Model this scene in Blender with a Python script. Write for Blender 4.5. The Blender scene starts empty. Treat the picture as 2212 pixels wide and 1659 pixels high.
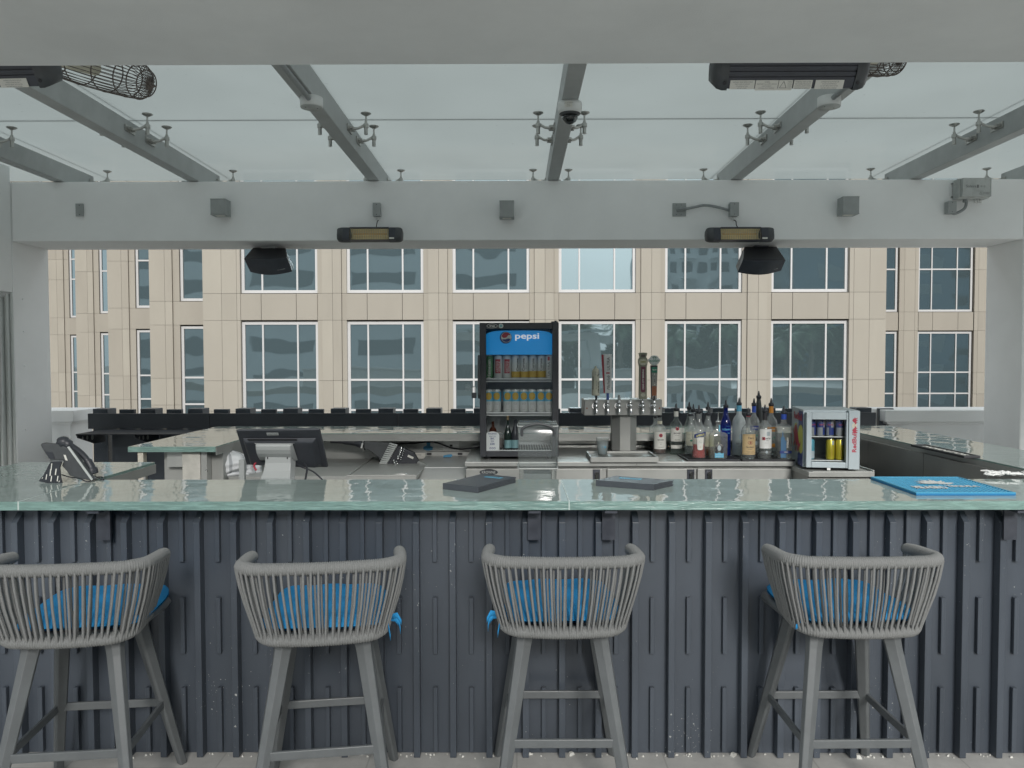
import bpy, math, random
from mathutils import Vector, Matrix
random.seed(7)
R = math.radians
sc = bpy.context.scene
COL = sc.collection
# ---------------------------------------------------------------- camera, sky, sun, exposure
W0, H0, F0 = 2212.0, 1659.0, 1661.0          # the photograph at working size; focal length in its pixels
EYE = Vector((0, 0, 1.63))
CR = (Matrix.Rotation(R(.31), 3, 'Z') @ Matrix.Rotation(R(90 - 1.95), 3, 'X') @ Matrix.Rotation(R(-.1), 3, 'Z'))
cam = bpy.data.cameras.new('camera'); camo = bpy.data.objects.new('camera', cam); COL.objects.link(camo)
cam.sensor_width = 36; cam.lens = F0 / W0 * 36; cam.clip_end = 2000; cam.clip_start = .05
camo.matrix_world = Matrix.Translation(EYE) @ CR.to_4x4()
sc.camera = camo
world = bpy.data.worlds.new('World'); sc.world = world; world.use_nodes = True
nt = world.node_tree; nt.nodes.clear()
sky = nt.nodes.new('ShaderNodeTexSky'); sky.sky_type = 'NISHITA'; sky.sun_disc = False
sky.sun_elevation = R(23); sky.sun_rotation = R(172); sky.air_density = 1.2; sky.dust_density = 4
hs = nt.nodes.new('ShaderNodeHueSaturation'); hs.inputs['Saturation'].default_value = .28
mixc = nt.nodes.new('ShaderNodeMix'); mixc.data_type = 'RGBA'; mixc.inputs[0].default_value = .85
mixc.inputs[7].default_value = (5.6, 5.95, 6.1, 1)     # the even cloud layer over the clear sky
bgn = nt.nodes.new('ShaderNodeBackground'); bgn.inputs[1].default_value = .12
wo = nt.nodes.new('ShaderNodeOutputWorld')
nt.links.new(sky.outputs[0], hs.inputs['Color']); nt.links.new(hs.outputs[0], mixc.inputs[6])
nt.links.new(mixc.outputs[2], bgn.inputs[0]); nt.links.new(bgn.outputs[0], wo.inputs[0])
sun = bpy.data.lights.new('sun', 'SUN'); sun.energy = 2.0; sun.angle = R(14); sun.color = (1, .97, .93)
suno = bpy.data.objects.new('sun', sun); COL.objects.link(suno)
suno.rotation_euler = (R(67), 0, R(8))
sc.view_settings.view_transform = 'Standard'; sc.view_settings.look = 'None'
sc.view_settings.gamma = 1; sc.view_settings.exposure = .74
sc.render.engine = 'CYCLES'
cy = sc.cycles
cy.max_bounces = 12; cy.transparent_max_bounces = 24; cy.transmission_bounces = 10; cy.glossy_bounces = 6; cy.diffuse_bounces = 5
cy.caustics_reflective = False; cy.caustics_refractive = False; cy.sample_clamp_indirect = 4

def ray(px, py):
    return CR @ Vector(((px - W0/2)/F0, -(py - H0/2)/F0, -1))
def at(px, py, Y):                            # the point at depth Y seen at a pixel of the photo
    v = ray(px, py); return EYE + v*(Y/v.y)
def on(px, py, z):                            # the point at height z seen at a pixel
    v = ray(px, py); return EYE + v*((z - EYE.z)/v.z)

# ---------------------------------------------------------------- mesh helpers
class MB:
    def __init__(s): s.v = []; s.f = []; s.m = []; s.sm = []; s.M = None; s.mi = 0; s.smooth = False
    def add(s, vs, fs, smooth=None):
        o = len(s.v); M = s.M
        for p in vs:
            p = Vector(p); s.v.append(M @ p if M is not None else p)
        for f in fs: s.f.append([i+o for i in f]); s.m.append(s.mi); s.sm.append(s.smooth if smooth is None else smooth)
        return s
    def box(s, x0, x1, y0, y1, z0, z1):
        return s.add([(x0,y0,z0),(x1,y0,z0),(x1,y1,z0),(x0,y1,z0),(x0,y0,z1),(x1,y0,z1),(x1,y1,z1),(x0,y1,z1)],
              [(0,3,2,1),(4,5,6,7),(0,1,5,4),(1,2,6,5),(2,3,7,6),(3,0,4,7)])
    def cbox(s, c, d, rot=None):
        M = Matrix.Translation(c) @ (rot.to_4x4() if rot else Matrix())
        x, y, z = d[0]/2, d[1]/2, d[2]/2
        vs = [M @ Vector(p) for p in [(-x,-y,-z),(x,-y,-z),(x,y,-z),(-x,y,-z),(-x,-y,z),(x,-y,z),(x,y,z),(-x,y,z)]]
        return s.add(vs, [(0,3,2,1),(4,5,6,7),(0,1,5,4),(1,2,6,5),(2,3,7,6),(3,0,4,7)])
    def hexa(s, p):                            # eight corners, bottom ring then top ring
        return s.add(p, [(0,3,2,1),(4,5,6,7),(0,1,5,4),(1,2,6,5),(2,3,7,6),(3,0,4,7)])
    def prism(s, poly, a, b, axis='Z'):        # polygon extruded from a to b along an axis
        def P(u, v, w): return {'Z': (u, v, w), 'Y': (u, w, v), 'X': (w, u, v)}[axis]
        n = len(poly); vs = [P(u, v, a) for u, v in poly] + [P(u, v, b) for u, v in poly]
        fs = [list(range(n)), list(range(2*n-1, n-1, -1))] + [(i, i+n, (i+1) % n+n, (i+1) % n) for i in range(n)]
        return s.add(vs, fs)
    def tube(s, pts, r, n=8, closed=False, caps=True, smooth=True, ph=0, asp=1.0):
        pts = [Vector(p) for p in pts]; N = len(pts)
        rr = r if isinstance(r, (list, tuple)) else [r]*N
        T = []
        for i in range(N):
            a = pts[i-1] if (i or closed) else pts[i]; b = pts[(i+1) % N] if (i < N-1 or closed) else pts[i]
            t = b-a; T.append(t.normalized() if t.length > 1e-9 else Vector((0,0,1)))
        up = Vector((0,0,1)) if abs(T[0].z) < .9 else Vector((1,0,0))
        u = (up - T[0]*up.dot(T[0])).normalized(); vs = []
        for i in range(N):
            u = u - T[i]*u.dot(T[i]); u = u.normalized() if u.length > 1e-6 else Vector((1,0,0)); w = T[i].cross(u)
            for k in range(n):
                a = 2*math.pi*k/n + ph; vs.append(pts[i] + (u*math.cos(a)*asp + w*math.sin(a))*rr[i])
        fs = []
        for i in range(N if closed else N-1):
            j = (i+1) % N
            for k in range(n): fs.append((i*n+k, i*n+(k+1) % n, j*n+(k+1) % n, j*n+k))
        s.add(vs, fs, smooth)
        if caps and not closed:
            s.add(vs[:n], [list(range(n))[::-1]], False); s.add(vs[-n:], [list(range(n))], False)
        return s
    def cyl(s, a, b, r, n=16, r2=None):
        return s.tube([a, b], [r, r if r2 is None else r2], n)
    def lathe(s, prof, n=24, c=(0,0,0), sx=1, sy=1, pw=2, smooth=True):   # profile (radius, z); pw>2 squares the section
        vs = []; N = len(prof)
        for r, z in prof:
            for k in range(n):
                a = 2*math.pi*k/n; ca, sa = math.cos(a), math.sin(a)
                q = (abs(ca)**pw + abs(sa)**pw)**(-1/pw) if pw != 2 else 1
                vs.append((c[0]+r*ca*q*sx, c[1]+r*sa*q*sy, c[2]+z))
        fs = [(i*n+k, i*n+(k+1) % n, (i+1)*n+(k+1) % n, (i+1)*n+k) for i in range(N-1) for k in range(n)]
        if prof[0][0] > 1e-5: fs.append(list(range(n))[::-1])
        if prof[-1][0] > 1e-5: fs.append([(N-1)*n+k for k in range(n)])
        return s.add(vs, fs, smooth)
    def grid(s, fn, nu, nv, smooth=True):
        vs = [fn(i/nu, j/nv) for j in range(nv+1) for i in range(nu+1)]
        return s.add(vs, [(j*(nu+1)+i, j*(nu+1)+i+1, (j+1)*(nu+1)+i+1, (j+1)*(nu+1)+i) for j in range(nv) for i in range(nu)], smooth)
    def build(s, name, mats, parent=None, bev=0, loc=None, seg=2):
        me = bpy.data.meshes.new(name)
        me.from_pydata([tuple(p) for p in s.v], [], s.f)
        for m in (mats if isinstance(mats, (list, tuple)) else [mats]): me.materials.append(m)
        me.polygons.foreach_set('material_index', s.m); me.polygons.foreach_set('use_smooth', s.sm)
        me.update()
        o = bpy.data.objects.new(name, me); COL.objects.link(o)
        if parent is not None: o.parent = parent
        if loc is not None: o.location = loc
        if bev:
            b = o.modifiers.new('bevel', 'BEVEL'); b.width = bev; b.segments = seg; b.limit_method = 'ANGLE'; b.angle_limit = R(40)
            b.harden_normals = False
        return o
def tag(o, label=None, cat=None, group=None, kind=None):
    if label: o['label'] = label
    if cat: o['category'] = cat
    if group: o['group'] = group
    if kind: o['kind'] = kind
    return o
def thing(name, label, cat, loc=(0,0,0), rz=0, group=None):
    o = bpy.data.objects.new(name, None); COL.objects.link(o); o.location = loc; o.rotation_euler = (0, 0, rz)
    o.empty_display_size = .1
    return tag(o, label, cat, group)
def struct(o): o['kind'] = 'structure'; return o
def copy_tree(o, parent=None):
    c = o.copy(); COL.objects.link(c)
    if parent is not None: c.parent = parent
    for ch in [x for x in o.children if x is not c]: copy_tree(ch, c)
    return c
_tc = {}
def text(mb, s, fn, h=None, w=None, bold=.0, shear=0, vert=False, flip=False):
    """letters as a thin mesh; fn(u, v) puts them on a surface; h = height of the line, w = its full width"""
    key = (s, bold, shear)
    if key not in _tc:
        cu = bpy.data.curves.new('lettering', 'FONT'); cu.body = s; cu.offset = bold; cu.shear = shear; cu.resolution_u = 3
        ob = bpy.data.objects.new('lettering', cu); me = bpy.data.meshes.new_from_object(ob)
        vs = [v.co.copy() for v in me.vertices]; fs = [list(p.vertices) for p in me.polygons]
        bpy.data.objects.remove(ob); bpy.data.curves.remove(cu); bpy.data.meshes.remove(me)
        _tc[key] = (vs, fs)
    vs, fs = _tc[key]
    if not vs: return mb
    x0 = min(v.x for v in vs); x1 = max(v.x for v in vs); y0 = min(v.y for v in vs); y1 = max(v.y for v in vs)
    kx = w/(x1-x0) if w else h/(y1-y0); ky = h/(y1-y0) if h else kx
    out = []
    for v in vs:
        u = (v.x-(x0+x1)/2)*kx; t = (v.y-(y0+y1)/2)*ky
        if vert: u, t = (-t, u) if not flip else (t, -u)
        out.append(fn(u, t))
    return mb.add(out, fs, False)
def cylmap(r, z, a0=0, cx=0, cy=0):           # onto a cylinder facing -Y
    return lambda u, v: (cx + r*math.sin(a0+u/r), cy - r*math.cos(a0+u/r), z+v)
def flatmap(x, y, z): return lambda u, v: (x+u, y, z+v)
def cylpatch(mb, r, z0, z1, a0, a1, n=14, cx=0, cy=0):
    return mb.grid(lambda i, j: (cx + r*math.sin(a0+(a1-a0)*i), cy - r*math.cos(a0+(a1-a0)*i), z0+(z1-z0)*j), n, 1)

# ---------------------------------------------------------------- materials
def mat(name, col, rough=.5, metal=0, var=0, vs=6, bump=0, bs=40, spec=.5, coat=0, stretch=None, ior=None, trans=0, alpha=1, detail=4, bdist=.01, rvar=0):
    m = bpy.data.materials.new(name); m.use_nodes = True; n = m.node_tree.nodes; L = m.node_tree.links
    b = n['Principled BSDF']; c = (*col, 1)
    b.inputs['Base Color'].default_value = c; b.inputs['Roughness'].default_value = rough; b.inputs['Metallic'].default_value = metal
    b.inputs['Specular IOR Level'].default_value = spec; b.inputs['Coat Weight'].default_value = coat
    b.inputs['Transmission Weight'].default_value = trans
    if ior: b.inputs['IOR'].default_value = ior
    if var or bump or rvar:
        tc = n.new('ShaderNodeTexCoord'); mp = n.new('ShaderNodeMapping'); L.new(tc.outputs['Object'], mp.inputs[0])
        if stretch: mp.inputs['Scale'].default_value = stretch
    if var or rvar:
        nz = n.new('ShaderNodeTexNoise'); nz.inputs['Scale'].default_value = vs; nz.inputs['Detail'].default_value = detail; nz.inputs['Roughness'].default_value = .6
        L.new(mp.outputs[0], nz.inputs['Vector'])
    if var:
        mx = n.new('ShaderNodeMix'); mx.data_type = 'RGBA'
        cr = n.new('ShaderNodeMapRange'); cr.inputs[1].default_value = .3; cr.inputs[2].default_value = .7
        L.new(nz.outputs['Fac'], cr.inputs[0]); L.new(cr.outputs[0], mx.inputs[0])
        mx.inputs[6].default_value = tuple(max(0, x*(1-var)) for x in col)+(1,)
        mx.inputs[7].default_value = tuple(min(1, x*(1+var)) for x in col)+(1,)
        L.new(mx.outputs[2], b.inputs['Base Color'])
    if rvar:
        rr = n.new('ShaderNodeMapRange'); rr.inputs[1].default_value = .3; rr.inputs[2].default_value = .7
        rr.inputs[3].default_value = max(.02, rough-rvar); rr.inputs[4].default_value = rough+rvar
        L.new(nz.outputs['Fac'], rr.inputs[0]); L.new(rr.outputs[0], b.inputs['Roughness'])
    if bump:
        n2 = n.new('ShaderNodeTexNoise'); n2.inputs['Scale'].default_value = bs; n2.inputs['Detail'].default_value = detail
        L.new(mp.outputs[0], n2.inputs['Vector'])
        bp = n.new('ShaderNodeBump'); bp.inputs['Strength'].default_value = bump; bp.inputs['Distance'].default_value = bdist
        L.new(n2.outputs['Fac'], bp.inputs['Height']); L.new(bp.outputs[0], b.inputs['Normal'])
    return m
def clear_mat(name, tint=(.93,.96,.95), edge=(.35,.4,.4), rough=.03, frost=0, refl=1.0, frostcol=(.7,.75,.75)):
    """thin clear glass or plastic: see-through, darker tint at the rims, Fresnel reflection"""
    m = bpy.data.materials.new(name); m.use_nodes = True; n = m.node_tree.nodes; L = m.node_tree.links; n.remove(n['Principled BSDF'])
    out = n['Material Output']
    tr = n.new('ShaderNodeBsdfTransparent'); gl = n.new('ShaderNodeBsdfGlossy'); gl.inputs['Roughness'].default_value = rough
    lw = n.new('ShaderNodeLayerWeight'); lw.inputs[0].default_value = .35
    mc = n.new('ShaderNodeMix'); mc.data_type = 'RGBA'; mc.inputs[6].default_value = (*tint,1); mc.inputs[7].default_value = (*edge,1)
    pw = n.new('ShaderNodeMath'); pw.operation = 'POWER'; pw.inputs[1].default_value = 1.6
    L.new(lw.outputs['Facing'], pw.inputs[0]); L.new(pw.outputs[0], mc.inputs[0]); L.new(mc.outputs[2], tr.inputs[0])
    fr = n.new('ShaderNodeFresnel'); ge = n.new('ShaderNodeNewGeometry'); im = n.new('ShaderNodeMapRange')
    im.inputs[3].default_value = 1.5; im.inputs[4].default_value = 1/1.5; L.new(ge.outputs['Backfacing'], im.inputs[0]); L.new(im.outputs[0], fr.inputs[0])
    fm = n.new('ShaderNodeMath'); fm.operation = 'MULTIPLY'; fm.inputs[1].default_value = refl; fm.use_clamp = True
    L.new(fr.outputs[0], fm.inputs[0])
    mx = n.new('ShaderNodeMixShader'); L.new(fm.outputs[0], mx.inputs[0]); last = tr
    if frost:
        df = n.new('ShaderNodeBsdfDiffuse'); df.inputs[0].default_value = (*frostcol,1)
        tl = n.new('ShaderNodeBsdfTranslucent'); tl.inputs[0].default_value = (*frostcol,1)
        md = n.new('ShaderNodeMixShader'); md.inputs[0].default_value = .5; L.new(df.outputs[0], md.inputs[1]); L.new(tl.outputs[0], md.inputs[2])
        m2 = n.new('ShaderNodeMixShader'); m2.inputs[0].default_value = frost; L.new(tr.outputs[0], m2.inputs[1]); L.new(md.outputs[0], m2.inputs[2]); last = m2
    L.new(last.outputs[0], mx.inputs[1]); L.new(gl.outputs[0], mx.inputs[2]); L.new(mx.outputs[0], out.inputs[0])
    return m
def wave_glass(name, col, edge=False, scale=(1,1,1), k=1.0):
    """cast glass worktop: pale green body, slumped wavy surface that breaks up reflections"""
    m = bpy.data.materials.new(name); m.use_nodes = True; n = m.node_tree.nodes; L = m.node_tree.links; b = n['Principled BSDF']
    b.inputs['Roughness'].default_value = .28 if edge else .015
    b.inputs['IOR'].default_value = 1.62; b.inputs['Coat Weight'].default_value = 0
    tc = n.new('ShaderNodeTexCoord'); mp = n.new('ShaderNodeMapping'); L.new(tc.outputs['Object'], mp.inputs[0]); mp.inputs['Scale'].default_value = scale
    nz = n.new('ShaderNodeTexNoise'); nz.inputs['Scale'].default_value = 30 if edge else 7; nz.inputs['Detail'].default_value = 5 if edge else 2.6; nz.inputs['Roughness'].default_value = .5 if edge else .42
    L.new(mp.outputs[0], nz.inputs['Vector'])
    n2 = n.new('ShaderNodeTexNoise'); n2.inputs['Scale'].default_value = 90 if edge else 3; n2.inputs['Detail'].default_value = 3
    L.new(mp.outputs[0], n2.inputs['Vector'])
    mx = n.new('ShaderNodeMix'); mx.data_type = 'RGBA'
    cr = n.new('ShaderNodeMapRange'); cr.inputs[1].default_value = .42 if edge else .3; cr.inputs[2].default_value = .66 if edge else .7
    L.new(n2.outputs['Fac'] if not edge else nz.outputs['Fac'], cr.inputs[0]); L.new(cr.outputs[0], mx.inputs[0])
    v = .13 if edge else .08
    mx.inputs[6].default_value = tuple(x*(1-v) for x in col)+(1,); mx.inputs[7].default_value = tuple(x*(1+v*1.6) for x in col)+(1,)
    L.new(mx.outputs[2], b.inputs['Base Color'])
    bp = n.new('ShaderNodeBump'); bp.inputs['Strength'].default_value = 1; bp.inputs['Distance'].default_value = (.003 if edge else .0030*k)
    L.new(nz.outputs['Fac'], bp.inputs['Height']); L.new(bp.outputs[0], b.inputs['Normal'])
    return m

M = {}
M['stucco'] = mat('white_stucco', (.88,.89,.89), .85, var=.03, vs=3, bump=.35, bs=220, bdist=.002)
M['stucco_soffit'] = mat('shaded_stucco_soffit', (.64,.65,.64), .85, var=.07, vs=2.2, bump=.35, bs=220, bdist=.002)  # copy of the white stucco with the near beam's shade put into the colour
M['trim'] = mat('painted_trim', (.62,.64,.63), .6, var=.05, vs=4)
M['rafter'] = mat('galvanised_grey_paint', (.40,.42,.42), .5, var=.14, vs=5, stretch=(1,1,1), bump=.05, bs=60, rvar=.12)
M['fitting'] = mat('stainless_fitting', (.46,.46,.44), .35, .75, var=.12, vs=60)
M['batten'] = mat('charcoal_panel_paint', (.062,.074,.092), .36, var=.26, vs=1.4, rvar=.12, bump=.05, bs=80, stretch=(1,1,.45))
def specks(m, col=(.4,.41,.4), sc_=34, th=.745):
    n = m.node_tree.nodes; L = m.node_tree.links; b = n['Principled BSDF']; src = b.inputs['Base Color'].links[0].from_socket
    tc = n.new('ShaderNodeTexCoord'); a = n.new('ShaderNodeTexNoise'); a.inputs['Scale'].default_value = sc_*3; a.inputs['Detail'].default_value = 2
    g = n.new('ShaderNodeTexNoise'); g.inputs['Scale'].default_value = 2.2; L.new(tc.outputs['Object'], a.inputs[0]); L.new(tc.outputs['Object'], g.inputs[0])
    ad = n.new('ShaderNodeMath'); ad.operation = 'MULTIPLY_ADD'; ad.inputs[1].default_value = .35; L.new(g.outputs['Fac'], ad.inputs[0]); L.new(a.outputs['Fac'], ad.inputs[2])
    mr = n.new('ShaderNodeMapRange'); mr.inputs[1].default_value = th+.18; mr.inputs[2].default_value = th+.21; L.new(ad.outputs[0], mr.inputs[0])
    mx = n.new('ShaderNodeMix'); mx.data_type = 'RGBA'; L.new(mr.outputs[0], mx.inputs[0]); L.new(src, mx.inputs[6]); mx.inputs[7].default_value = (*col, 1); L.new(mx.outputs[2], b.inputs['Base Color'])
specks(M['batten'])
M['panel_dark'] = mat('dark_board_paint', (.055,.061,.073), .45, var=.1, vs=5)
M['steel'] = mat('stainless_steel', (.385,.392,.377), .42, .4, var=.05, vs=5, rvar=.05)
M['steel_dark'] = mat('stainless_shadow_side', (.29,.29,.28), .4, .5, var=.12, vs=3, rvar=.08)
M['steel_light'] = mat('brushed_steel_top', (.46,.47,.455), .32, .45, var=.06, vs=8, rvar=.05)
M['chrome'] = mat('chrome', (.75,.75,.75), .1, 1)
M['terminal'] = mat('dark_grey_plastic', (.045,.05,.06), .42, var=.1, vs=20)
M['black'] = mat('black_plastic', (.033,.036,.044), .42, var=.1, vs=30)
M['charcoal'] = mat('charcoal_plastic', (.06,.065,.07), .5, var=.12, vs=30)
M['blackmetal'] = mat('black_metal', (.042,.047,.060), .4, var=.15, vs=20, rvar=.1)
M['rubber'] = mat('black_rubber', (.03,.03,.035), .7)
M['greybox'] = mat('grey_box_paint', (.34,.36,.36), .6, var=.06, vs=20)
M['greylight'] = mat('light_grey_box', (.46,.48,.47), .6, var=.12, vs=18)
M['conduit'] = mat('grey_conduit', (.26,.28,.285), .5, var=.08, vs=20)
M['white'] = mat('white_plastic', (.70,.71,.70), .5)
M['offwhite'] = mat('offwhite_label', (.70,.69,.64), .6, var=.03, vs=30)
M['cream'] = mat('cream_label', (.60,.58,.47), .6, var=.05, vs=40)
M['rope'] = mat('grey_rope', (.195,.198,.195), .85, var=.08, vs=160, bump=.25, bs=500, bdist=.001)
M['legs'] = mat('grey_powder_coat', (.125,.134,.138), .42, var=.08, vs=12, rvar=.08, bump=.03, bs=200)
specks(M['legs'], (.30,.31,.31), 26, .80)
M['cushion'] = mat('blue_canvas', (.018,.26,.57), .85, var=.1, vs=14, bump=.4, bs=350, bdist=.001)
M['floor_tile'] = None
M['gold'] = mat('gold_reflector', (.92,.80,.50), .45, .1, var=.1, vs=20)
M['concrete_light'] = mat('worn_plaster_pillar', (.50,.49,.45), .7, var=.12, vs=14, bump=.2, bs=90)
M['wood'] = mat('pale_timber', (.60,.56,.48), .7, var=.06, vs=9, stretch=(1,1,.1))
M['towel'] = mat('white_terry', (.66,.68,.70), .95, bump=.8, bs=260, bdist=.003, var=.04, vs=30)
M['towelstripe'] = mat('grey_stripe', (.36,.38,.40), .95)
M['tape'] = mat('blue_tape', (.07,.25,.42), .7)
M['rattan'] = mat('brown_rattan', (.115,.095,.085), .7, var=.25, vs=60)
M['ink'] = mat('black_ink', (.03,.03,.035), .7)
M['inkgrey'] = mat('grey_ink', (.16,.17,.17), .7)
M['red'] = mat('red_print', (.42,.045,.07), .5)
M['redbull'] = mat('signal_red_print', (.40,.03,.06), .5)
M['yellow'] = mat('yellow_print', (.55,.55,.09), .5)
M['navy'] = mat('navy_print', (.025,.045,.19), .4)
M['silver'] = mat('silver_print', (.41,.475,.505), .45, .2)
M['green'] = mat('green_print', (.03,.22,.14), .5)
M['fridge_in'] = mat('fridge_liner', (.62,.64,.64), .6)
M['mat_blue'] = mat('cyan_rubber', (.07,.36,.56), .5)
M['mat_blue2'] = mat('deep_cyan_rubber', (.01,.17,.38), .6)
M['menu'] = mat('slate_cover', (.062,.07,.082), .45, var=.06, vs=30)
M['skyblue'] = mat('sky_blue_print', (.13,.42,.60), .5)
M['worktop'] = wave_glass('cast_glass_top', (.33,.395,.375))
M['worktop_edge'] = wave_glass('cast_glass_edge', (.185,.30,.272), True, (.55,1,4.5))
M['clear'] = clear_mat('clear_glass', (.97,.98,.975), (.74,.78,.77), frost=.17, refl=1.35, frostcol=(.85,.88,.88))  # milky share stands in for pale reflections on the clear glass
M['door_glass'] = clear_mat('door_glass', (.93,.95,.96), (.85,.88,.88), refl=.4)
M['acrylic'] = clear_mat('clear_acrylic', (.93,.95,.95), (.78,.82,.82), frost=.10, refl=1.3, rough=.14)
# ---------------------------------------------------------------- setting materials
def tile_mat(name, c1, mortar, w, h, ms=.004, rough=.6, offset=0, spec=.4, sp=.12):
    m = bpy.data.materials.new(name); m.use_nodes = True; n = m.node_tree.nodes; L = m.node_tree.links; b = n['Principled BSDF']
    tc = n.new('ShaderNodeTexCoord'); br = n.new('ShaderNodeTexBrick'); br.offset = offset
    br.inputs['Scale'].default_value = 1; br.inputs['Brick Width'].default_value = w; br.inputs['Row Height'].default_value = h
    br.inputs['Mortar Size'].default_value = ms; br.inputs['Color1'].default_value = (*c1,1)
    br.inputs['Color2'].default_value = tuple(x*(1-sp*.6) for x in c1)+(1,); br.inputs['Mortar'].default_value = (*mortar,1)
    L.new(tc.outputs['Object'], br.inputs[0])
    nz = n.new('ShaderNodeTexNoise'); nz.inputs['Scale'].default_value = 9; nz.inputs['Detail'].default_value = 8; nz.inputs['Roughness'].default_value = .7
    L.new(tc.outputs['Object'], nz.inputs[0])
    mr = n.new('ShaderNodeMapRange'); mr.inputs[1].default_value = .3; mr.inputs[2].default_value = .7; mr.inputs[3].default_value = 1-sp; mr.inputs[4].default_value = 1+sp
    L.new(nz.outputs['Fac'], mr.inputs[0])
    mu = n.new('ShaderNodeVectorMath'); mu.operation = 'SCALE'; L.new(br.outputs[0], mu.inputs[0]); L.new(mr.outputs[0], mu.inputs[3])
    L.new(mu.outputs[0], b.inputs['Base Color']); b.inputs['Roughness'].default_value = rough; b.inputs['Specular IOR Level'].default_value = spec
    bp = n.new('ShaderNodeBump'); bp.inputs['Strength'].default_value = .4; bp.inputs['Distance'].default_value = .003
    L.new(nz.outputs['Fac'], bp.inputs['Height']); L.new(bp.outputs[0], b.inputs['Normal'])
    return m
M['floor_tile'] = tile_mat('travertine_tile', (.50,.49,.465), (.38,.37,.35), .6, .6, .0035)
M['ground'] = mat('pale_bounce_ground', (.30,.29,.27), .9, var=.15, vs=.3)  # unseen ground, made pale to bounce light up under the rear beam
M['precast'] = mat('beige_precast', (.290,.268,.228), .8, var=.045, vs=.8, bump=.15, bs=30, bdist=.003, stretch=(1,1,.35))
M['precast2'] = mat('beige_spandrel', (.278,.256,.218), .8, var=.045, vs=.8, bump=.15, bs=30, bdist=.003, stretch=(1,1,.35))
M['precast3'] = mat('beige_precast_light', (.302,.280,.238), .8, var=.05, vs=1.3, bump=.15, bs=30, bdist=.003, stretch=(1,1,.3))
M['precast4'] = mat('beige_precast_dull', (.280,.258,.219), .8, var=.05, vs=1.1, bump=.15, bs=30, bdist=.003, stretch=(1,1,.3))
M['joint'] = mat('sealant_joint', (.235,.212,.178), .9)
M['winframe'] = mat('white_window_frame', (.44,.44,.44), .5)
def pane_mat(name, col, k=.011, sc_=.55):
    m = mat(name, col, .02, .86)
    n = m.node_tree.nodes; L = m.node_tree.links; b = n['Principled BSDF']
    tc = n.new('ShaderNodeTexCoord'); nz = n.new('ShaderNodeTexNoise'); nz.inputs['Scale'].default_value = sc_; nz.inputs['Detail'].default_value = 1.5
    bp = n.new('ShaderNodeBump'); bp.inputs['Distance'].default_value = k; bp.inputs['Strength'].default_value = 1
    L.new(tc.outputs['Object'], nz.inputs[0]); L.new(nz.outputs['Fac'], bp.inputs['Height']); L.new(bp.outputs[0], b.inputs['Normal'])
    df = n.new('ShaderNodeBsdfDiffuse'); df.inputs[0].default_value = (.105,.145,.155,1); mx = n.new('ShaderNodeMixShader'); mx.inputs[0].default_value = .57
    b.inputs['Metallic'].default_value = 1; L.new(df.outputs[0], mx.inputs[1]); L.new(b.outputs[0], mx.inputs[2]); L.new(mx.outputs[0], n['Material Output'].inputs[0])
    return m
M['pane'] = pane_mat('tinted_window_pane', (.275,.36,.40))
def roof_glass():
    m = bpy.data.materials.new('frosted_roof_glass'); m.use_nodes = True; n = m.node_tree.nodes; L = m.node_tree.links; n.remove(n['Principled BSDF'])
    tl = n.new('ShaderNodeBsdfTranslucent'); gl = n.new('ShaderNodeBsdfGlossy'); gl.inputs['Roughness'].default_value = .02
    tc = n.new('ShaderNodeTexCoord'); nz = n.new('ShaderNodeTexNoise'); nz.inputs['Scale'].default_value = .9; nz.inputs['Detail'].default_value = 6
    L.new(tc.outputs['Object'], nz.inputs[0])
    sp = n.new('ShaderNodeTexNoise'); sp.inputs['Scale'].default_value = 26; sp.inputs['Detail'].default_value = 3; L.new(tc.outputs['Object'], sp.inputs[0])
    gt = n.new('ShaderNodeMapRange'); gt.inputs[1].default_value = .70; gt.inputs[2].default_value = .76; gt.inputs[3].default_value = 1; gt.inputs[4].default_value = .86; L.new(sp.outputs['Fac'], gt.inputs[0])
    mr = n.new('ShaderNodeMapRange'); mr.inputs[1].default_value = .3; mr.inputs[2].default_value = .7; mr.inputs[3].default_value = .965; mr.inputs[4].default_value = 1.03
    L.new(nz.outputs['Fac'], mr.inputs[0])
    mm = n.new('ShaderNodeMath'); mm.operation = 'MULTIPLY'; L.new(mr.outputs[0], mm.inputs[0]); L.new(gt.outputs[0], mm.inputs[1])
    mu = n.new('ShaderNodeVectorMath'); mu.operation = 'SCALE'; mu.inputs[0].default_value = (.545,.575,.57); L.new(mm.outputs[0], mu.inputs[3]); L.new(mu.outputs[0], tl.inputs[0])
    fr = n.new('ShaderNodeFresnel'); fr.inputs[0].default_value = 1.45
    mx = n.new('ShaderNodeMixShader'); f2 = n.new('ShaderNodeMath'); f2.operation = 'MULTIPLY'; f2.inputs[1].default_value = .22; L.new(fr.outputs[0], f2.inputs[0])
    L.new(f2.outputs[0], mx.inputs[0]); L.new(tl.outputs[0], mx.inputs[1]); L.new(gl.outputs[0], mx.inputs[2]); L.new(mx.outputs[0], n['Material Output'].inputs[0])
    return m
M['roof_glass'] = roof_glass()

# ---------------------------------------------------------------- ground and terrace
struct(MB().grid(lambda i, j: (-600+1200*i, -600+1200*j, -9), 1, 1, False).build('ground', M['ground']))
struct(MB().box(-26, 26, -14, 7.55, -.4, 0).build('terrace_floor', M['floor_tile']))

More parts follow.
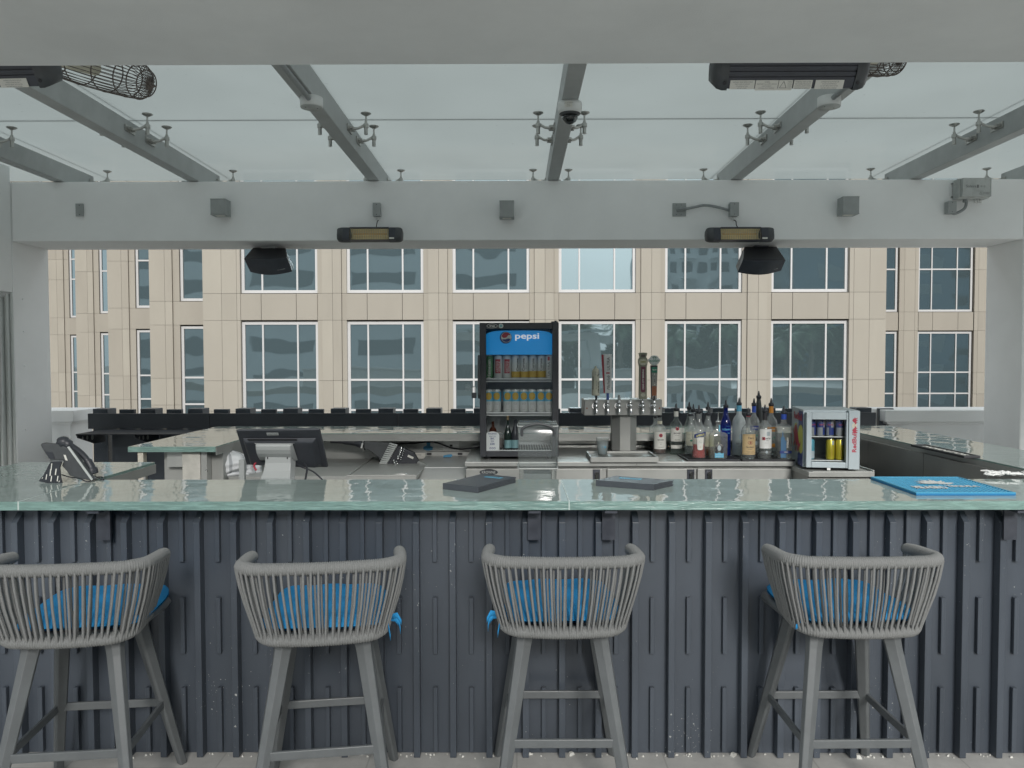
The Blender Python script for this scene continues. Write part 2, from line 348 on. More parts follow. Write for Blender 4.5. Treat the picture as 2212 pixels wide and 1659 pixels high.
# ---------------------------------------------------------------- the office building across the street
office = thing('office_building', 'beige precast office building with white-framed windows behind the bar', 'building', (0, 25, 0))
OY = 25.0
wall = MB()
ZW = [(-5.2, -1.2, []), (-1.15, 2.77, [-.07, .92]), (3.80, 8.2, [5.72, 6.75]), (9.6, 13.4, [11.4, 12.4]), (14.6, 18.4, [16.4, 17.4])]
JZ = [-9, -4.2, -1.35, -.09, .9, 2.86, 3.73, 5.68, 6.72, 8.3, 9.5, 11.4, 13.5, 14.5, 16.4, 18.5, 20]
def pier(x0, x1, Y, proud=.0, splits=()):
    xs = [x0] + sorted(splits) + [x1]
    for a, b in zip(xs, xs[1:]):
        for z0, z1 in zip(JZ, JZ[1:]):
            wall.mi = random.choice((0, 0, 3, 4)); g = .0042
            wall.box(a+g, b-g, Y-OY-proud, Y-OY+.08, z0+g, z1-g)
def window(x0, x1, Y, fr, z0, z1, trans):
    o = MB(); y = Y-OY+.15
    o.grid(lambda i, j: (x0+(x1-x0)*i, y, z0+(z1-z0)*j), 1, 1, False)
    w = o.build('window', M['pane'], office)
    f = MB(); t = .045; yy = (y-.05, y+.03)
    f.box(x0-.05, x0+t, *yy, z0-.05, z1+.05); f.box(x1-t, x1+.05, *yy, z0-.05, z1+.05)
    f.box(x0+t, x1-t, *yy, z0-.05, z0+t); f.box(x0+t, x1-t, *yy, z1-t, z1+.05)
    for q in fr: c = x0+(x1-x0)*q; f.box(c-.026, c+.026, y-.045, y+.03, z0+t, z1-t)
    for z in trans:
        f.box(x0+t, x1-t, y-.043, y+.025, z-.033, z+.033)
    f.build('frame', M['winframe'], w)
def bay(x0, x1, Y, fr=(.26,.735), low=True):
    for z0, z1, tr in ZW[1:]:
        window(x0, x1, Y, fr, z0, z1, tr)
    for (za, zb) in [(-9, -1.35), (2.86, 3.73), (8.3, 9.5), (13.5, 14.5), (18.5, 20)]:
        cs = [x0-.05] + [x0+(x1-x0)*q for q in fr] + [x1+.05]
        wall.mi = 1
        for a, b in zip(cs, cs[1:]): wall.box(a+.008, b-.008, Y-OY-.03, Y-OY+.2, za+.01, zb-.01)
X = lambda px, Y: at(px, 773, Y).x
# central face: seven piers and six bays
b0 = X(525, 25); pitch = (X(1668.5, 25)-b0)/5; ww = X(684, 25)-b0
xl, xr = X(441, 25), X(1911, 25)
edges = [xl]
for k in range(6):
    a = b0+pitch*k; bay(a, a+ww, 25); edges += [a-.043, a+ww+.043]
edges.append(xr)
for k in range(7):
    a, b = edges[2*k], edges[2*k+1]
    if k in (0, 6): pier(a, b, 25, .05, (a+.5*(b-a), b-.12) if k == 0 else (a+.14, a+.55*(b-a)))
    else: pier(a+.16, b-.16, 25, .06, (a+.53*(b-a),)); pier(a, a+.16, 25, -.01); pier(b-.16, b, 25, -.01)
# stepped wings
steps = [(28.35, 326, 393), (32.1, 236, 297), (35.9, 167, 219), (39.6, 100, 154), (43.4, 40, 92)]
for Y, p0, p1 in steps:
    a, b = X(p0, Y), X(p1, Y); pier(a, b-.3, Y, .05, (a+.5*(b-a),)); pier(b-.3, b-.05, Y, -.01); bay(b, b+2.45, Y, (.62,) if Y < 30 else ())
Yr = 36.0
a = X(1913, Yr); c = X(1936, Yr); d = X(1984, Yr); e = X(2098, Yr)
bay(c-2.45, c, Yr, (.3,)); pier(c+.07, d-.07, Yr, .05, (c+.3*(d-c), c+.78*(d-c))); bay(d, e, Yr, (.25,.73)); pier(e+.07, e+1.1, Yr, .05, (e+.25,)); pier(e+1.1, e+4.5, Yr, .05, (e+2.5,)); bay(e+4.6, e+7, Yr)
for x0, x1, y0, y1 in [(xl+.05, xr-.05, 25.09, 46), (X(326,28.35)+.05, xl+.04, 28.44, 46), (X(236,32.1)+.05, X(326,28.35)+.04, 32.19, 46), (X(167,35.9)+.05, X(236,32.1)+.04, 35.99, 46),
                       (X(100,39.6)+.05, X(167,35.9)+.04, 39.69, 46), (-60, X(100,39.6)+.04, 43.49, 46), (xr-.04, 30, 36.16, 46)]:
    wall.mi = 2; wall.box(x0, x1, y0-OY+.20, y1-OY, -9, 19.95)
wall.mi = 0
wall.box(xr-.12, xr-.01, .03, 11.1, -9, 20.05)                      # the return of the centre block
wall.build('wall', [M['precast'], M['precast2'], M['joint'], M['precast3'], M['precast4']], office)
MB().box(-61, 31, 24.8-OY, 46.2-OY, 20.1, 20.5).build('roof', M['precast2'], office)

# ---------------------------------------------------------------- the pavilion over the bar
BY0, BY1 = 6.3, 6.79                                  # front and back of the rear beam
zb = at(1115, 519, BY0).z; zt = at(1115, 389.6, BY0).z
XL, XR = -4.12, 4.12
pav = thing('bar_pavilion', 'white stucco pavilion with steel rafters and a frosted glass roof over the bar', 'pavilion', (0, BY0, 0))
def pv(mb): mb.M = Matrix.Translation((0, -BY0, 0)); return mb
pv(MB()).box(XL+.002, XR-.002, BY0, BY1, zb, zt).build('beam', M['stucco'], pav, bev=.008)
FY1 = on(1115, 139.5, zb).y
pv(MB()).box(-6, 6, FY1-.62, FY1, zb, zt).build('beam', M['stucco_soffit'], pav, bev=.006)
for s, x in ((-1, XL), (1, XR)):
    pv(MB()).box(min(x, x+s*.55), max(x, x+s*.55), BY0-.0, BY1, 0, zt+.001).build('column', M['stucco'], pav, bev=.01)
    pv(MB()).box(min(x, x+s*.55), max(x, x+s*.55), FY1-.62+.002, FY1-.002, 0, zb+.0).build('column', M['stucco'], pav)
# rafters with their glass and spider clamps
def pxr(px): return at(px, 391, BY0).x
raft_x = [pxr(124), pxr(416), pxr(806), pxr(1195.5), pxr(1592), pxr(1981), 4.26]
rz0, rz1, gz = zt+.003, zt+.15, zt+.203
for x in raft_x:
    r_ = pv(MB()); r_.box(x-.047, x+.047, 2.4, 6.76, rz0, rz1)
    r_.build('rafter', M['rafter'], pav, bev=.006)
yj = on(1115, 258, gz).y; yend = on(1115, 388.7, gz).y
gx = [-5.3] + [x for x in raft_x[:-1]] + [5.3]
for i, (a, b) in enumerate(zip(gx, gx[1:])):
    for y0, y1 in ((1.95, yj-.006), (yj+.006, yend)):
        pv(MB()).box(a+.0008, b-.0008, y0, y1, gz, gz+.014).build('roof_glass', M['roof_glass'], pav)
j = pv(MB()); j.box(-5.3, 5.3, yj-.006, yj+.006, gz+.002, gz+.012); j.build('glass_joint', M['conduit'], pav)
yA, yB, yC = on(1115, 243, gz).y, on(1115, 271, gz).y, on(1115, 366.5, gz).y
def clamp(x, y, s):
    m = pv(MB()); xs = x+s*.048; zc = rz0+.085; xe = x+s*.155; sg = -1
    m.cbox((xs+s*.004, y-.03, zc), (.008, .13, .04))
    for q in (-.012, -.068):                                        # bolt heads on the plate
        m.cyl((xs+s*.008, y+q, zc), (xs+s*.036, y+q, zc), .012, 12)
    m.tube([(xs+s*.02, y-.035, zc), (xs+s*.06, y-.02, zc+.008), (xe-s*.012, y, zc+.033)], [.012, .0085, .0095], 10)
    m.cyl((xe, y, zc+.018), (xe, y, zc+.042), .018, 16); m.cyl((xe, y, zc-.028), (xe, y, zc+.018), .0125, 16)
    m.cyl((xe, y, zc+.042), (xe, y, zc+.058), .010, 12); m.cyl((xe, y, zc+.058), (xe, y, gz-.012), .006, 10)
    m.lathe([(.008, -.020), (.024, -.012), (.035, -.005), (.035, -.001)], 20, (xe, y, gz))
    m.build('glass_clamp', M['fitting'], pav)
for i, x in enumerate(raft_x):
    for y in (yA, yB, yC):
        if i < 6: clamp(x, y, 1)
        if i > 0: clamp(x, y, -1)
# painted door frame in the left wall, seen edge on
wl = thing('side_wall', 'white stucco side wall with a stepped door recess at the left edge', 'wall', (XL, 6.3, 0))
m = MB(); m.M = Matrix.Translation((-XL, -6.3, 0))
zd = at(30, 631, BY0).z
m.box(XL-.5, XL-.003, 2.6, BY0-.004, zd, zt+.12); m.box(XL-.5, XL-.16, 2.6, 4.7, 0, zd-.003)
m.build('wall', M['stucco'], wl)
m = MB(); m.M = Matrix.Translation((-XL, -6.3, 0))
for k, (y0, d0, d1) in enumerate([(6.288, .0, .024), (6.262, .024, .046), (6.270, .046, .060), (6.225, .060, .085), (6.21, .085, .108), (6.18, .108, .3)]):
    m.box(XL-d1+.001, XL-d0-.004, y0, 6.2985, 0, zd-.004-.012*k)
m.build('door_frame', M['trim'], wl, bev=.004)
m = MB(); m.M = Matrix.Translation((-XL, -6.3, 0)); m.box(XL-.25, XL-.15, 4.71, 6.17, 0, zd-.2); m.build('door', M['trim'], wl)
for py in (680, 715, 789, 857, 925, 990)[:]:
    pass
for i, py in enumerate((674, 716, 790, 858, 928)):
    p = at(48, 0, 6.42); z = at(48, [638+8, 716, 790, 858, 928][i], 6.42).z
    s_ = MB(); s_.M = Matrix.Translation((-XL, -6.3, 0)); s_.cyl((XL, 6.42, z), (XL+.008, 6.42, z), .008, 12); s_.build('screw_cap', M['stucco'], wl)
# parapets
def parapet(x0, x1, y0, label):
    t = thing('parapet_wall', label, 'parapet', ((x0+x1)/2, y0, 0)); cx = (x0+x1)/2
    a = MB(); a.M = Matrix.Translation((-cx, -y0, 0)); a.box(x0+.06, x1, y0+.05, y0+.42, 0, 1.02) if x0 > 0 else a.box(x0, x1-.06, y0+.05, y0+.42, 0, 1.02)
    a.build('wall', M['stucco'], t)
    a = MB(); a.M = Matrix.Translation((-cx, -y0, 0)); a.box(x0, x1, y0, y0+.47, 1.045, 1.15); a.box(x0+.03, x1-.03, y0+.03, y0+.44, 1.02, 1.045); a.build('coping', M['stucco'], t, bev=.006)
parapet(-12, -4.08, 7.05, 'grey coped parapet wall left of the dark screen')
parapet(3.335, 12, 6.95, 'grey coped parapet wall right of the small drinks cooler')

# dark slatted screen behind the bar
scr = thing('slatted_screen', 'dark slatted screen wall with a flat top rail behind the back counter', 'screen', (0, 6.95, 0))
m = MB(); m.M = Matrix.Translation((0, -6.95, 0))
xs0 = X(187, 6.9); zr1 = at(600, 893, 6.9).z; zr0 = at(600, 926, 6.9).z
jx = X(450, 6.9); jx2 = X(845, 6.9)
for a, b in ((xs0, jx), (jx+.004, jx+1.7), (jx+1.704, 1.1), (1.104, X(1894, 6.9))):
    m.box(a, b, 6.9, 6.93, zr0, zr1)
m.build('top_rail', M['panel_dark'], scr)
m = MB(); m.M = Matrix.Translation((0, -6.95, 0))
k = 0
while True:
    xa = -3.885 + k*.437
    if xa > 3.2: break
    m.box(xa, xa+.136, 7.02, 7.18, 0, 1.168); m.box(xa+.222, xa+.222+.136, 7.06, 7.11, 0, 1.160); k += 1
m.build('slat', M['batten'], scr, bev=.004)
m = MB(); m.M = Matrix.Translation((0, -6.95, 0)); m.box(-3.68, 3.25, 6.96, 7.0, 0, zr0-.01)
for k in range(24): m.box(-3.45+k*.3, -3.37+k*.3, 6.935, 6.96, 0, zr0-.012)
m.build('panel', M['batten'], scr)
# narrow ledge with punched brackets at the left
led = thing('wall_ledge', 'thin dark ledge on punched brackets below the screen rail at the left', 'shelf', (-3.3, 6.7, 1.0))
m = MB(); m.M = Matrix.Translation((3.3, -6.7, -1.0)); m.box(X(160, 6.46), -1.9, 6.46, 6.895, .985, .993)
m.build('shelf_board', M['black'], led)
for px in (163, 287):
    bx = X(px, 6.5); m = MB(); m.M = Matrix.Translation((3.3, -6.7, -1.0))
    m.prism([(6.48, .983), (6.93, .983), (6.93, .88), (6.75, .88), (6.50, .955)], bx, bx+.012, 'X')
    m.build('bracket', M['blackmetal'], led)
    m = MB(); m.M = Matrix.Translation((3.3, -6.7, -1.0))
    for yy, rr in ((6.56, .013), (6.63, .017), (6.71, .021)):
        vs = [(bx+.0135, yy+rr*math.cos(a)*1.0, .952-.006*(yy-6.5)/.1+rr*1.1*math.sin(a)) for a in [2*math.pi*i/14 for i in range(14)]]
        m.add(vs, [list(range(14))])
    m.build('bracket_hole', M['greylight'], led)

# ---------------------------------------------------------------- front bar
ZC = 1.07
cy0 = on(1115, 1083, ZC).y; cy1 = on(1115, 1035.5, ZC).y            # front and back edge of the front worktop
bar = thing('front_bar', 'dark battened front bar under a thick green cast-glass worktop', 'bar counter', (0, 3.2, 0))
def slab(name, x0, x1, y0, y1, parent, py, lab=None, th=.034):
    m = MB(); m.M = Matrix.Translation((0, -py, 0)); z0 = ZC-th
    m.mi = 0; m.add([(x0,y0,ZC),(x1,y0,ZC),(x1,y1,ZC),(x0,y1,ZC)], [(0,1,2,3)])
    m.mi = 1; m.add([(x0,y0,z0),(x1,y0,z0),(x1,y1,z0),(x0,y1,z0),(x0,y0,ZC),(x1,y0,ZC),(x1,y1,ZC),(x0,y1,ZC)], [(0,3,2,1),(0,1,5,4),(1,2,6,5),(2,3,7,6),(3,0,4,7)])
    o = m.build(name, [M['worktop'], M['worktop_edge']], parent)
    if lab: o['label'] = lab
    return o
sx = on(1229.5, 1083, ZC).x; lx = on(17.6, 1090, ZC).x
slab('worktop', lx+.003, sx-.0025, cy0, cy1, bar, 3.2); slab('worktop', sx+.0025, 3.2, cy0, cy1, bar, 3.2)
ly1 = on(150, 998.3, ZC).y; lx0 = -2.68
slab('worktop', lx0, lx-.003, cy0-.001, ly1, bar, 3.2, 'left return of the glass worktop')
jt = MB(); jt.M = Matrix.Translation((0, -3.2, 0)); jt.box(sx-.0024, sx+.0024, cy0-.0004, cy1, ZC-.034, ZC+.0004); jt.box(lx-.0029, lx+.0029, cy0-.0004, cy1, ZC-.0335, ZC+.0004); jt.build('silicone_joint', mat('pale_silicone', (.50,.58,.55), .35), bar)
tr = MB(); tr.M = Matrix.Translation((0, -3.2, 0)); tr.box(lx-.001, lx+.003, cy1+.003, ly1, ZC-.06, ZC-.012); tr.build('edge_trim', M['steel'], bar)
# cladding
py0 = on(1115, 1626, 0).y
clad = MB(); clad.M = Matrix.Translation((0, -3.2, 0))
clad.box(-2.62, 3.1, py0, py0+.02, 0, ZC-.036)
bx0 = X(1055, py0-.05); bp_ = .1478
for k in range(-20, 22):
    xc = bx0 + k*bp_
    if not -2.6 < xc < 3.0: continue
    w = .0255/2; f = py0-.045
    clad.prism([(py0, 0.0), (f, -.0 if False else .002), (f, .966), (py0-.001, 1.004)], xc-w, xc+w, 'X')
    xn = xc + bp_*.5; w = .0175/2; f = py0-.020
    for z0, z1 in ((.80, ZC-.038), (.42, .652), (.012, .28)):
        clad.box(xn-w, xn+w, f, py0, z0, z1)
clad.build('cladding', M['batten'], bar, bev=.0012, seg=1)
def bracket(px, w=.04):
    x = X(px, py0-.08); m = MB(); m.M = Matrix.Translation((0, -3.2, 0))
    m.box(x-.026, x+.026, py0-.062, py0-.052, .90, ZC-.037); m.box(x-.004, x+.004, py0-.053, py0-.021, .905, ZC-.04)
    m.box(x-.024, x+.024, py0-.14, py0-.061, ZC-.047, ZC-.038)
    m.build('support_bracket', M['blackmetal'], bar)
for px in (211, 1154, 1317, 2197): bracket(px)
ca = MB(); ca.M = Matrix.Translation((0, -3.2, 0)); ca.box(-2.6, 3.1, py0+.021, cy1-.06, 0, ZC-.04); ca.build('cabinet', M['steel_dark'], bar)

# ---------------------------------------------------------------- back bar (U of worktops beyond)
bb = thing('back_bar', 'pale glass topped back counter with steel fascia wrapping the rear of the bar', 'bar counter', (0, 6, 0))
cb0 = on(800, 936, ZC).y; cb1 = on(800, 920.5, ZC).y
p1 = on(283, 965, ZC); p2 = on(458, 967, ZC); ri = 2.55; ro = 3.05
slab('worktop', p2.x+.004, ri-.003, cb0, cb1, bb, 6)
slab('worktop', p1.x-.02, p2.x, p1.y, cb1, bb, 6, 'left leg of the rear worktop')
slab('worktop', ri, ro, cy1+.004, cb1-.001, bb, 6, 'right leg of the rear worktop')
ft = MB(); ft.M = Matrix.Translation((0, -6, 0))
ft.box(p2.x+.002, ri-.006, cb0-.004, cb0-.001, ZC-.058, ZC-.006); ft.box(p2.x+.001, p2.x+.004, p1.y+.002, cb0-.005, ZC-.055, ZC-.006)
ft.box(ri-.005, ri-.002, cy1+.005, cb0-.005, ZC-.062, ZC-.008)
ft.build('edge_trim', M['steel'], bb)
YB = 5.97
m = MB(); m.M = Matrix.Translation((0, -6, 0)); 
for a, b in ((p2.x-.02, -1.05), (-1.046, X(958, YB)), (X(958, YB)+.004, X(1035, YB)), (X(1035, YB)+.004, 1.4), (1.404, ri-.1)):
    m.box(a, b, YB, YB+.02, .90 if a < -.5 else .80, ZC-.06); 
    if a < -.5: m.box(a, b, YB+.003, YB+.02, .5, .897)
m.build('backsplash', M['steel'], bb)
m = MB(); m.M = Matrix.Translation((0, -6, 0)); m.box(p2.x-.022, p2.x-.002, p1.y+.13, YB-.01, 0, ZC-.036); m.box(-2.3, p2.x-.024, p1.y+.14, 6.3, 0, ZC-.036)
for y in (4.6, 5.35): pass
m.build('cabinet_side', M['steel'], bb)
m = MB(); m.M = Matrix.Translation((0, -6, 0))
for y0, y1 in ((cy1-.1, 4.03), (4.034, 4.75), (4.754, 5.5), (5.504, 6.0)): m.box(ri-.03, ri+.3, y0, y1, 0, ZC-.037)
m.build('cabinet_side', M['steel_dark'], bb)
m = MB(); m.M = Matrix.Translation((0, -6, 0)); xa = X(391, p1.y+.06); xb2 = X(430, p1.y+.06)
m.box(xa, xb2, p1.y+.05, p1.y+.129, 0, ZC-.037); m.build('end_pillar', M['concrete_light'], bb, bev=.004)
m = MB(); m.M = Matrix.Translation((0, -6, 0)); m.box(xb2+.002, xb2+.04, p1.y+.06, p1.y+.128, 0, ZC-.038); m.box(xa-.11, xa-.01, p1.y+.08, p1.y+.14, .93, ZC-.038); m.build('end_trim', M['steel_light'], bb)
# timber gate post
gp = X(295, p1.y+.03); gq = X(307, p1.y+.03)
gpost = thing('gate_post', 'pale timber gate post under the left end of the rear worktop', 'post', ((gp+gq)/2, p1.y+.05, 0))
m = MB(); m.M = Matrix.Translation((-(gp+gq)/2, -(p1.y+.05), 0)); m.box(gp, gq, p1.y+.02, p1.y+.07, 0, ZC-.036); m.build('post', M['wood'], gpost, bev=.002)
m = MB(); m.M = Matrix.Translation((-(gp+gq)/2, -(p1.y+.05), 0)); m.box(gq+.001, gq+.012, p1.y+.02, p1.y+.05, 0, .92); m.build('bolt', M['fitting'], gpost)

cr_m = MB(); rg = random.Random(21)
for k in range(150):
    x = rg.uniform(-2.3, 2.5); c_ = Vector((x, py0-.012-abs(rg.gauss(0, .014)), .003)); h_ = rg.uniform(.001, .004)*(3 if rg.random() < .06 else 1)
    cr_m.M = Matrix.Translation(c_) @ Matrix.Rotation(rg.uniform(0, 3), 4, 'Z'); cr_m.hexa([(-h_*1.6,-h_,-.003),(h_*1.3,-h_,-.003),(h_*1.7,h_,-.003),(-h_,h_*.8,-.003),(-h_*.9,-h_*.5,h_*.8),(h_,-h_*.6,h_*.6),(h_*.8,h_*.6,h_*.7),(-h_*.7,h_*.6,h_*.9)])
tag(cr_m.build('mortar_crumbs', M['offwhite']), 'pale mortar crumbs scattered along the foot of the dark bar front', 'crumbs', kind='stuff')
# ================================================================ bar stools
def u_path(a, yb, ye, rad, n=60, zf=None):
    """open U in plan: arm ends at y=ye, back at y=yb, half width a"""
    pts = []
    L = [(-a, ye), (-a, yb+rad)]
    pts.append(Vector((-a*.985, ye, 0))); pts.append(Vector((-a, (ye+yb+rad)/2, 0)))
    for i in range(13):
        t = math.pi + (math.pi/2)*i/12; pts.append(Vector((-a+rad+rad*math.cos(t), yb+rad+rad*math.sin(t), 0)))
    nb = 6
    for i in range(1, nb): 
        x = -a+rad + (2*(a-rad))*i/nb; pts.append(Vector((x, yb-.012*(1-(x/(a-rad))**2), 0)))
    for i in range(13):
        t = 1.5*math.pi + (math.pi/2)*i/12; pts.append(Vector((a-rad+rad*math.cos(t), yb+rad+rad*math.sin(t), 0)))
    pts.append(Vector((a, (ye+yb+rad)/2, 0))); pts.append(Vector((a*.985, ye, 0)))
    d = [0]
    for p, q in zip(pts, pts[1:]): d.append(d[-1]+(q-p).length)
    tot = d[-1]
    def P(s):
        t = s*tot; k = 0
        while k < len(d)-2 and d[k+1] < t: k += 1
        f = (t-d[k])/(d[k+1]-d[k]) if d[k+1] > d[k] else 0
        p = pts[k].lerp(pts[k+1], f)
        if zf: p = Vector((p.x, p.y, zf(p)))
        return p
    return P, tot
top_z = lambda p: .932 - .17*max(0, p.y+.02)**1.3 - .02*max(0, (p.y+.2)/.3) if True else 0
PT, LT = u_path(.267, -.222, .035, .088, zf=top_z)
PB, LB = u_path(.210, -.192, .02, .085, zf=lambda p: .682 + .02*max(0, (p.y+.19)/.2))
def wrapped(P, L, r, pitch, name, parent, jit=.0006):
    n = int(L/pitch); S = 4; pts = []; rr = []
    random.seed(3)
    for i in range(n):
        k = 1+random.uniform(-.012, .012)
        for j in range(S):
            s = (i*S+j)/(n*S); pts.append(P(s)); rr.append(r*k*(1.0, 1.035, 1.0, .90)[j])
    pts.append(P(1)); rr.append(r*.9)
    m = MB(); m.tube(pts, rr, 14)
    for e, q in ((P(0), P(.01)), (P(1), P(.99))):              # rounded ends
        dr = (e-q).normalized(); m.tube([e, e+dr*r*.5, e+dr*r*.85, e+dr*r*1.0], [r*.98, r*.86, r*.5, r*.1], 14)
    return m.build(name, M['rope'], parent)
def make_stool(seed=11):
    t = thing('bar_stool', 'x', 'bar stool', (0,0,0), 0, 'rope-backed bar stools along the front bar')
    wrapped(PT, LT, .0215, .0072, 'back_rail', t)
    wrapped(PB, LB, .0215, .0082, 'lower_rail', t)
    m = MB(); random.seed(seed); n = 43
    for i in range(n):
        s = (i+.5)/n; s1 = min(.995, max(.005, s+random.uniform(-.005, .005)))
        for lay in (0, 1):
            s0 = min(.997, max(.003, s + (.0 if lay == 0 else .22/n)))
            p, q = PT(s0), PB(min(.997, max(.003, s1+(.36/n if lay else -.05/n)))); c = Vector((0, -.02, 0))
            o = Vector((p.x, p.y+.02, 0)).normalized(); off = .019 if lay == 0 else -.010
            p = p + o*off + Vector((0,0,-.004)); q2 = q + o*(.016 if lay == 0 else -.006)
            mid = p.lerp(q2, .5) + o*.006 + Vector((random.uniform(-.0022,.0022), random.uniform(-.003,.003), 0))
            m.tube([p, p.lerp(mid, .5)+o*.002, mid, q2.lerp(mid, .5)+o*.001, q2+Vector((0,0,-.008))], .0043, 7, caps=False)
    m.build('rope_backrest', M['rope'], t)
    m = MB()                                                    # seat shell: rounded square
    def sq(h, r, n=8):
        o = []
        for cx, cy, a0 in ((h-r, h-r, 0), (-h+r, h-r, 90), (-h+r, -h+r, 180), (h-r, -h+r, 270)):
            for k in range(n): a = R(a0+90*k/(n-1)); o.append((cx+r*math.cos(a), cy+r*math.sin(a)))
        return o
    rings = [(.19, .06, .664), (.222, .07, .668), (.232, .075, .682), (.228, .075, .694), (.20, .06, .697)]
    vs = []; N = 32
    for h, r, z in rings: vs += [(x*(.90+.10*min(1, max(0, (y+.22)/.30))), y*.98+.03, z) for x, y in sq(h, r)]
    m.add(vs, [(k*N+i, k*N+(i+1) % N, (k+1)*N+(i+1) % N, (k+1)*N+i) for k in range(len(rings)-1) for i in range(N)] + [list(range(N))[::-1], [(len(rings)-1)*N+i for i in range(N)]], True)
    m.build('seat', M['legs'], t)
    for sx in (-1, 1):
        for sy in (-1, 1):
            m = MB(); top = Vector((sx*.135, sy*.105+.01, .668)); ft = Vector((sx*.238, sy*.262+.02, .0))
            ang = math.atan2(sy, sx); pts = [top, top.lerp(ft, .1), top.lerp(ft, .5), ft]
            ww = [.040, .033, .028, .021]; vs = []
            for p, w in zip(pts, ww):
                o = Vector((math.cos(ang), math.sin(ang), 0)); q = Vector((-o.y, o.x, 0))
                for a, b in ((1.0, 0), (.55, .62), (-.65, .82), (-1.0, .55), (-1.0, -.55), (-.65, -.82), (.55, -.62)):
                    vs.append(p + o*a*w*.85 + q*b*w*1.02)
            n7 = 7
            fs = [(k*n7+i, k*n7+(i+1) % n7, (k+1)*n7+(i+1) % n7, (k+1)*n7+i) for k in range(3) for i in range(n7)] + [list(range(n7))[::-1], [21+i for i in range(n7)]]
            m.add(vs, fs); m.build('leg', M['legs'], t, bev=.0015, seg=1)
    m = MB(); z = .283; k = (.668-z)/.668; lx_, ly_ = .135+(.238-.135)*k, .105+(.262-.105)*k
    for sy in (-1, 1): m.box(-lx_+.012, lx_-.012, sy*ly_+.015-.006, sy*ly_+.015+.006, z-.0155, z+.0155)
    for sx in (-1, 1): m.box(sx*lx_-.006, sx*lx_+.006, -ly_+.026, ly_+.004, z-.015, z+.0148)
    m.build('footrest', M['legs'], t, bev=.003)
    for sx in (-1, 1):
        m = MB(); m.cyl((sx*(lx_-.004), ly_+.004, z), (sx*(lx_-.004), ly_+.009, z), .009, 12); m.cyl((sx*(lx_-.004), ly_+.001, z), (sx*(lx_-.004), ly_+.005, z), .0055, 8)
        m.build('bolt', M['fitting'], t)
    return t
stool = make_stool()
spots = [(-1.552, 2.735, 6.5, 'rope-backed grey bar stool cut off by the left edge of the photo'),
         (-.69, 2.757, 8.5, 'rope-backed grey bar stool standing slightly turned below the sales terminal'),
         (.163, 2.825, .5, 'rope-backed grey bar stool facing straight to the bar below the two menus'),
         (1.20, 2.825, 1.0, 'rope-backed grey bar stool standing alone at the right below the small drinks cooler')]
def make_cushion(sag):
    m = MB(); n = 22
    def prof(u, v, top):
        x, y = (u*2-1), (v*2-1); e = (1-abs(x)**5)*(1-abs(y)**5); e = max(0, e)
        px = .213*math.copysign(abs(x)**.93, x); py = .205*math.copysign(abs(y)**.93, y)
        k = max(abs(x), abs(y)); cr = 1 if k == 0 else (1-.09*max(0, (abs(x)*abs(y)))**3)
        wob = .004*math.sin(9*x+sag)+.004*math.sin(7*y+2*sag)
        z = (.018+.038*e**.5+wob*e + .015*max(0, y-.3)) if top else (.012-.012*e**.5)
        return (px*cr, py*cr+.02, z)
    m.grid(lambda u, v: prof(u, v, True), n, n); m.grid(lambda u, v: prof(1-u, v, False), n, n)
    return m
cl = ['blue seat cushion on the leftmost stool', 'blue tied cushion on the stool below the sales terminal', 'blue cushion with ribbons poking out left of the middle stool',
      'blue cushion knotted with a short ribbon on the right-hand stool']
for i, (x, y, a, lab) in enumerate(spots):
    o = stool if i == 0 else make_stool(11+i)
    o.location = (x, y, 0); o.rotation_euler.z = R(a); o['label'] = lab
    c = thing('seat_cushion', cl[i], 'cushion', (x+(.022 if i == 0 else 0), y+(.02 if i == 0 else 0), .699), R(a+(2, -3, 3, 4)[i]), 'blue cushions on the bar stools')
    cm = make_cushion(i*1.7).build('cushion_pad', M['cushion'], c)
    sd = [(-1, 1.0)[0], 1, -1, -1][i]
    m = MB(); xs = sd*.235; ys = -.12 if i != 3 else -.10
    def ribbon(pts, w=.012):
        vs = []
        for p in pts: vs += [Vector(p)+Vector((0,-.001,w)), Vector(p)+Vector((0,.001,-w))]
        m.add(vs, [(2*k, 2*k+1, 2*k+3, 2*k+2) for k in range(len(pts)-1)], True)
    if i in (1, 2):
        ribbon([(xs-sd*.03, ys, .02), (xs, ys-.008, .026), (xs+sd*.02, ys-.012, .024), (xs+sd*.035, ys-.014, .004), (xs+sd*.038, ys-.016, -.02)])
        ribbon([(xs, ys-.006, .03), (xs-sd*.004, ys-.02, .0), (xs+sd*.004, ys-.024, -.04)], .011)
        ribbon([(xs+sd*.004, ys-.01, .028), (xs+sd*.028, ys-.018, .036), (xs+sd*.042, ys-.022, .012)], .010)
    elif i == 3:
        xs = sd*.225; ribbon([(xs-sd*.02, ys-.03, -.005), (xs, ys-.04, -.005), (xs+sd*.012, ys-.04, -.012)], .009); ribbon([(xs-sd*.004, ys-.04, .006), (xs-sd*.02, ys-.045, -.012)], .006)
    if not m.v: continue
    so = m.build('ribbon', M['cushion'], c); sm_ = so.modifiers.new('solid', 'SOLIDIFY'); sm_.thickness = .0015

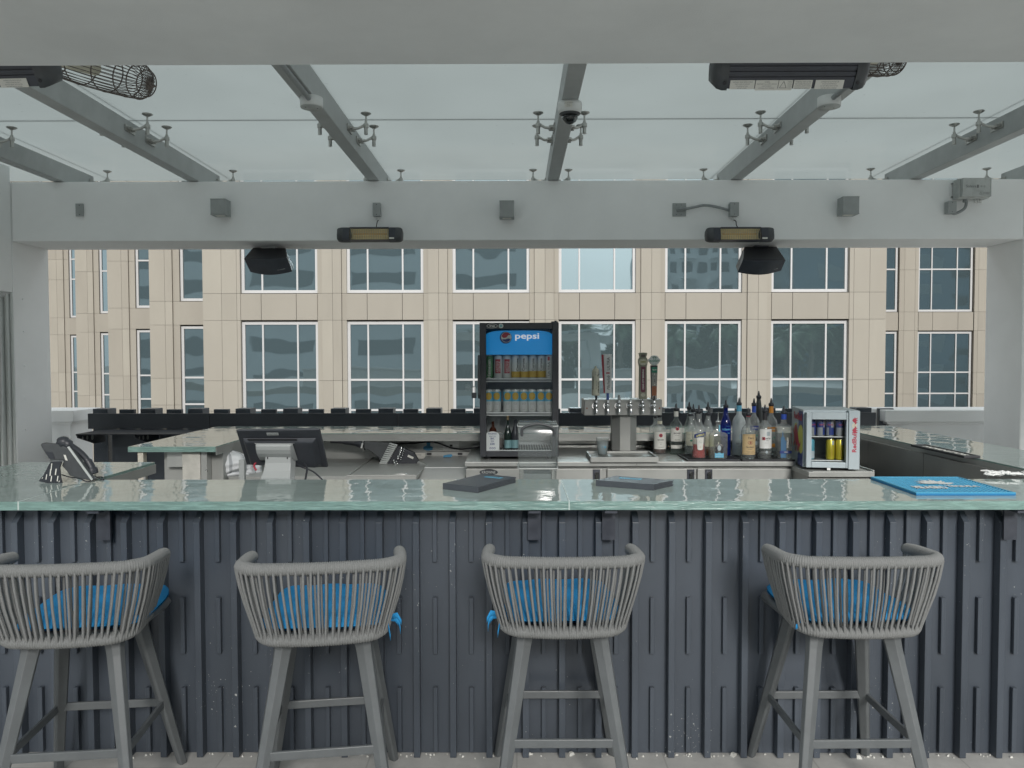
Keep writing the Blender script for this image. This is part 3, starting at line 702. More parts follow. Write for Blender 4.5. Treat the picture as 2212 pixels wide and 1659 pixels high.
# ================================================================ fixtures on the rear beam
BF = BY0 - .002
def beam_box(name, label, cat, px0, px1, py0_, py1_, depth, matk, screws=True, bev=.003):
    a = at(px0, py0_, BF-depth); b = at(px1, py1_, BF-depth)
    t = thing(name, label, cat, ((a.x+b.x)/2, BF, (a.z+b.z)/2)); w, h = (b.x-a.x)/2, (a.z-b.z)/2
    m = MB(); m.box(-w, w, -depth+.004, 0, -h, h); m.build('box', M[matk], t, bev=.002)
    m = MB(); m.box(-w-.001, w+.001, -depth, -depth+.0035, -h-.001, h+.001); m.build('cover', M[matk], t, bev=.001)
    if screws:
        m = MB()
        for s in (-1, 1): m.cyl((0, -depth-.0015, s*h*.75), (0, -depth+.001, s*h*.75), .0035, 8)
        m.build('screw', M['ink'], t)
    return t, w, h
beam_box('cover_plate', 'small flat grey blank cover plate at the left end of the rear beam', 'cover plate', 163, 180, 440, 467, .012, 'greybox')
def sconce(px0, px1, py0_, py1_, label):
    D = .135; a = at(px0, py0_, BF-D); b = at(px1, py1_, BF-D)
    t = thing('wall_light', label, 'wall light', ((a.x+b.x)/2, BF, (a.z+b.z)/2), group='square grey wall lights on the rear beam'); w, h = (b.x-a.x)/2, (a.z-b.z)/2
    m = MB(); m.box(-w, w, -D, -.02, -h+.006, h-.005); m.build('housing', M['greybox'], t, bev=.002)
    m = MB(); m.box(-w-.001, w+.001, -D-.001, -.018, h-.0045, h); m.build('top_rim', M['greybox'], t); m = MB(); m.box(-w-.001, w+.001, -D-.001, -.018, -h, -h+.0055); m.build('bottom_rim', M['greybox'], t)
    m = MB(); m.box(-w*.62, w*.62, -D+.03, -.05, -h-.001, -h-.0002); m.build('lens', M['offwhite'], t)
    m = MB(); m.box(-w*.85, w*.85, -.0195, 0, -h*.9, h*.9); m.build('back_plate', M['greylight'], t)
sconce(454, 487, 429, 463.5, 'square grey wall light left of the hanging heater, showing its right side')
sconce(1079, 1110.5, 433, 469, 'square grey wall light in the middle of the rear beam')
sconce(1822, 1856, 424, 462, 'square grey wall light near the control box, showing its left side')
def wire(name, label, cat, pts, r, matk, loc=None, n=8):
    p0 = Vector(loc if loc else pts[0]); m = MB(); m.tube([Vector(p)-p0 for p in pts], r, n)
    o = m.build(name, M[matk], None); o.location = p0; return tag(o, label, cat)
def smooth(pts, n=6):
    pts = [Vector(p) for p in pts]; out = []
    for i in range(len(pts)-1):
        p0 = pts[max(0, i-1)]; p1_, p2_ = pts[i], pts[i+1]; p3 = pts[min(len(pts)-1, i+2)]
        for k in range(n):
            t = k/n; out.append(.5*((2*p1_)+(p2_-p0)*t+(2*p0-5*p1_+4*p2_-p3)*t*t+(3*p1_-p0-3*p2_+p3)*t**3))
    out.append(pts[-1]); return out
jb, w, h = beam_box('junction_box', 'small grey junction box above the heater hanging left of centre', 'junction box', 805, 821.5, 438, 466.5, .05, 'greybox')
m = MB(); m.lathe([(.011, -.03), (.012, -.012), (.009, 0)], 12, (.012, -.025, -h)); m.build('cable_gland', M['white'], jb)
wire('heater_cable', 'thin dark cable dropping from the junction box to the left heater', 'cable', smooth([(jb.location.x+.012, BF-.025, jb.location.z-h-.03), at(815.5, 478, BF-.05), at(813.5, 486, BF-.08), at(813, 493, BF-.1)]), .0035, 'ink')
jb2, w, h = beam_box('junction_box', 'small grey junction box fed by a curved conduit above the right heater', 'junction box', 1578, 1596, 437, 466, .06, 'greybox')
m = MB(); m.lathe([(.011, -.03), (.012, -.012), (.009, 0)], 12, (.004, -.028, -h)); m.build('cable_gland', M['white'], jb2)
wire('heater_cable', 'thin dark cable curling from the junction box to the right heater', 'cable', smooth([(jb2.location.x+.004, BF-.028, jb2.location.z-h-.03), at(1589.5, 478, BF-.05), at(1591, 487, BF-.07), at(1596, 494, BF-.1)]), .0035, 'ink')
# square blank plate with elbow and the arched conduit
a = at(1453, 439, BF-.006); b = at(1482, 467, BF-.006); t = thing('mounting_plate', 'square grey plate with a conduit elbow left of the right-hand junction box', 'cover plate', ((a.x+b.x)/2, BF, (a.z+b.z)/2)); w = (b.x-a.x)/2
m = MB(); m.box(-w, w, -.006, 0, -w*.97, w*.97); m.build('plate', M['greybox'], t, bev=.001)
m = MB(); [m.cyl((sx*w*.35-.004, -.0075, sz*w*.7), (sx*w*.35-.004, -.005, sz*w*.7), .003, 8) for sx in (-1, 1) for sz in (-1, 1)]; m.build('screw', M['ink'], t)
m = MB(); m.cyl((-.01, -.006, 0), (-.01, -.03, 0), .014, 14); m.tube(smooth([(-.01, -.022, 0), (.005, -.03, 0), (.035, -.03, .002)]), .010, 12); m.cyl((.028, -.03, .002), (.05, -.03, .003), .015, 14); m.build('conduit_elbow', M['conduit'], t)
c0 = t.location
wire('conduit', 'arched grey flexible conduit between the square plate and the right junction box', 'conduit', smooth([c0+Vector((.05, -.03, .003)), at(1500, 447.5, BF-.03), at(1522, 443.5, BF-.03), at(1548, 447, BF-.03), at(1572, 453.5, BF-.03), (jb2.location.x-.034, BF-.03, at(1575, 454, BF-.03).z)]), .0105, 'conduit', n=12)

# hanging infrared heaters
def heater(label, W, loc, tilt, rz=0, back=False, group=None):
    t = thing('infrared_heater', label, 'heater', loc, rz, group)
    T = Matrix.Rotation(R(tilt), 4, 'X'); hw = W/2
    def mb(): q = MB(); q.M = T; return q
    sec = [(-.055, -.052), (-.062, -.02), (-.055, .045), (-.02, .058), (.04, .045), (.055, 0), (.04, -.045), (0, -.06)]   # (y, z)
    m = mb(); e = hw-.05
    if True:
        fr0, fr1 = -.30*W, .30*W
        for a, b in ((-e, fr0), (fr1, e)): m.prism(sec, a, b, 'X')
        m.prism([(-.0, .052), (.04, .043), (.055, 0), (.04, -.043), (.0, -.058), (.006, -.03), (.028, 0), (.006, .03)], fr0, fr1, 'X')
        m.box(fr0, fr1, -.056, 0, .040, .050); m.box(fr0, fr1, -.054, 0, -.056, -.050)
    m.build('housing', M['blackmetal'], t, bev=.002)
    for s in (-1, 1):
        m = mb(); n = len(sec); vs = []
        for dx, k in ((0, 1), (.02, .99), (.038, .92), (.048, .78), (.052, .5)): vs += [(s*(e+dx), y*k, z*k) for y, z in sec]
        m.add(vs, [(r_*n+i, r_*n+(i+1) % n, (r_+1)*n+(i+1) % n, (r_+1)*n+i) for r_ in range(4) for i in range(n)] + [[4*n+i for i in range(n)]], True)
        m.build('end_cap', M['charcoal'], t)
    m = mb(); fr0, fr1 = -.295*W, .295*W
    m.grid(lambda u, v: (fr0+(fr1-fr0)*u, -.040+.055*math.sin(math.pi*v)**.8, -.047+.086*v), 1, 12); m.build('reflector', M['gold'], t)
    m = mb(); m.cyl((fr0+.02, -.012, .006), (fr1-.02, -.012, .006), .006, 10); m.build('lamp_tube', mat('amber_tube', (.75,.50,.20), .2), t)
    m = mb()
    for i in range(22):
        x = fr0+(fr1-fr0)*(i+.5)/22; m.tube([(x, -.054, .040), (x, -.059, .01), (x, -.056, -.05)], .0011, 4)
    m.tube([(fr0, -.058, 0), (fr1, -.058, 0)], .0011, 4); m.build('wire_grille', M['fitting'], t)
    m = mb(); m.box(hw*.62, hw*.77, -.0605, -.057, -.048, -.036); m.build('badge', M['offwhite'], t)
    m = mb(); m.cyl((-.03, .05, .0), (-.03, .13, .0), .012, 10); m.box(-.06, .06, .045, .055, -.03, .03); m.build('bracket', M['blackmetal'], t)
    return t
p = at(800, 508, BF-.16); heater('slim black infrared heater with gold grille hanging left of centre', .515, p, -8, 0)
p = at(1596.5, 508, BF-.16); heater('slim black infrared heater with gold grille hanging above the right speaker', .53, p, -8, 0)

# Loudspeakers under the beam
def speaker(label, P, y0, y1, y2, lab2):
    a, b, c, d, e, f = P                         # back top L/R, front top L/R, front bottom L/R
    org = (at(*a, y0)+at(*b, y0))/2; org.z = zb
    t = thing('loudspeaker', label, 'speaker', org, 0, 'black loudspeakers under the rear beam')
    bt0, bt1 = at(*a, y0)-org, at(*b, y0)-org; g0, g1 = at(*c, y1)-org, at(*d, y1)-org; h0, h1 = at(*e, y1+.06)-org, at(*f, y1+.06)-org
    k0, k1 = bt0+Vector((.02, .08, -.02)), bt1+Vector((-.02, .08, -.02)); l0, l1 = h0+Vector((.03, .17, .07)), h1+Vector((-.03, .17, .07))
    m = MB(); m.add([g0, g1, bt1, bt0, h0, h1, l1, l0, k0, k1], [(0,1,2,3), (3,2,9,8), (5,4,7,6), (8,9,6,7), (0,3,8,7,4), (1,5,6,9,2), (0,4,5,1)]); m.build('cabinet', M['black'], t, bev=.004)
    m = MB(); n = 12; nn = (g1-g0).cross(h0-g0).normalized(); nn = nn if nn.y < 0 else -nn
    def G(u, v, o):
        q = (g0.lerp(g1, u)).lerp(h0.lerp(h1, u), v); return q + nn*(.003+.035*math.sin(math.pi*min(1, max(0, u)))*o)
    vs = [G(i/n, 0, 1) for i in range(n+1)] + [G(i/n, 1, 1)+Vector((0,0,-.012*math.sin(math.pi*i/n))) for i in range(n+1)] + [G(i/n, 0, 0) for i in range(n+1)] + [G(i/n, 1, 0) for i in range(n+1)]
    fs = []; N = n+1
    for i in range(n): fs += [(i, N+i, N+i+1, i+1), (i, i+1, 2*N+i+1, 2*N+i), (N+i, 3*N+i, 3*N+i+1, N+i+1)]
    m.add(vs, fs, False); gr = m.build('grille', M['blackmetal'], t)
    m = MB(); u0 = .70; q = G(u0, .78, 1)+nn*.004; ex = (G(u0+.18, .74, 1)+nn*.004-q); ez = Vector((0,0,.004)); m.add([q, q+ex, q+ex+ez, q+ez], [(0,1,2,3)]); m.build('badge', M['greylight'], t)
    m = MB(); m.box(-.06, .06, -.03, .07, -.012, 0); m.box(-.02, .02, 0, .04, -.05, -.012); m.build('ceiling_bracket', M[lab2], t)
speaker('black wedge-shaped loudspeaker under the beam at the left', [(546, 535), (617, 536), (527, 558), (620, 557), (541, 587), (631, 586.5)], 6.66, 6.36, 0, 'greylight')
speaker('black wedge-shaped loudspeaker under the beam below the right heater', [(1608, 533), (1678, 532.5), (1605, 561), (1697, 561), (1593.5, 588), (1687, 584)], 6.66, 6.36, 0, 'blackmetal')

# heater control box
a = at(2080, 383, BF-.13); b = at(2142.5, 424, BF-.13); t = thing('control_box', 'grey heater control box with printed lettering at the right end of the beam', 'control box', ((a.x+b.x)/2, BF, (a.z+b.z)/2)); w, h = (b.x-a.x)/2, (a.z-b.z)/2
m = MB(); m.box(-w-.012, w+.004, -.10, -.012, -h-.008, h); m.build('box', M['greylight'], t, bev=.008)
m = MB(); m.box(-w, w-.012, -.13, -.1005, -h, h-.004); m.box(w-.009, w, -.125, -.1005, -h, h-.004); m.build('cover', M['greylight'], t, bev=.003)
m = MB(); m.box(-w-.02, w+.01, -.011, 0, -h*.8, -h*.65); m.box(-w-.02, w+.01, -.011, 0, h*.65, h*.8); m.build('wall_strap', M['greybox'], t)
m = MB(); text(m, 'Solaira', flatmap(-w*.42, -.1308, h*.08), h=.021); text(m, 'www. electric heater control', flatmap(-w*.42, -.1308, -h*.02), h=.003); text(m, 'radiant heat controls', flatmap(-w*.45, -.1308, -h*.75), h=.003)
for q, s_ in ((.1, 1), (.16, 1)): pass
ring = lambda m, cx, cz, r0, r1, y: m.add([(cx+r0*math.cos(2*math.pi*i/18), y, cz+r0*math.sin(2*math.pi*i/18)) for i in range(18)]+[(cx+r1*math.cos(2*math.pi*i/18), y, cz+r1*math.sin(2*math.pi*i/18)) for i in range(18)], [(i, (i+1) % 18, 18+(i+1) % 18, 18+i) for i in range(18)])
for cx in (w*.28, w*.48): ring(m, cx, h*.05, .008, .0068, -.1308)
m.add([(w*.28-.004, -.1308, h*.05-.003), (w*.28+.004, -.1308, h*.05-.003), (w*.28, -.1308, h*.05+.004)], [(0,1,2)]); m.add([(w*.48-.004, -.1308, h*.05+.003), (w*.48+.004, -.1308, h*.05+.003), (w*.48, -.1308, h*.05-.004)], [(2,1,0)])
m.box(-w*.02, w*.09, -.1309, -.1301, -h*.1, h*.22)
for k in range(3): m.box(w*.38, w*.83, -.1308, -.1302, -h*.60-.004*k*1.6, -h*.60-.004*k*1.6+.0016)
for s_ in ((-1, 0), (1, 0)): pass
tri = [(w*.16, -h*.78), (w*.32, -h*.78), (w*.24, -h*.52)]
for p_, q_ in zip(tri, tri[1:]+tri[:1]): m.tube([(p_[0], -.1306, p_[1]), (q_[0], -.1306, q_[1])], .0009, 4)
m.build('lettering', M['inkgrey'], t)
m = MB(); [m.lathe([(.007, -.03), (.0085, -.016), (.006, 0)], 10, (w*q, -.05, -h-.006)) for q in (.28, .48, .65)]; m.build('cable_gland', M['white'], t)
m = MB(); m.cyl((-w*.42, -.05, -h-.03), (-w*.42, -.05, -h-.006), .018, 14); m.build('conduit_collar', M['conduit'], t)
cbx = t
jb3, w3, h3 = beam_box('junction_box', 'small grey junction box below left of the heater control box', 'junction box', 2049, 2066, 434, 460.5, .06, 'greybox')
pa = Vector((cbx.location.x-w*.42, BF-.05, cbx.location.z-h-.02))
wire('conduit', 'curved grey conduit with chipped paint under the heater control box', 'conduit', smooth([pa, at(2087.5, 435, BF-.05), at(2085, 448, BF-.05), at(2076, 456, BF-.045), at(2062, 461.5, BF-.04), at(2054, 459, BF-.035), (jb3.location.x, BF-.03, jb3.location.z-h3+.004)]), .0115, 'conduit', n=12)

# ================================================================ things under the glass roof
def round_box(px, py, label, cpx, cpy):
    zz = rz0-.055; p = on(px, py+6, zz); t = thing('round_junction_box', label, 'junction box', (p.x, p.y, rz0))
    m = MB(); m.lathe([(.060, -.055), (.062, -.050), (.062, -.002), (.058, 0)], 28); m.build('box', M['white'], t)
    m = MB(); m.lathe([(.0, -.0575), (.060, -.0575), (.060, -.0552), (0, -.0552)], 28); m.build('cover', M['greylight'], t)
    m = MB(); m.cyl((.03, .012, -.058), (.03, .012, -.0565), .004, 8); m.cyl((-.03, -.012, -.058), (-.03, -.012, -.0565), .004, 8); m.build('screw', M['ink'], t)
    m = MB(); m.lathe([(.022, 0), (.022, .02)], 14, (0, -.08, -.03)); m.M = None; m.build('collar', M['conduit'], t) if False else None
    wire('roof_conduit', label.split(' round')[0]+' conduit running under the rafter towards the camera', 'conduit', [(p.x, p.y-.058, rz0-.024), (p.x, 2.56, rz0-.024)], .014, 'conduit', n=12)
round_box(673, 226, 'grey painted left-hand round junction box on a rafter', 0, 0)
round_box(1791, 225, 'grey painted right-hand round junction box on a rafter', 0, 0)
p = on(1231, 222, rz0); t = thing('dome_camera', 'white dome security camera under the middle rafter', 'security camera', (p.x-.0, p.y, rz0))
m = MB(); m.lathe([(.060, -.062), (.068, -.04), (.070, -.015), (.066, 0)], 32); m.build('housing', M['white'], t)
m = MB(); m.lathe([(.048, -.074), (.060, -.064), (.060, -.0622)], 32); m.build('trim_ring', M['charcoal'], t)
m = MB(); m.lathe([(.0005, -.122), (.018, -.118), (.034, -.106), (.044, -.090), (.047, -.0745)], 28); m.build('dome', clear_mat('smoked_dome', (.35,.38,.39), (.18,.2,.2), refl=1.6), t)
m = MB(); m.lathe([(.0005, -.108), (.018, -.102), (.030, -.082), (.032, -.0742)], 20); m.build('lens_unit', M['charcoal'], t)
m = MB(); 
for k in range(3): 
    f = cylmap(.0705, -.022-.009*k, -.18); text(m, ['AXIS  network camera', '||||| ||| |||||', '|||||||| 0042'][k], f, h=.004)
m.build('lettering', M['ink'], t)
m = MB(); cylpatch(m, .0701, -.046, -.012, -.5, .13, 8); m.build('sticker', M['offwhite'], t)

# big heaters seen from behind on the near beam
def back_heater(label, pxl, pxr_, pyb, Y):
    a, b = at(pxl, pyb, Y), at(pxr_, pyb, Y); W = b.x-a.x; t = thing('infrared_heater', label, 'heater', ((a.x+b.x)/2, Y+.06, a.z+.088)); t.rotation_euler.x = R(34)
    m = MB(); e = W/2-.05; 
    sec = [(-.058, -.055)] 
    for k in range(5): z = -.030+.018*k; sec += [(-.062, z), (-.062, z+.013), (-.058, z+.0135), (-.058, z+.0175)]
    sec += [(-.04, .075), (.03, .07), (.05, .02), (.03, -.06)]
    m.prism([(y, z) for y, z in sec], -e, e, 'X'); m.build('housing', M['blackmetal'], t)
    base = [(-.062, -.06), (-.068, 0), (-.05, .075), (.03, .075), (.055, 0), (.03, -.065)]
    for s in (-1, 1):
        m = MB(); n = len(base); vs = []
        for dx, k in ((0, 1), (.018, 1), (.036, .92), (.047, .75), (.052, .4)): vs += [(s*(e+dx), y*k, z*k) for y, z in base]
        m.add(vs, [(r_*n+i, r_*n+(i+1) % n, (r_+1)*n+(i+1) % n, (r_+1)*n+i) for r_ in range(4) for i in range(n)] + [[4*n+i for i in range(n)]], True); m.build('end_cap', M['charcoal'], t)
        m = MB(); m.cyl((s*(e+.012), -.0665, -.035), (s*(e+.012), -.060, -.035), .006, 12); m.build('screw', M['ink'], t)
    st = [(.02, .215), (.222, .40), (.405, .515), (.525, .67), (.695, .92)]
    for i, (u0, u1) in enumerate(st):
        x0, x1 = -e+2*e*u0, -e+2*e*u1; y = -.0635; z0 = -.060 if i in (1, 2) else -.056
        m = MB(); m.box(x0, x1, y, -.0612, z0, -.026); s_ = m.build('sticker', M['offwhite'], t)
        m = MB(); lines = [['WARNING  READ INSTRUCTIONS', 'KEEP CLEAR OF HEATER', 'OUTDOOR USE ONLY', 'DO NOT COVER'], ['WARNING', 'DISCONNECT ALL SUPPLY CIRCUITS', 'AVERTISSEMENT', 'APPAREIL SOUS TENSION'],
            ['ATTENTION', 'SURFACE CHAUDE', 'WARNING', 'HOT SURFACE'], ['WARNING: RISK OF FIRE', 'KEEP COMBUSTIBLES AWAY', 'AVERTISSEMENT: RISQUE D INCENDIE', 'ELOIGNER LES RIDEAUX'], ['SUITABLE FOR OUTDOOR USE', 'MOUNT AS SHOWN ONLY', 'DO NOT SPRAY WITH WATER', 'ELECTRIC SHOCK HAZARD']][i]
        for k, l in enumerate(lines):
            cx = (x0+x1)/2+(.014 if i == 2 else 0); text(m, l, flatmap(cx, y-.0004, -.032-.0068*k), h=.0036, w=min((x1-x0)*.88-(.028 if i == 2 else 0), .0026*len(l)))
        if i == 2:
            for p_, q_ in (((x0+.005, -.052), (x0+.028, -.052)), ((x0+.028, -.052), (x0+.0165, -.03)), ((x0+.0165, -.03), (x0+.005, -.052))): m.tube([(p_[0], y, p_[1]), (q_[0], y, q_[1])], .0008, 4)
        m.build('lettering', M['inkgrey'], s_)
    m = MB(); m.box(-.03, .03, .05, .07, -.02, .02); m.build('bracket', M['blackmetal'], t)
    return t
back_heater('large black heater with warning stickers seen from behind at the top right', 1545, 1884, 188.5, 2.66)
h2 = back_heater('large black heater seen from behind, cut off at the top left corner', -236, 100, 187, 2.66); h2.rotation_euler.y = R(-1.2)

# rattan lanterns
def lantern(label, tip, tail, Y0, Y1, rmax):
    A, B = at(*tail, Y0), at(*tip, Y1); ax = (B-A); L = ax.length; ax.normalize()
    u = ax.cross(Vector((0,0,1))).normalized(); v = ax.cross(u).normalized()
    t = thing('rattan_lantern', label, 'lantern', A)
    prof = lambda s: rmax*(.72+.28*math.sin(math.pi*min(1, s*.9)))*(1 if s < .90 else math.sqrt(max(0, 1-((s-.90)/.10)**2)))
    m = MB(); n = 34
    for k in range(n):
        a = 2*math.pi*k/n + (random.random()-.5)*.03; pts = []
        for i in range(15):
            s = i/14 if i < 9 else .6429+ (i-9)*.0595+.0595
            s = min(s, 1); r = prof(s); pts.append(ax*(L*s) + (u*math.cos(a)+v*math.sin(a))*r)
        m.tube(pts, .0016, 4, caps=False, smooth=False)
    m.build('cane_rods', M['rattan'], t)
    m = MB()
    for s in (.12, .32, .52, .70, .84, .92, .965):
        r = prof(s)*1.01; m.tube([ax*(L*s)+(u*math.cos(2*math.pi*k/30)+v*math.sin(2*math.pi*k/30))*r for k in range(30)], .0026, 5, closed=True)
    m.tube([ax*(L*.995), ax*(L*1.02)], [.012, .004], 8); m.build('cane_hoops', M['rattan'], t)
    m = MB(); m.tube([ax*(L*.0), ax*(L*.62)], [.05, .03], 10); m.build('inner_shade', M['cream'], t)
    m = MB(); m.tube([Vector((0,0,0)), Vector((0, 0, rz0+.1-A.z))], .003, 5); m.build('cord', M['ink'], t)
lantern('brown rattan cage lantern hanging at the top left beside the heater', (328, 184), (20, 92), 3.35, 3.15, .082)
lantern('brown rattan cage lantern mostly hidden behind the top right heater', (1945, 130), (1800, 118), 3.3, 3.45, .075)
# ================================================================ steel equipment on the back bar
ZS = .93; ys0 = on(1400, 997.5, ZS).y
cx0, cx1 = X(1003, ys0), X(1722, ys0)
cool = thing('back_bar_cooler', 'long stainless steel under-counter cooler carrying the fridge, beer tower and bottles', 'cooler', ((cx0+cx1)/2, ys0, 0)); cc = (cx0+cx1)/2
def cm(): q = MB(); q.M = Matrix.Translation((-cc, -ys0, 0)); return q
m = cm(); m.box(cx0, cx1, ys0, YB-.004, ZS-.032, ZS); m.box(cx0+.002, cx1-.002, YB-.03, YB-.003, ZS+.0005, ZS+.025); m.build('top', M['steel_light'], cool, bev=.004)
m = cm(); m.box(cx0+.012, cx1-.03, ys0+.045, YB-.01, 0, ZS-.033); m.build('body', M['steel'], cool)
ds = [(1004, 1187), (1192, 1407), (1410, 1604), (1608, 1719)]
for i, (a, b) in enumerate([(1004, 1185), (1190, 1303), (1311, 1501), (1507, 1718)]):
    xa, xb = X(a, ys0+.02), X(b, ys0+.02); m = cm(); m.box(xa+.004, xb-.004, ys0+.018, ys0+.044, .12, ZS-.052); d_ = m.build('door', M['steel'], cool, bev=.003)
    if i: 
        px = (0, 1289, 1494, 1533)[i]; x = X(px, ys0+.01); m = cm(); m.box(x-.024, x+.024, ys0+.010, ys0+.0178, ZS-.17, ZS-.054); m.build('latch_recess', M['blackmetal'], d_)
        m = cm(); m.cyl((x+.002, ys0-.004, ZS-.082), (x+.002, ys0+.0098, ZS-.082), .014, 16); m.box(x-.010, x+.014, ys0-.002, ys0+.0098, ZS-.125, ZS-.094); m.build('lock', M['chrome'], d_)
        m = cm(); m.cyl((x+.002, ys0-.006, ZS-.080), (x+.002, ys0-.004, ZS-.080), .0035, 8); m.build('keyhole', M['ink'], d_)
    else:
        x = X(1055, ys0+.02); z = at(1055, 1020, ys0+.02).z; m = cm(); m.add([(x+.062*math.cos(a_), ys0+.0165, z+.021*math.sin(a_)) for a_ in [2*math.pi*k/28 for k in range(28)]], [list(range(28))[::-1]]); bd = m.build('badge', M['black'], d_)
        m = cm(); text(m, 'KROWNE', lambda u, v: (x+u, ys0+.0155, z+v), w=.092, h=.018); m.build('lettering', M['greylight'], bd)
        m = cm(); m.cyl((X(1085, ys0), ys0+.012, z+.04), (X(1085, ys0), ys0+.018, z+.04), .005, 10); m.build('screw', M['chrome'], d_)

# ---------------------------------------------------------------- glass door fridge
fy = ys0+.10; fz0 = ZS+.022
fx0, fx1 = X(1036, fy), X(1207, fy); fzt = at(1120, 697, fy).z; fc = (fx0+fx1)/2; fw = (fx1-fx0)/2; fh = fzt-fz0
fr = thing('glass_door_fridge', 'tall black countertop fridge with glass door and blue soda sign', 'fridge', (fc, fy, ZS))
bz = fz0-ZS
m = MB(); D = .50
m.box(-fw, -fw+.03, .04, D, bz, bz+fh); m.box(fw-.03, fw, .04, D, bz, bz+fh); m.box(-fw+.03, fw-.03, .04, D, bz+fh-.03, bz+fh); m.box(-fw+.03, fw-.03, .04, D, bz, bz+.03); m.box(-fw+.03, fw-.03, D-.03, D, bz+.03, bz+fh-.03)
m.build('cabinet', M['black'], fr)
m = MB(); t_ = .044
m.box(-fw, -fw+t_, 0, .036, bz, bz+fh); m.box(fw-t_, fw, 0, .036, bz, bz+fh); m.box(-fw+t_, fw-t_, 0, .036, bz+fh-t_, bz+fh); m.box(-fw+t_, fw-t_, 0, .036, bz, bz+t_*.85)
dr = m.build('door_frame', M['black'], fr, bev=.003)
m = MB(); gx0, gx1, g0, g1 = -fw+t_, fw-t_, bz+t_*.85, bz+fh-t_
m.add([(gx0,.012,g0),(gx1,.012,g0),(gx1,.012,g1),(gx0,.012,g1)], [(0,1,2,3)]); m.build('door_glass', M['door_glass'], fr)
m = MB(); m.box(-fw+.0305, fw-.0305, D-.034, D-.031, bz+.031, bz+fh-.031); m.box(-fw+.0305, -fw+.033, .045, D-.035, bz+.031, bz+fh-.031); m.box(fw-.033, fw-.0305, .045, D-.035, bz+.031, bz+fh-.031); m.build('liner', M['fridge_in'], fr)
m = MB(); sw = .012
for k in range(2): pass
for s in (-1, 1): m.cyl((s*(fw-.06), .06, 0), (s*(fw-.06), .06, bz+.001), .018, 10); m.cyl((s*(fw-.06), .42, 0), (s*(fw-.06), .42, bz+.001), .018, 10)
m.build('foot', M['rubber'], fr)
m = MB(); hz = at(1037, 814, fy).z-ZS; m.prism([(-.030, hz-.12), (-.004, hz-.15), (-.004, hz+.15), (-.030, hz+.11), (-.036, hz)], -fw-.012, -fw+.006, 'X'); m.build('handle', M['charcoal'], dr, bev=.003)
m = MB(); m.box(fw-.05, fw-.005, .005, .05, bz+fh, bz+fh+.008); m.cyl((fw-.02, .02, bz+fh+.008), (fw-.02, .02, bz+fh+.014), .008, 10); m.build('hinge', M['blackmetal'], dr)
# door badge
def ellipse(m, cx, y, cz, rx, rz, n=28): m.add([(cx+rx*math.cos(2*math.pi*k/n), y, cz+rz*math.sin(2*math.pi*k/n)) for k in range(n)], [list(range(n))[::-1]])
m = MB(); ez = bz+fh-.022; ellipse(m, -fw+.086, -.0008, ez, .037, .0155); b_ = m.build('badge', M['offwhite'], dr)
m = MB(); ellipse(m, -fw+.086, -.0012, ez, .034, .013); m.build('badge_field', M['black'], b_)
m = MB(); text(m, 'true', flatmap(-fw+.086, -.0018, ez), w=.036, h=.014, bold=.02); m.build('lettering', M['offwhite'], b_)
m = MB(); ellipse(m, -fw+.147, -.0008, ez, .0155, .0155); q_ = m.build('round_sticker', M['offwhite'], dr)
m = MB(); ellipse(m, -fw+.147, -.0012, ez, .011, .011); m.build('sticker_centre', mat('teal_print', (.18,.36,.38), .5), q_)
# sign inside
zt_ = g1-.002
m = MB(); sgn = mat('blue_sign', (.012,.25,.62), .35); sgn2 = mat('deep_blue_sign', (.015,.13,.38), .35)
def sig(u, v):
    x = -fw+.034+(2*fw-.068)*u; k = 1-abs(u*2-1)**6; return (x, .055-.012*k, zt_-.172+(.172-.030*(1-k)-.006)*v*1.0)
m.grid(sig, 24, 2); so = m.build('sign_panel', sgn, fr); sb0 = sgn.node_tree.nodes['Principled BSDF']; sb0.inputs['Emission Color'].default_value = (.01,.25,.62,1); sb0.inputs['Emission Strength'].default_value = .22
lw_ = mat('lit_white_print', (.7,.72,.74), .5); lw_.node_tree.nodes['Principled BSDF'].inputs['Emission Color'].default_value = (1,1,1,1); lw_.node_tree.nodes['Principled BSDF'].inputs['Emission Strength'].default_value = .22
m = MB(); text(m, 'pepsi', flatmap(.055, .0365, zt_-.050), w=.165, h=.052, bold=.02); m.build('lettering', lw_, so)
# round tricolour globe beside the wordmark
def blob(pts, mk, y, par, nm):
    m = MB(); m.add([(x, y, z) for x, z in pts], [list(range(len(pts)))[::-1]]); return m.build(nm, M[mk], par)
gcx, gcz, gr_ = -.088, zt_-.052, .033
circ = [(gcx+gr_*1.08*math.cos(a_), gcz+gr_*1.08*math.sin(a_)) for a_ in [2*math.pi*k/40 for k in range(40)]]
teeth = [(gcx-.004+gr_*(1.30 if k % 2 else 1.18)*math.cos(2*math.pi*k/48), gcz-.003+gr_*(1.30 if k % 2 else 1.18)*math.sin(2*math.pi*k/48)) for k in range(48)]
blob(teeth, 'navy', .0366, so, 'bottle_cap_rim'); blob(circ, 'white', .0360, so, 'globe')
tp = [(gcx+gr_*math.cos(a_), gcz+gr_*math.sin(a_)) for a_ in [R(25+ 145*k/14) for k in range(15)]] + [(gcx-.018, gcz-.006), (gcx, gcz-.002), (gcx+.016, gcz+.016)]
blob(tp, 'red', .0355, so, 'globe_upper'); bp2 = [(gcx+gr_*math.cos(a_), gcz+gr_*math.sin(a_)) for a_ in [R(205+ 135*k/14) for k in range(15)]] + [(gcx+.012, gcz-.008), (gcx-.006, gcz-.014)]
blob(bp2, 'navy', .0355, so, 'globe_lower')
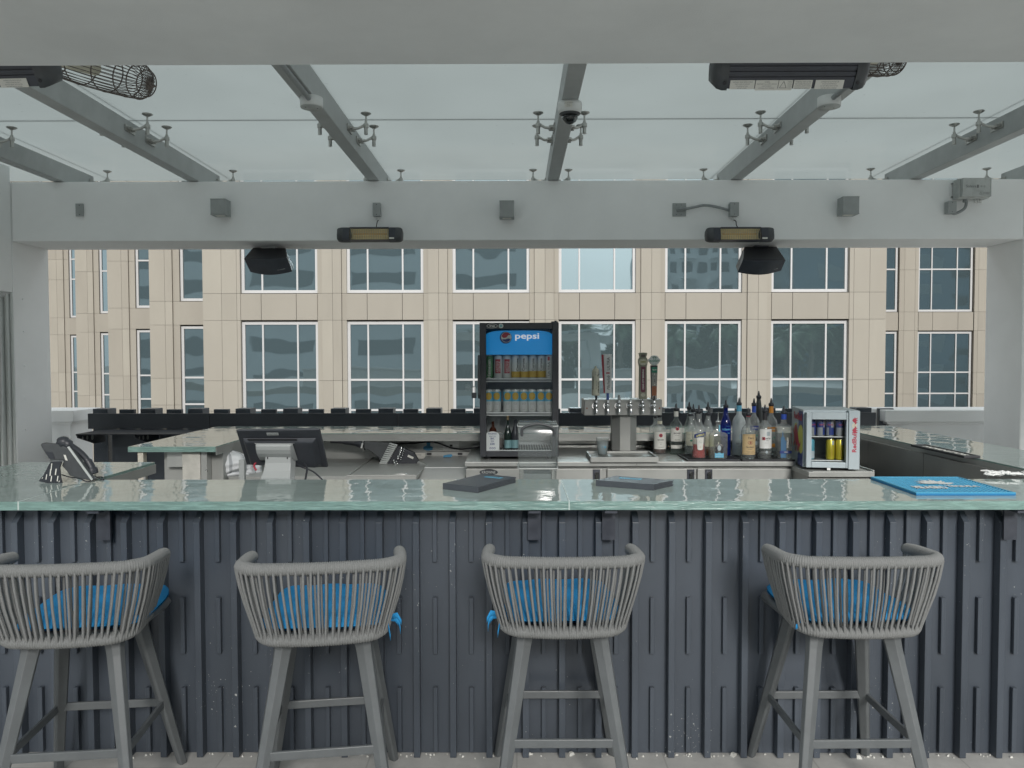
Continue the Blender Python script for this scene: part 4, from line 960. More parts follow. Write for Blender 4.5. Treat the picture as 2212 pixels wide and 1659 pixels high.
# shelves
def fzp(py, dy=.1): return at(1120, py, fy+dy).z - ZS
sh1, sh2 = fzp(818), fzp(890.5)
for z in (sh1, sh2, bz+.036):
    m = MB(); m.box(-fw+.035, fw-.035, .050, .056, z-.004, z+.004); m.box(-fw+.035, fw-.035, .050, .056, z-.020, z-.014) if z > .1 else None
    for k in range(26): x = -fw+.04+(2*fw-.08)*k/25; m.box(x-.0015, x+.0015, .056, D-.04, z-.003, z)
    m.build('wire_shelf', M['white'], fr)
# ---- cans
def can(name, label, loc, r, h, body, bands=(), words=(), group=None, rz=0, top='chrome'):
    t = thing(name, label, 'can', loc, rz, group)
    m = MB(); m.lathe([(r*.82, 0), (r*.86, .002), (r, .010), (r, h-.014), (r*.84, h-.004), (r*.84, h)], 20); m.build('body', body, t)
    m = MB(); m.lathe([(r*.80, h-.003), (r*.845, h+.001), (r*.86, h+.0005), (r*.86, h-.003)], 20); m.build('lid', M[top], t)
    for nm, mk, z0, z1, a0, a1 in bands:
        m = MB(); cylpatch(m, r+.0004, h*z0, h*z1, R(a0), R(a1), 12); m.build(nm, M[mk], t)
    for s_, mk, z, sz, vert, a0, ww, bold in words:
        m = MB(); text(m, s_, cylmap(r+.0009, h*z, R(a0)), h=sz, w=ww, vert=vert, bold=bold); m.build('lettering', M[mk], t)
    return t
M['can_white'] = mat('white_can', (.64,.65,.63), .35, .2); M['can_green'] = mat('green_can', (.06,.20,.08), .35, .3); M['can_blue'] = mat('blue_can', (.03,.10,.32), .35, .3)
M['can_yellow'] = mat('yellow_can', (.50,.42,.04), .3, .4, var=.06, vs=60); M['gold_print'] = mat('golden_print', (.55,.36,.06), .5); M['can_sea'] = mat('seafoam_can', (.25,.42,.44), .35, .2)
fpx = lambda c: (1900+c*.3738)*.54
def cpos(c, dy=.095): return X(fpx(c), fy+dy)
CR_ = .031; ch = fzp(768)-sh1-.004
G1 = 'tall beer cans on the top fridge shelf'
r1 = [(152, 'can_green', [], [('Heineken', 'offwhite', .42, .024, True, 0, ch*.8, .02)], 'green tall beer can at the left end of the top fridge shelf'),
      (250, 'can_white', [('oval_label', 'red', .22, .84, -42, 30)], [('STELLA', 'offwhite', .52, .011, True, 16, ch*.45, .02), ('ARTOIS', 'offwhite', .5, .015, True, -12, ch*.5, .02)], 'white can with red label, second from the left on the top fridge shelf'),
      (343, 'can_white', [('oval_label', 'red', .22, .84, -35, 38)], [('STELLA', 'offwhite', .52, .011, True, 24, ch*.45, .02), ('ARTOIS', 'offwhite', .5, .015, True, -4, ch*.5, .02)], 'white can with red label, third from the left on the top fridge shelf'),
      (436, 'can_white', [('base_band', 'gold_print', .04, .30, -80, 80)], [('Corona', 'ink', .60, .017, True, 22, ch*.55, .02)], 'white can directly below the stacked blue can'),
      (528, 'can_white', [('base_band', 'gold_print', .04, .30, -80, 80)], [('Corona', 'ink', .60, .017, True, -12, ch*.55, .02), ('Extra', 'inkgrey', .55, .010, True, 22, ch*.25, 0)], 'white can with black lettering, fourth from the right on the top fridge shelf'),
      (620, 'can_white', [('base_band', 'gold_print', .04, .32, -80, 80)], [('Corona', 'ink', .60, .017, True, 0, ch*.55, .02), ('Light', 'inkgrey', .5, .009, True, 28, ch*.2, 0)], 'white can with gold base, third from the right on the top fridge shelf'),
      (712, 'can_white', [('base_band', 'gold_print', .04, .32, -80, 80)], [('Corona', 'ink', .60, .017, True, -8, ch*.55, .02), ('Light', 'inkgrey', .5, .009, True, 22, ch*.2, 0)], 'white can with gold base, second from the right on the top fridge shelf'),
      (800, 'can_white', [('ribbon', 'red', .78, .95, -30, -2)], [('ULTRA', 'ink', .42, .015, True, -12, ch*.6, .0)], 'white can with red ribbon at the right end of the top fridge shelf')]
for c, mk, bands, words, lab in r1: can('tall_can', lab, (fc+cpos(c)-fc, fy+.095, ZS+sh1+.004), CR_, ch, M[mk], bands, words, G1)
for c, mk, wd, lab in [(436, 'can_blue', 'Corona', 'blue tall can stacked on the fourth can of the top fridge shelf'), (152, 'can_green', 'Hei', 'green tall can stacked at the left end of the top fridge shelf'), (800, 'can_white', 'Michelob', 'white tall can stacked at the right end of the top fridge shelf')]:
    can('tall_can', lab, (cpos(c), fy+.095, ZS+sh1+.006+ch), CR_, ch*.86, M[mk], [], [(wd, 'offwhite' if mk != 'can_white' else 'ink', .35, .018, True, 4, ch*.5, .02)], G1)
G2 = 'white and blue cans on the middle fridge shelf'
ch2 = fzp(840.5)-sh2-.004
nth = ['leftmost', 'second', 'third', 'fourth', 'fifth', 'sixth', 'seventh', 'rightmost']
for i, c in enumerate([146, 232, 348, 432, 522, 610, 704, 792]):
    can('tall_can', nth[i]+' of the eight white and blue cans with golden discs on the middle fridge shelf', (cpos(c), fy+.095, ZS+sh2+.004), CR_, ch2, M['can_white'],
        [('blue_band', 'skyblue', .47, .90, -88, 88)], [], G2)
    o = COL.objects[-1]
for t in [o for o in list(COL.objects) if o.get('group') == G2]:
    m = MB(); m.grid(lambda i, j: cylmap(CR_+.0012, ch2*.70)(.0245*math.sin(math.pi*j)*(2*i-1), -.026*math.cos(math.pi*j)), 8, 14); m.build('golden_disc', M['gold_print'], t)
    m = MB(); [text(m, s_, cylmap(CR_+.0012, ch2*z), h=.004, w=w_) for s_, z, w_ in (('TROPICAL', .40, .03), ('SELTZER', .35, .026), ('12 FL OZ', .12, .022))]; m.build('lettering', M['inkgrey'], t)

# ---------------------------------------------------------------- bottles
def bottle(label, base, H, w, prof, glass, liq=None, fill=0, sy=1, pw=2, cap=None, lab=None, group=None, name='bottle', loc=None, sx=1):
    """base: pixel of the base or loc; prof: (r, z) in units of half width and height"""
    t = thing(name, label, 'bottle', loc, 0, group); r = w/2
    pr = [(a*r, b*H) for a, b in prof]
    m = MB(); m.lathe([(0.0005, .002)] + pr, 28, sx=sx, sy=sy, pw=pw); m.build('glass', glass, t)
    if liq:
        lp = [(.0005, .006)]
        for a, b in pr:
            if b > fill*H: break
            lp.append((max(.001, a-.0035), max(.006, b)))
        lp += [(lp[-1][0], fill*H), (.0005, fill*H)]
        m = MB(); m.lathe(lp, 24, sx=sx, sy=sy, pw=pw); m.build('liquid', liq, t)
    return t, r, H
STD = [(.92, 0), (1, .012), (1, .60), (.97, .64), (.80, .70), (.42, .765), (.33, .80), (.31, .93), (.34, .935), (.34, .955), (.3, .96)]
SQR = [(.95, 0), (1, .01), (1, .60), (.96, .64), (.7, .665), (.36, .69), (.33, .72), (.33, .95)]
CONE = [(.92, 0), (1, .012), (1, .48), (.95, .53), (.75, .62), (.42, .74), (.33, .82), (.30, .93), (.34, .94), (.34, .96)]
WAIST = [(.95, 0), (1, .02), (.97, .08), (.86, .22), (.92, .36), (1, .50), (1, .58), (.85, .655), (.5, .72), (.36, .78), (.33, .95)]
def pourer(t, H, r, mk='black', z=None, tip=.052):
    z = H*.95 if z is None else z
    m = MB(); m.lathe([(.012, -.006), (.0175, -.004), (.0185, .012), (.0165, .017), (.009, .020), (.0075, .032), (.0045, tip-.004), (.003, tip)], 16, (0, 0, z)); return m.build('pourer', M[mk], t)
def lbl(t, r, z0, z1, a, mk, name='label', extra=.0006, a0=0, sy=1):
    m = MB(); m.grid(lambda i, j: ((r+extra)*math.sin(R(a0-a+2*a*i)), -(r*sy+extra)*math.cos(R(a0-a+2*a*i)), z0+(z1-z0)*j), 14, 1); return m.build(name, M[mk] if isinstance(mk, str) else mk, t)
def wr(t, s_, r, z, h=None, w=None, mk='ink', a0=0, vert=False, bold=0, shear=0, par=None, ex=.0013, flip=False):
    m = MB(); text(m, s_, cylmap(r+ex, z, R(a0)), h=h, w=w, vert=vert, bold=bold, shear=shear, flip=flip); return m.build('lettering', M[mk], par or t)
def cyldisc(m, f, rx, rz):
    m.grid(lambda i, j: f(rx*math.sin(math.pi*(j+.0001))*(2*i-1) if 0 < j < 1 else 0, -rz*math.cos(math.pi*j)), 8, 14)
def disc(t, r, z, rx, rz, mk, a0=0, ex=.001, name='emblem'):
    m = MB(); cyldisc(m, cylmap(r+ex, z, R(a0)), rx, rz); return m.build(name, M[mk], t)
B = lambda x, y: (1382.4+.15136*x, 842.4+.15136*y)
def bspec(cx, base, top, w, zz=None):
    zb_ = ZS+.013 if zz is None else zz
    px, py = B(cx, base); p = on(px, py-1.5, zb_); u = p.y/F0*.15136; return Vector((p.x, p.y, zb_)), (base-top)*u, w*u
Mg = M
Mg['liq_amber'] = mat('amber_rum', (.30,.09,.02), .05, trans=.6, ior=1.33); Mg['liq_dark'] = mat('dark_rum', (.11,.03,.015), .05, trans=.5, ior=1.33)
Mg['liq_red'] = mat('red_aperitif', (.52,.04,.03), .05, trans=.45, ior=1.33); Mg['liq_clear'] = clear_mat('clear_spirit', (.96,.97,.965), (.78,.81,.8), refl=.3)
Mg['liq_pale'] = clear_mat('pale_tequila', (.93,.93,.86), (.72,.72,.62), refl=.3); Mg['blueglass'] = clear_mat('cobalt_glass', (.12,.22,.75), (.03,.06,.45), frost=.25, frostcol=(.03,.08,.5)); Mg['greenglass'] = clear_mat('green_tint_glass', (.90,.96,.93), (.55,.66,.6), frost=.07)
Mg['frosted'] = clear_mat('frosted_glass', (.7,.75,.76), (.5,.55,.56), rough=.3, frost=.8, frostcol=(.68,.73,.74)); Mg['tan'] = mat('kraft_label', (.50,.37,.20), .7, var=.05, vs=60)
Mg['orange'] = mat('orange_foil', (.60,.25,.04), .4); Mg['blue_foil'] = mat('blue_foil', (.04,.10,.48), .35, .2); Mg['steel_tip'] = M['chrome']; Mg['label_clear'] = clear_mat('printed_clear_label', (.85,.87,.86), (.7,.72,.7), frost=.35); Mg['copper'] = mat('copper_print', (.28,.10,.06), .5)
GB = 'spirit bottles on the back bar'; ZT = ZS
# 1 dark rum half hidden
loc, H, w = bspec(230, 862, 392, 180, ZT); t, r, H = bottle('dark rum bottle half hidden behind the small red-seal bottle', 0, H, w, STD, M['clear'], M['liq_dark'], .56, loc=loc+Vector((0, .03, 0)), group=GB); m = MB(); m.lathe([(.012, -.001), (.0125, .018), (0, .018)], 14, (0, 0, H*.955)); m.build('cap', M['black'], t)
# 2 four-year rum
loc, H, w = bspec(280, 915, 372, 186, ZT); t, r, H = bottle('short rum bottle with white label and red round emblem beside the beer tower', 0, H, w, STD, M['clear'], M['liq_dark'], .15, loc=loc, group=GB)
l = lbl(t, r, H*.13, H*.575, 62, 'offwhite'); disc(t, r, H*.49, .0135, .0135, 'red'); disc(t, r, H*.49, .0045, .007, 'ink', ex=.0016, name='bat_mark'); wr(t, 'BACARDI', r, H*.375, h=.0085, w=.046, bold=.03); wr(t, 'RESERVA', r, H*.31, h=.003, w=.022, mk='inkgrey'); wr(t, '4', r, H*.26, h=.009); wr(t, '~ A N E J O ~', r, H*.18, h=.006, w=.046, bold=.03)
lbl(t, r*.36, H*.78, H*.86, 90, 'cream', 'neck_band'); m = MB(); m.lathe([(.013, 0), (.0165, .002), (.0165, .020), (.014, .024), (0, .024)], 16, (0, 0, H*.95)); m.build('cap', M['black'], t)
# 3 superior rum
loc, H, w = bspec(513, 925, 290, 180, ZT); t, r, H = bottle('clear white-rum bottle with red round emblem standing just right of the tower', 0, H, w, STD, M['greenglass'], M['liq_clear'], .2, loc=loc, group=GB)
lbl(t, r, H*.30, H*.595, 64, 'offwhite'); lbl(t, r, H*.14, H*.22, 60, 'offwhite'); disc(t, r, H*.585, .013, .013, 'red', ex=.0012); disc(t, r, H*.585, .0045, .0065, 'ink', ex=.0018, name='bat_mark'); wr(t, 'BACARDI', r, H*.485, h=.009, w=.050, bold=.03); wr(t, 'SUPERIOR', r, H*.435, h=.0035, w=.032, bold=.01); wr(t, '~ W H I T E ~', r, H*.335, h=.006, w=.046, bold=.03)
lbl(t, r*.345, H*.85, H*.97, 100, 'offwhite', 'neck_band'); pourer(t, H, r, z=H*.985)
# 4a, 4b behind
loc, H, w = bspec(745, 880, 260, 150); t, r, H = bottle('green-tinted bottle at the back behind the orange aperitif', 0, H, w, CONE, M['greenglass'], loc=loc+Vector((-.01, .06, 0)), group=GB); pourer(t, H, r, z=H*.96)
loc, H, w = bspec(772, 890, 290, 150); t, r, H = bottle('clear bottle squeezed behind the aperitif, its spout just left of the aperitif cap', 0, H, w, CONE, M['clear'], loc=loc+Vector((.0, .03, 0)), group=GB); pourer(t, H, r, z=H*.96)
loc, H, w = bspec(722, 915, 350, 168); t, r, H = bottle('clear tequila bottle with cream label left of the aperitif', 0, H, w, CONE, M['clear'], M['liq_clear'], .2, loc=loc, group=GB)
lbl(t, r, H*.21, H*.56, 60, 'cream'); wr(t, 'tequila', r, H*.49, h=.005, w=.022, a0=-30, mk='inkgrey'); wr(t, '100% agave', r, H*.40, h=.004, w=.026, a0=-30, mk='inkgrey'); disc(t, r, H*.34, .010, .007, 'green', a0=-5); m = MB(); m.lathe([(.014, 0), (.0195, .002), (.020, .014), (.016, .017), (0, .017)], 16, (0, 0, H*.95)); m.build('cap', M['black'], t)
# 5 aperitif
loc, H, w = bspec(838, 980, 300, 200); t, r, H = bottle('red-orange aperitif bottle with a slanted blue banner label', 0, H, w, WAIST, M['clear'], M['liq_red'], .29, loc=loc, group=GB)
m = MB(); sl = .23; m.grid(lambda i, j: cylmap(r+.001, H*.49)((-.047+.094*i)*.92, -.0105+.026*j+sl*(-.047+.094*i)*.92), 14, 1); bn = m.build('banner', M['navy'], t)
m = MB(); text(m, 'APEROL', lambda u, v: cylmap(r+.0022, H*.495)(u, v+sl*u), w=.064, h=.0145, bold=.04, shear=.1); m.build('lettering', mat('pale_yellow_print', (.62,.58,.25), .5), bn)
m = MB(); n_ = 12; m.grid(lambda i, j: cylmap(r*(.965 if j > .5 else .92)+.002, H*.20)((-.026+.052*i)*(.72+.28*j), H*.25*j-.006*(1-(2*i-1)**2)*(1-j)), n_, 6); m.build('label', M['offwhite'], t)
for s_, z in (('Aperitivo', .37), ('1919', .34)): wr(t, s_, r*.97, H*z, h=.004, w=.022, mk='green', ex=.0022)
disc(t, r*.93, H*.245, .006, .006, 'cream', ex=.0028); pourer(t, H, r, z=H*.955)
# 6 amber pair
loc, H, w = bspec(992, 900, 262, 150); t, r, H = bottle('amber bottle with orange label at the back, left of the cobalt bottle', 0, H, w, CONE, M['clear'], M['liq_amber'], .15, loc=loc+Vector((0, .05, 0)), group=GB); lbl(t, r, H*.18, H*.36, 50, 'orange'); pourer(t, H, r, z=H*.96)
loc, H, w = bspec(975, 940, 340, 165); t, r, H = bottle('clear bottle with pale label between the aperitif and the square horseshoe bottle', 0, H, w, CONE, M['clear'], M['liq_amber'], .16, loc=loc, group=GB); lbl(t, r, H*.22, H*.56, 60, 'cream'); wr(t, 'blend', r, H*.33, h=.006, w=.03, mk='copper'); pourer(t, H, r, z=H*.96)
# 7 square horseshoe tequila
loc, H, w = bspec(1112, 985, 450, 258); t, r, H = bottle('square flat tequila bottle with a black horseshoe label and steel spout', 0, H, w, [(.93, 0), (.98, .02), (1, .56), (.99, .64), (.8, .685), (.40, .72), (.30, .76), (.235, .80), (.235, .96)], M['clear'], M['liq_pale'], .60, sy=.55, pw=5, loc=loc, group=GB)
yf = -r*.55-.001
m = MB(); n_ = 26; o_ = []; i_ = []
for k in range(n_+1):
    a_ = R(-52+284*k/n_); o_.append((.0275*math.cos(a_), yf-.001, H*.30+.031*math.sin(a_)+.0)); i_.append((.0155*math.cos(a_), yf-.001, H*.30+.020*math.sin(a_)))
m.add(o_+i_, [(k, k+1, n_+1+k+1, n_+1+k) for k in range(n_)]); m.box(-.027, -.010, yf-.001, yf-.0003, H*.30-.038, H*.30-.023); m.box(.010, .027, yf-.001, yf-.0003, H*.30-.038, H*.30-.023); hs_ = m.build('horseshoe_label', M['ink'], t)
m = MB(); ellipse(m, 0, yf-.0012, H*.29, .0125, .019); m.build('medallion', M['silver'], t)
m = MB()
for k, chs in enumerate('HERRADURA'):
    a_ = R(152-124*k/8); c_, s2 = math.cos(a_), math.sin(a_); text(m, chs, lambda u, v: (.0215*c_+u*s2+v*c_, yf-.0019, H*.30+.0255*s2-u*c_+v*s2), h=.0058, bold=.03)
m.build('lettering', M['offwhite'], hs_)
m = MB(); m.box(-.030, .030, yf-.0008, yf-.0002, H*.035, H*.165); sb_ = m.build('label', M['skyblue'], t); m = MB(); text(m, 'TEQUILA SILVER', flatmap(-.004, yf-.0013, H*.12), h=.004, w=.040); text(m, '100% AGAVE', flatmap(-.006, yf-.0013, H*.07), h=.003, w=.03); m.build('lettering', M['offwhite'], sb_)
m = MB(); m.lathe([(.013, 0), (.017, .003), (.017, .010), (.012, .014)], 16, (0, 0, H*.955)); m.build('collar', M['chrome'], t)
m = MB(); m.tube([(0, 0, H*.955), (0, 0, H*1.05), (.001, 0, H*1.14), (.003, -.004, H*1.245)], [.006, .005, .0042, .003], 10); m.build('pourer', M['chrome'], t)
m = MB(); m.box(.001, .010, -r*.25, -r*.235, H*.72, H*.90); m.build('tag', M['skyblue'], t)
# 8 cobalt
loc, H, w = bspec(1196, 940, 250, 146); t, r, H = bottle('tall cobalt blue tequila bottle behind the square horseshoe bottle', 0, H, w, [(.95, 0), (1, .02), (1, .62), (.97, .68), (.75, .76), (.5, .84), (.40, .92), (.42, .985), (.52, 1.0)], M['blueglass'], loc=loc+Vector((.012, .0, 0)), group=GB)
wr(t, 'milagro', r, H*.54, h=.022, w=.066, mk='skyblue', a0=-5, bold=.02); wr(t, 'tequila', r, H*.61, h=.004, w=.03, mk='skyblue', a0=12); wr(t, 'silver', r, H*.47, h=.008, w=.02, mk='skyblue', a0=20); pourer(t, H, r, z=H*.995)
# 9 frosted goose-blue vodka
loc, H, w = bspec(1410, 935, 210, 184); t, r, H = bottle('tall frosted grey vodka bottle with a blue neck band', 0, H, w, [(.95, 0), (1, .015), (1, .62), (.95, .68), (.72, .745), (.44, .79), (.37, .83), (.35, .99)], M['frosted'], loc=loc, group=GB)
lbl(t, r*.37, H*.86, H*.985, 100, 'skyblue', 'neck_band'); wr(t, 'GREY GOOSE', r, H*.235, h=.010, w=.062, mk='inkgrey', a0=0, bold=.01); wr(t, 'VODKA', r, H*.185, h=.0085, w=.034, mk='inkgrey'); m = MB(); rng = random.Random(4)
for k in range(9): cx_, cz_ = rng.uniform(-.028, .028), H*(.36+rng.uniform(-.03, .04)); m.add([cylmap(r+.0009+.0001*k, cz_)(dx, dz) for dx, dz in ((-.012, 0), (-.002, -.009), (.014, -.004), (.012, .008), (0, .012))], [(4,3,2,1,0)])
m.build('ice_print', mat('pale_blue_print', (.36,.45,.52), .5), t); pourer(t, H, r, z=H*.985)
# 11 stoli blue / 12 dark tall / 14 orange (rear rank)
for cx_, mk, wd, lab_ in ((1643, 'blue_foil', 'STOLI', 'clear vodka bottle with blue neck foil standing behind the kraft-label bottle'), (1890, 'orange', 'STOLICHNAYA', 'clear vodka bottle with orange neck foil standing behind the silver-print one')):
    loc, H, w = bspec(cx_, 905 if cx_ < 1700 else 945, 215, 160 if cx_ < 1700 else 176); t, r, H = bottle(lab_, 0, H, w, STD, M['clear'], M['liq_clear'], .3, loc=loc+Vector((0, .035, 0)), group=GB)
    lbl(t, r*.35, H*.83, H*.965, 100, mk, 'neck_band'); lbl(t, r, H*.10, H*.47, 55, 'label_clear'); lbl(t, r, H*.47, H*.56, 55, 'navy' if cx_ < 1700 else 'orange', 'label_band')
    wr(t, wd, r, H*.515, h=.009, w=.045, mk='offwhite', bold=.03); disc(t, r, H*.2, .016, .014, 'orange' if cx_ > 1700 else 'silver', a0=8); disc(t, r, H*.33, .007, .005, 'green', a0=-12, ex=.0015, name='leaf_print'); disc(t, r, H*.36, .007, .005, 'green', a0=14, ex=.0015, name='leaf_print'); wr(t, 'Ohranj' if cx_ > 1700 else 'vodka', r, H*.27, h=.008, w=.03, mk='ink', shear=.3); pourer(t, H, r, z=H*.975)
loc, H, w = bspec(1732, 900, 120, 118); t, r, H = bottle('matt dark squeeze bottle taller than all others, at the back', 0, H, w, [(.95, 0), (1, .02), (1, .55), (.92, .68), (.62, .88), (.44, .985), (.40, 1.0)], mat('matt_dark_bottle', (.045,.05,.05), .6), loc=loc+Vector((0, .07, 0)), group=GB); pourer(t, H, r, z=H*.99)
# 10 kraft label
loc, H, w = bspec(1541, 990, 345, 198); t, r, H = bottle('vodka bottle with a large kraft-coloured label and dark spout', 0, H, w, STD, M['clear'], M['liq_clear'], .62, loc=loc, group=GB)
lbl(t, r, H*.105, H*.555, 66, 'tan'); wr(t, "Tito's", r, H*.475, h=.0155, w=.044, bold=.015, shear=.25, a0=8); disc(t, r, H*.37, .0185, .0125, 'copper', a0=3); disc(t, r, H*.37, .0155, .0095, 'tan', a0=3, ex=.0015, name='emblem_ring'); disc(t, r, H*.37, .0075, .008, 'copper', a0=3, ex=.0019, name='still_mark'); wr(t, 'Handmade', r, H*.275, h=.011, w=.056, bold=.012, shear=.25); wr(t, 'VODKA', r, H*.225, h=.0055, w=.030); wr(t, 'DISTILLED SIX TIMES', r, H*.18, h=.003, w=.05); wr(t, 'AUSTIN TEXAS', r, H*.15, h=.0035, w=.034)
m = MB(); lz = [(H*.125, H*.128), (H*.535, H*.538)]
for a_, b_2 in lz: cylpatch(m, r+.0012, a_, b_2, R(-58), R(58))
m.build('label_border', M['ink'], t); lbl(t, r*.33, H*.94, H*.955, 90, 'red', 'neck_band'); pourer(t, H, r, z=H*.965)
# 13 ketel
loc, H, w = bspec(1778, 985, 300, 186); t, r, H = bottle('clear vodka bottle with white label and a red initial, black neck', 0, H, w, STD, M['clear'], M['liq_clear'], .6, loc=loc, group=GB)
lbl(t, r, H*.22, H*.62, 64, M['white'] and 'white'); m = MB(); m.grid(lambda i, j: cylmap(r+.0012, H*.525, R(14))((-.012+.024*i), -.014+.028*j), 4, 1); m.build('portrait_print', M['silver'], t); wr(t, 'K', r, H*.425, h=.017, mk='ink', a0=-24, bold=.05); m = MB(); m.grid(lambda i, j: cylmap(r+.0011, H*.425, R(-26))((-.010+.020*i), -.0105+.021*j), 4, 1); m.build('initial_field', M['red'], t)
wr(t, 'etel One', r, H*.43, h=.0125, w=.036, a0=12, bold=.02, ex=.0016); wr(t, 'VODKA', r, H*.385, h=.005, w=.02, a0=6); wr(t, 'Distilled from wheat', r, H*.335, h=.0035, w=.03, mk='inkgrey'); lbl(t, r, H*.125, H*.165, 50, 'inkgrey', 'lower_band'); disc(t, r, H*.145, .0085, .0085, 'silver', ex=.0012)
lbl(t, r*.36, H*.80, H*.95, 100, 'ink', 'neck_band'); pourer(t, H, r, z=H*.965)
# 15 square-shouldered
loc, H, w = bspec(2047, 985, 335, 220); t, r, H = bottle('square-shouldered clear vodka bottle with blue skyline print, rightmost of the row', 0, H, w, [(.95, 0), (1, .012), (1, .66), (.94, .70), (.70, .735), (.38, .765), (.33, .80), (.32, .985)], M['clear'], M['liq_clear'], .66, sy=.85, pw=3.2, loc=loc, group=GB)
yf = -r*.85-.0006; m = MB(); sk = [(-.034, .02), (-.034, .47), (-.026, .47), (-.024, .55), (-.021, .62), (-.018, .55), (-.016, .47), (-.008, .47), (-.006, .40), (.004, .40), (.004, .02)]; m.add([(x, yf, H*z+.003) for x, z in sk], [list(range(len(sk)))[::-1]]); m.build('skyline_print', mat('steel_blue_print', (.05,.14,.26), .5), t)
m = MB(); text(m, 'AMSTERDAM', flatmap(.012, yf-.0005, H*.36), h=.0125, w=.072, vert=True, flip=True, bold=.04); m.build('lettering', M['offwhite'], t)
m = MB(); m.box(-.040, .040, yf-.0015, yf-.0008, H*.125, H*.185); vb = m.build('label_band', M['navy'], t); m = MB(); text(m, 'VODKA', flatmap(0, yf-.0020, H*.155), h=.0065, w=.026, bold=.03); m.build('lettering', M['offwhite'], vb)
lbl(t, r*.345, H*.86, H*.975, 100, 'blue_foil', 'neck_band'); pourer(t, H, r, z=H*.985)
# rubber bar mats below the bottles
for i, (pa, pb_) in enumerate([((1478, 987), (1602, 994)), ((1602, 987), (1721, 994))]):
    xa, xb = X((1484, 1603)[i], ys0+.03), X((1600, 1718)[i], ys0+.03); t = thing('rubber_mat', ('black rubber spill mat under the left group of bottles', 'black rubber spill mat under the right group of bottles')[i], 'bar mat', ((xa+xb)/2, ys0+.12, ZS+.0005), group='rubber mats under the bottles')
    hw = (xb-xa)/2-.002; sk = .0; m = MB(); m.box(-hw, hw, -.112, .22, 0, .009); m.build('base', M['rubber'], t, bev=.002)
    m = MB(); m.box(-hw, hw, -.112, -.104, .0092, .0125); m.box(-hw, -hw+.008, -.1035, .22, .0092, .0125); m.box(hw-.008, hw, -.1035, .22, .0092, .0125)
    m.build('rim', M['charcoal'], t); m = MB()
    for k in range(30): m.box(-hw+.012+k*(2*hw-.024)/30, -hw+.012+(k+.5)*(2*hw-.024)/30, -.10, .21, .0092, .0118)
    m.build('ribs', M['rubber'], t)

# ---------------------------------------------------------------- beer tower
ty = 5.69; tx = X(1351, ty-.09); tw = thing('beer_tower', 'stainless six-tap beer tower on an octagonal column', 'beer tower', (tx, ty, ZS))
m = MB(); oc = [(.098*math.cos(R(22.5+45*k)), .098*math.sin(R(22.5+45*k))) for k in range(8)]; tz0 = at(1351, 898, ty-.1).z-ZS
m.prism(oc, .020, tz0+.002, 'Z'); m.build('column', M['steel'], tw, bev=.002)
hx0, hx1 = X(1262, ty-.14)-tx, X(1430.5, ty-.14)-tx; tz1 = at(1351, 863, ty-.14).z-ZS; tz0 = at(1351, 897.5, ty-.14).z-ZS
m = MB(); m.box(hx0, hx1, -.14, .10, tz0, tz1); m.build('tap_box', M['steel'], tw, bev=.005)
m = MB(); [m.cyl((x, -.1425, (tz0+tz1)/2-.005), (x, -.1395, (tz0+tz1)/2-.005), .006, 10) for x in (hx0+.02, hx1-.018)]; m.build('screw', M['copper'], tw)
taps = [1287.6, 1312.5, 1337, 1362, 1388, 1412.5]
for i, px in enumerate(taps):
    x = X(px, ty-.18)-tx; zc = (tz0+tz1)/2+.012
    m = MB(); m.cyl((x-.005, -.140, zc), (x-.005, -.150, zc), .022, 18); m.cyl((x-.003, -.150, zc), (x, -.185, zc), .012, 14); m.lathe([(.0005, -.014), (.012, -.011), (.0145, 0), (.012, .011), (.009, .016), (.011, .020), (.011, .034), (.008, .038), (.008, .050)], 16, (x, -.192, zc))
    m.tube([(x, -.192, zc-.008), (x+.001, -.200, zc-.025), (x+.003, -.202, zc-.050)], [.010, .0095, .0085], 12); m.build('faucet', M['chrome'], tw)
def hz(py): return at(1351, py, ty-.19).z
def tap_handle(i, label): 
    x = X(taps[i], ty-.18); return thing('tap_handle', label, 'tap handle', (x, ty-.192, ZS+(tz0+tz1)/2+.012+.048), group='tap handles on the beer tower')
base_z = ZS+(tz0+tz1)/2+.06
t = tap_handle(0, 'cream spray-can shaped tap handle at the left end of the tower'); zt0 = hz(854)-base_z; H = hz(790.5)-hz(854)
m = MB(); m.cyl((0,0,0), (0,0,zt0+.002), .0085, 12); m.build('stem', M['black'], t)
m = MB(); r = .028; m.lathe([(r*.98, 0), (r*1.04, .003), (r*1.04, .008), (r*.98, .010), (r*.95, H*.80), (r*.90, H*.815), (r*.72, H*.90), (r*.30, H*.925), (r*.28, H*.985), (r*.12, H)], 24, (-.004, 0, zt0)); m.build('body', M['cream'], t)
m = MB(); f = cylmap(r*.965+.001, zt0+H*.735, R(20), cx=-.004); m.add([f(a_, b_2) for a_, b_2 in ((-.017, .016), (.017, .016), (.017, -.008), (.003, -.018), (-.017, -.008))], [(0,1,2,3,4)]); sh = m.build('shield', M['inkgrey'], t)
m = MB(); text(m, 'WYNWOOD', cylmap(r*.965+.0018, zt0+H*.745, R(20), cx=-.004), w=.030, h=.011, bold=.03); m.build('lettering', M['offwhite'], sh)
m = MB(); text(m, 'WYNWOOD', cylmap(r*.975+.0006, zt0+H*.42, R(-50), cx=-.004), w=H*.45, h=.013, vert=True, flip=True, bold=.02); text(m, 'LA RUBIA', cylmap(r*.975+.0006, zt0+H*.27, R(40), cx=-.004), w=H*.38, h=.011, vert=True, flip=True, bold=.05); text(m, 'BLONDE ALE', cylmap(r*.975+.0006, zt0+H*.36, R(4), cx=-.004), w=H*.28, h=.005, vert=True, flip=True); m.build('lettering', M['ink'], t)
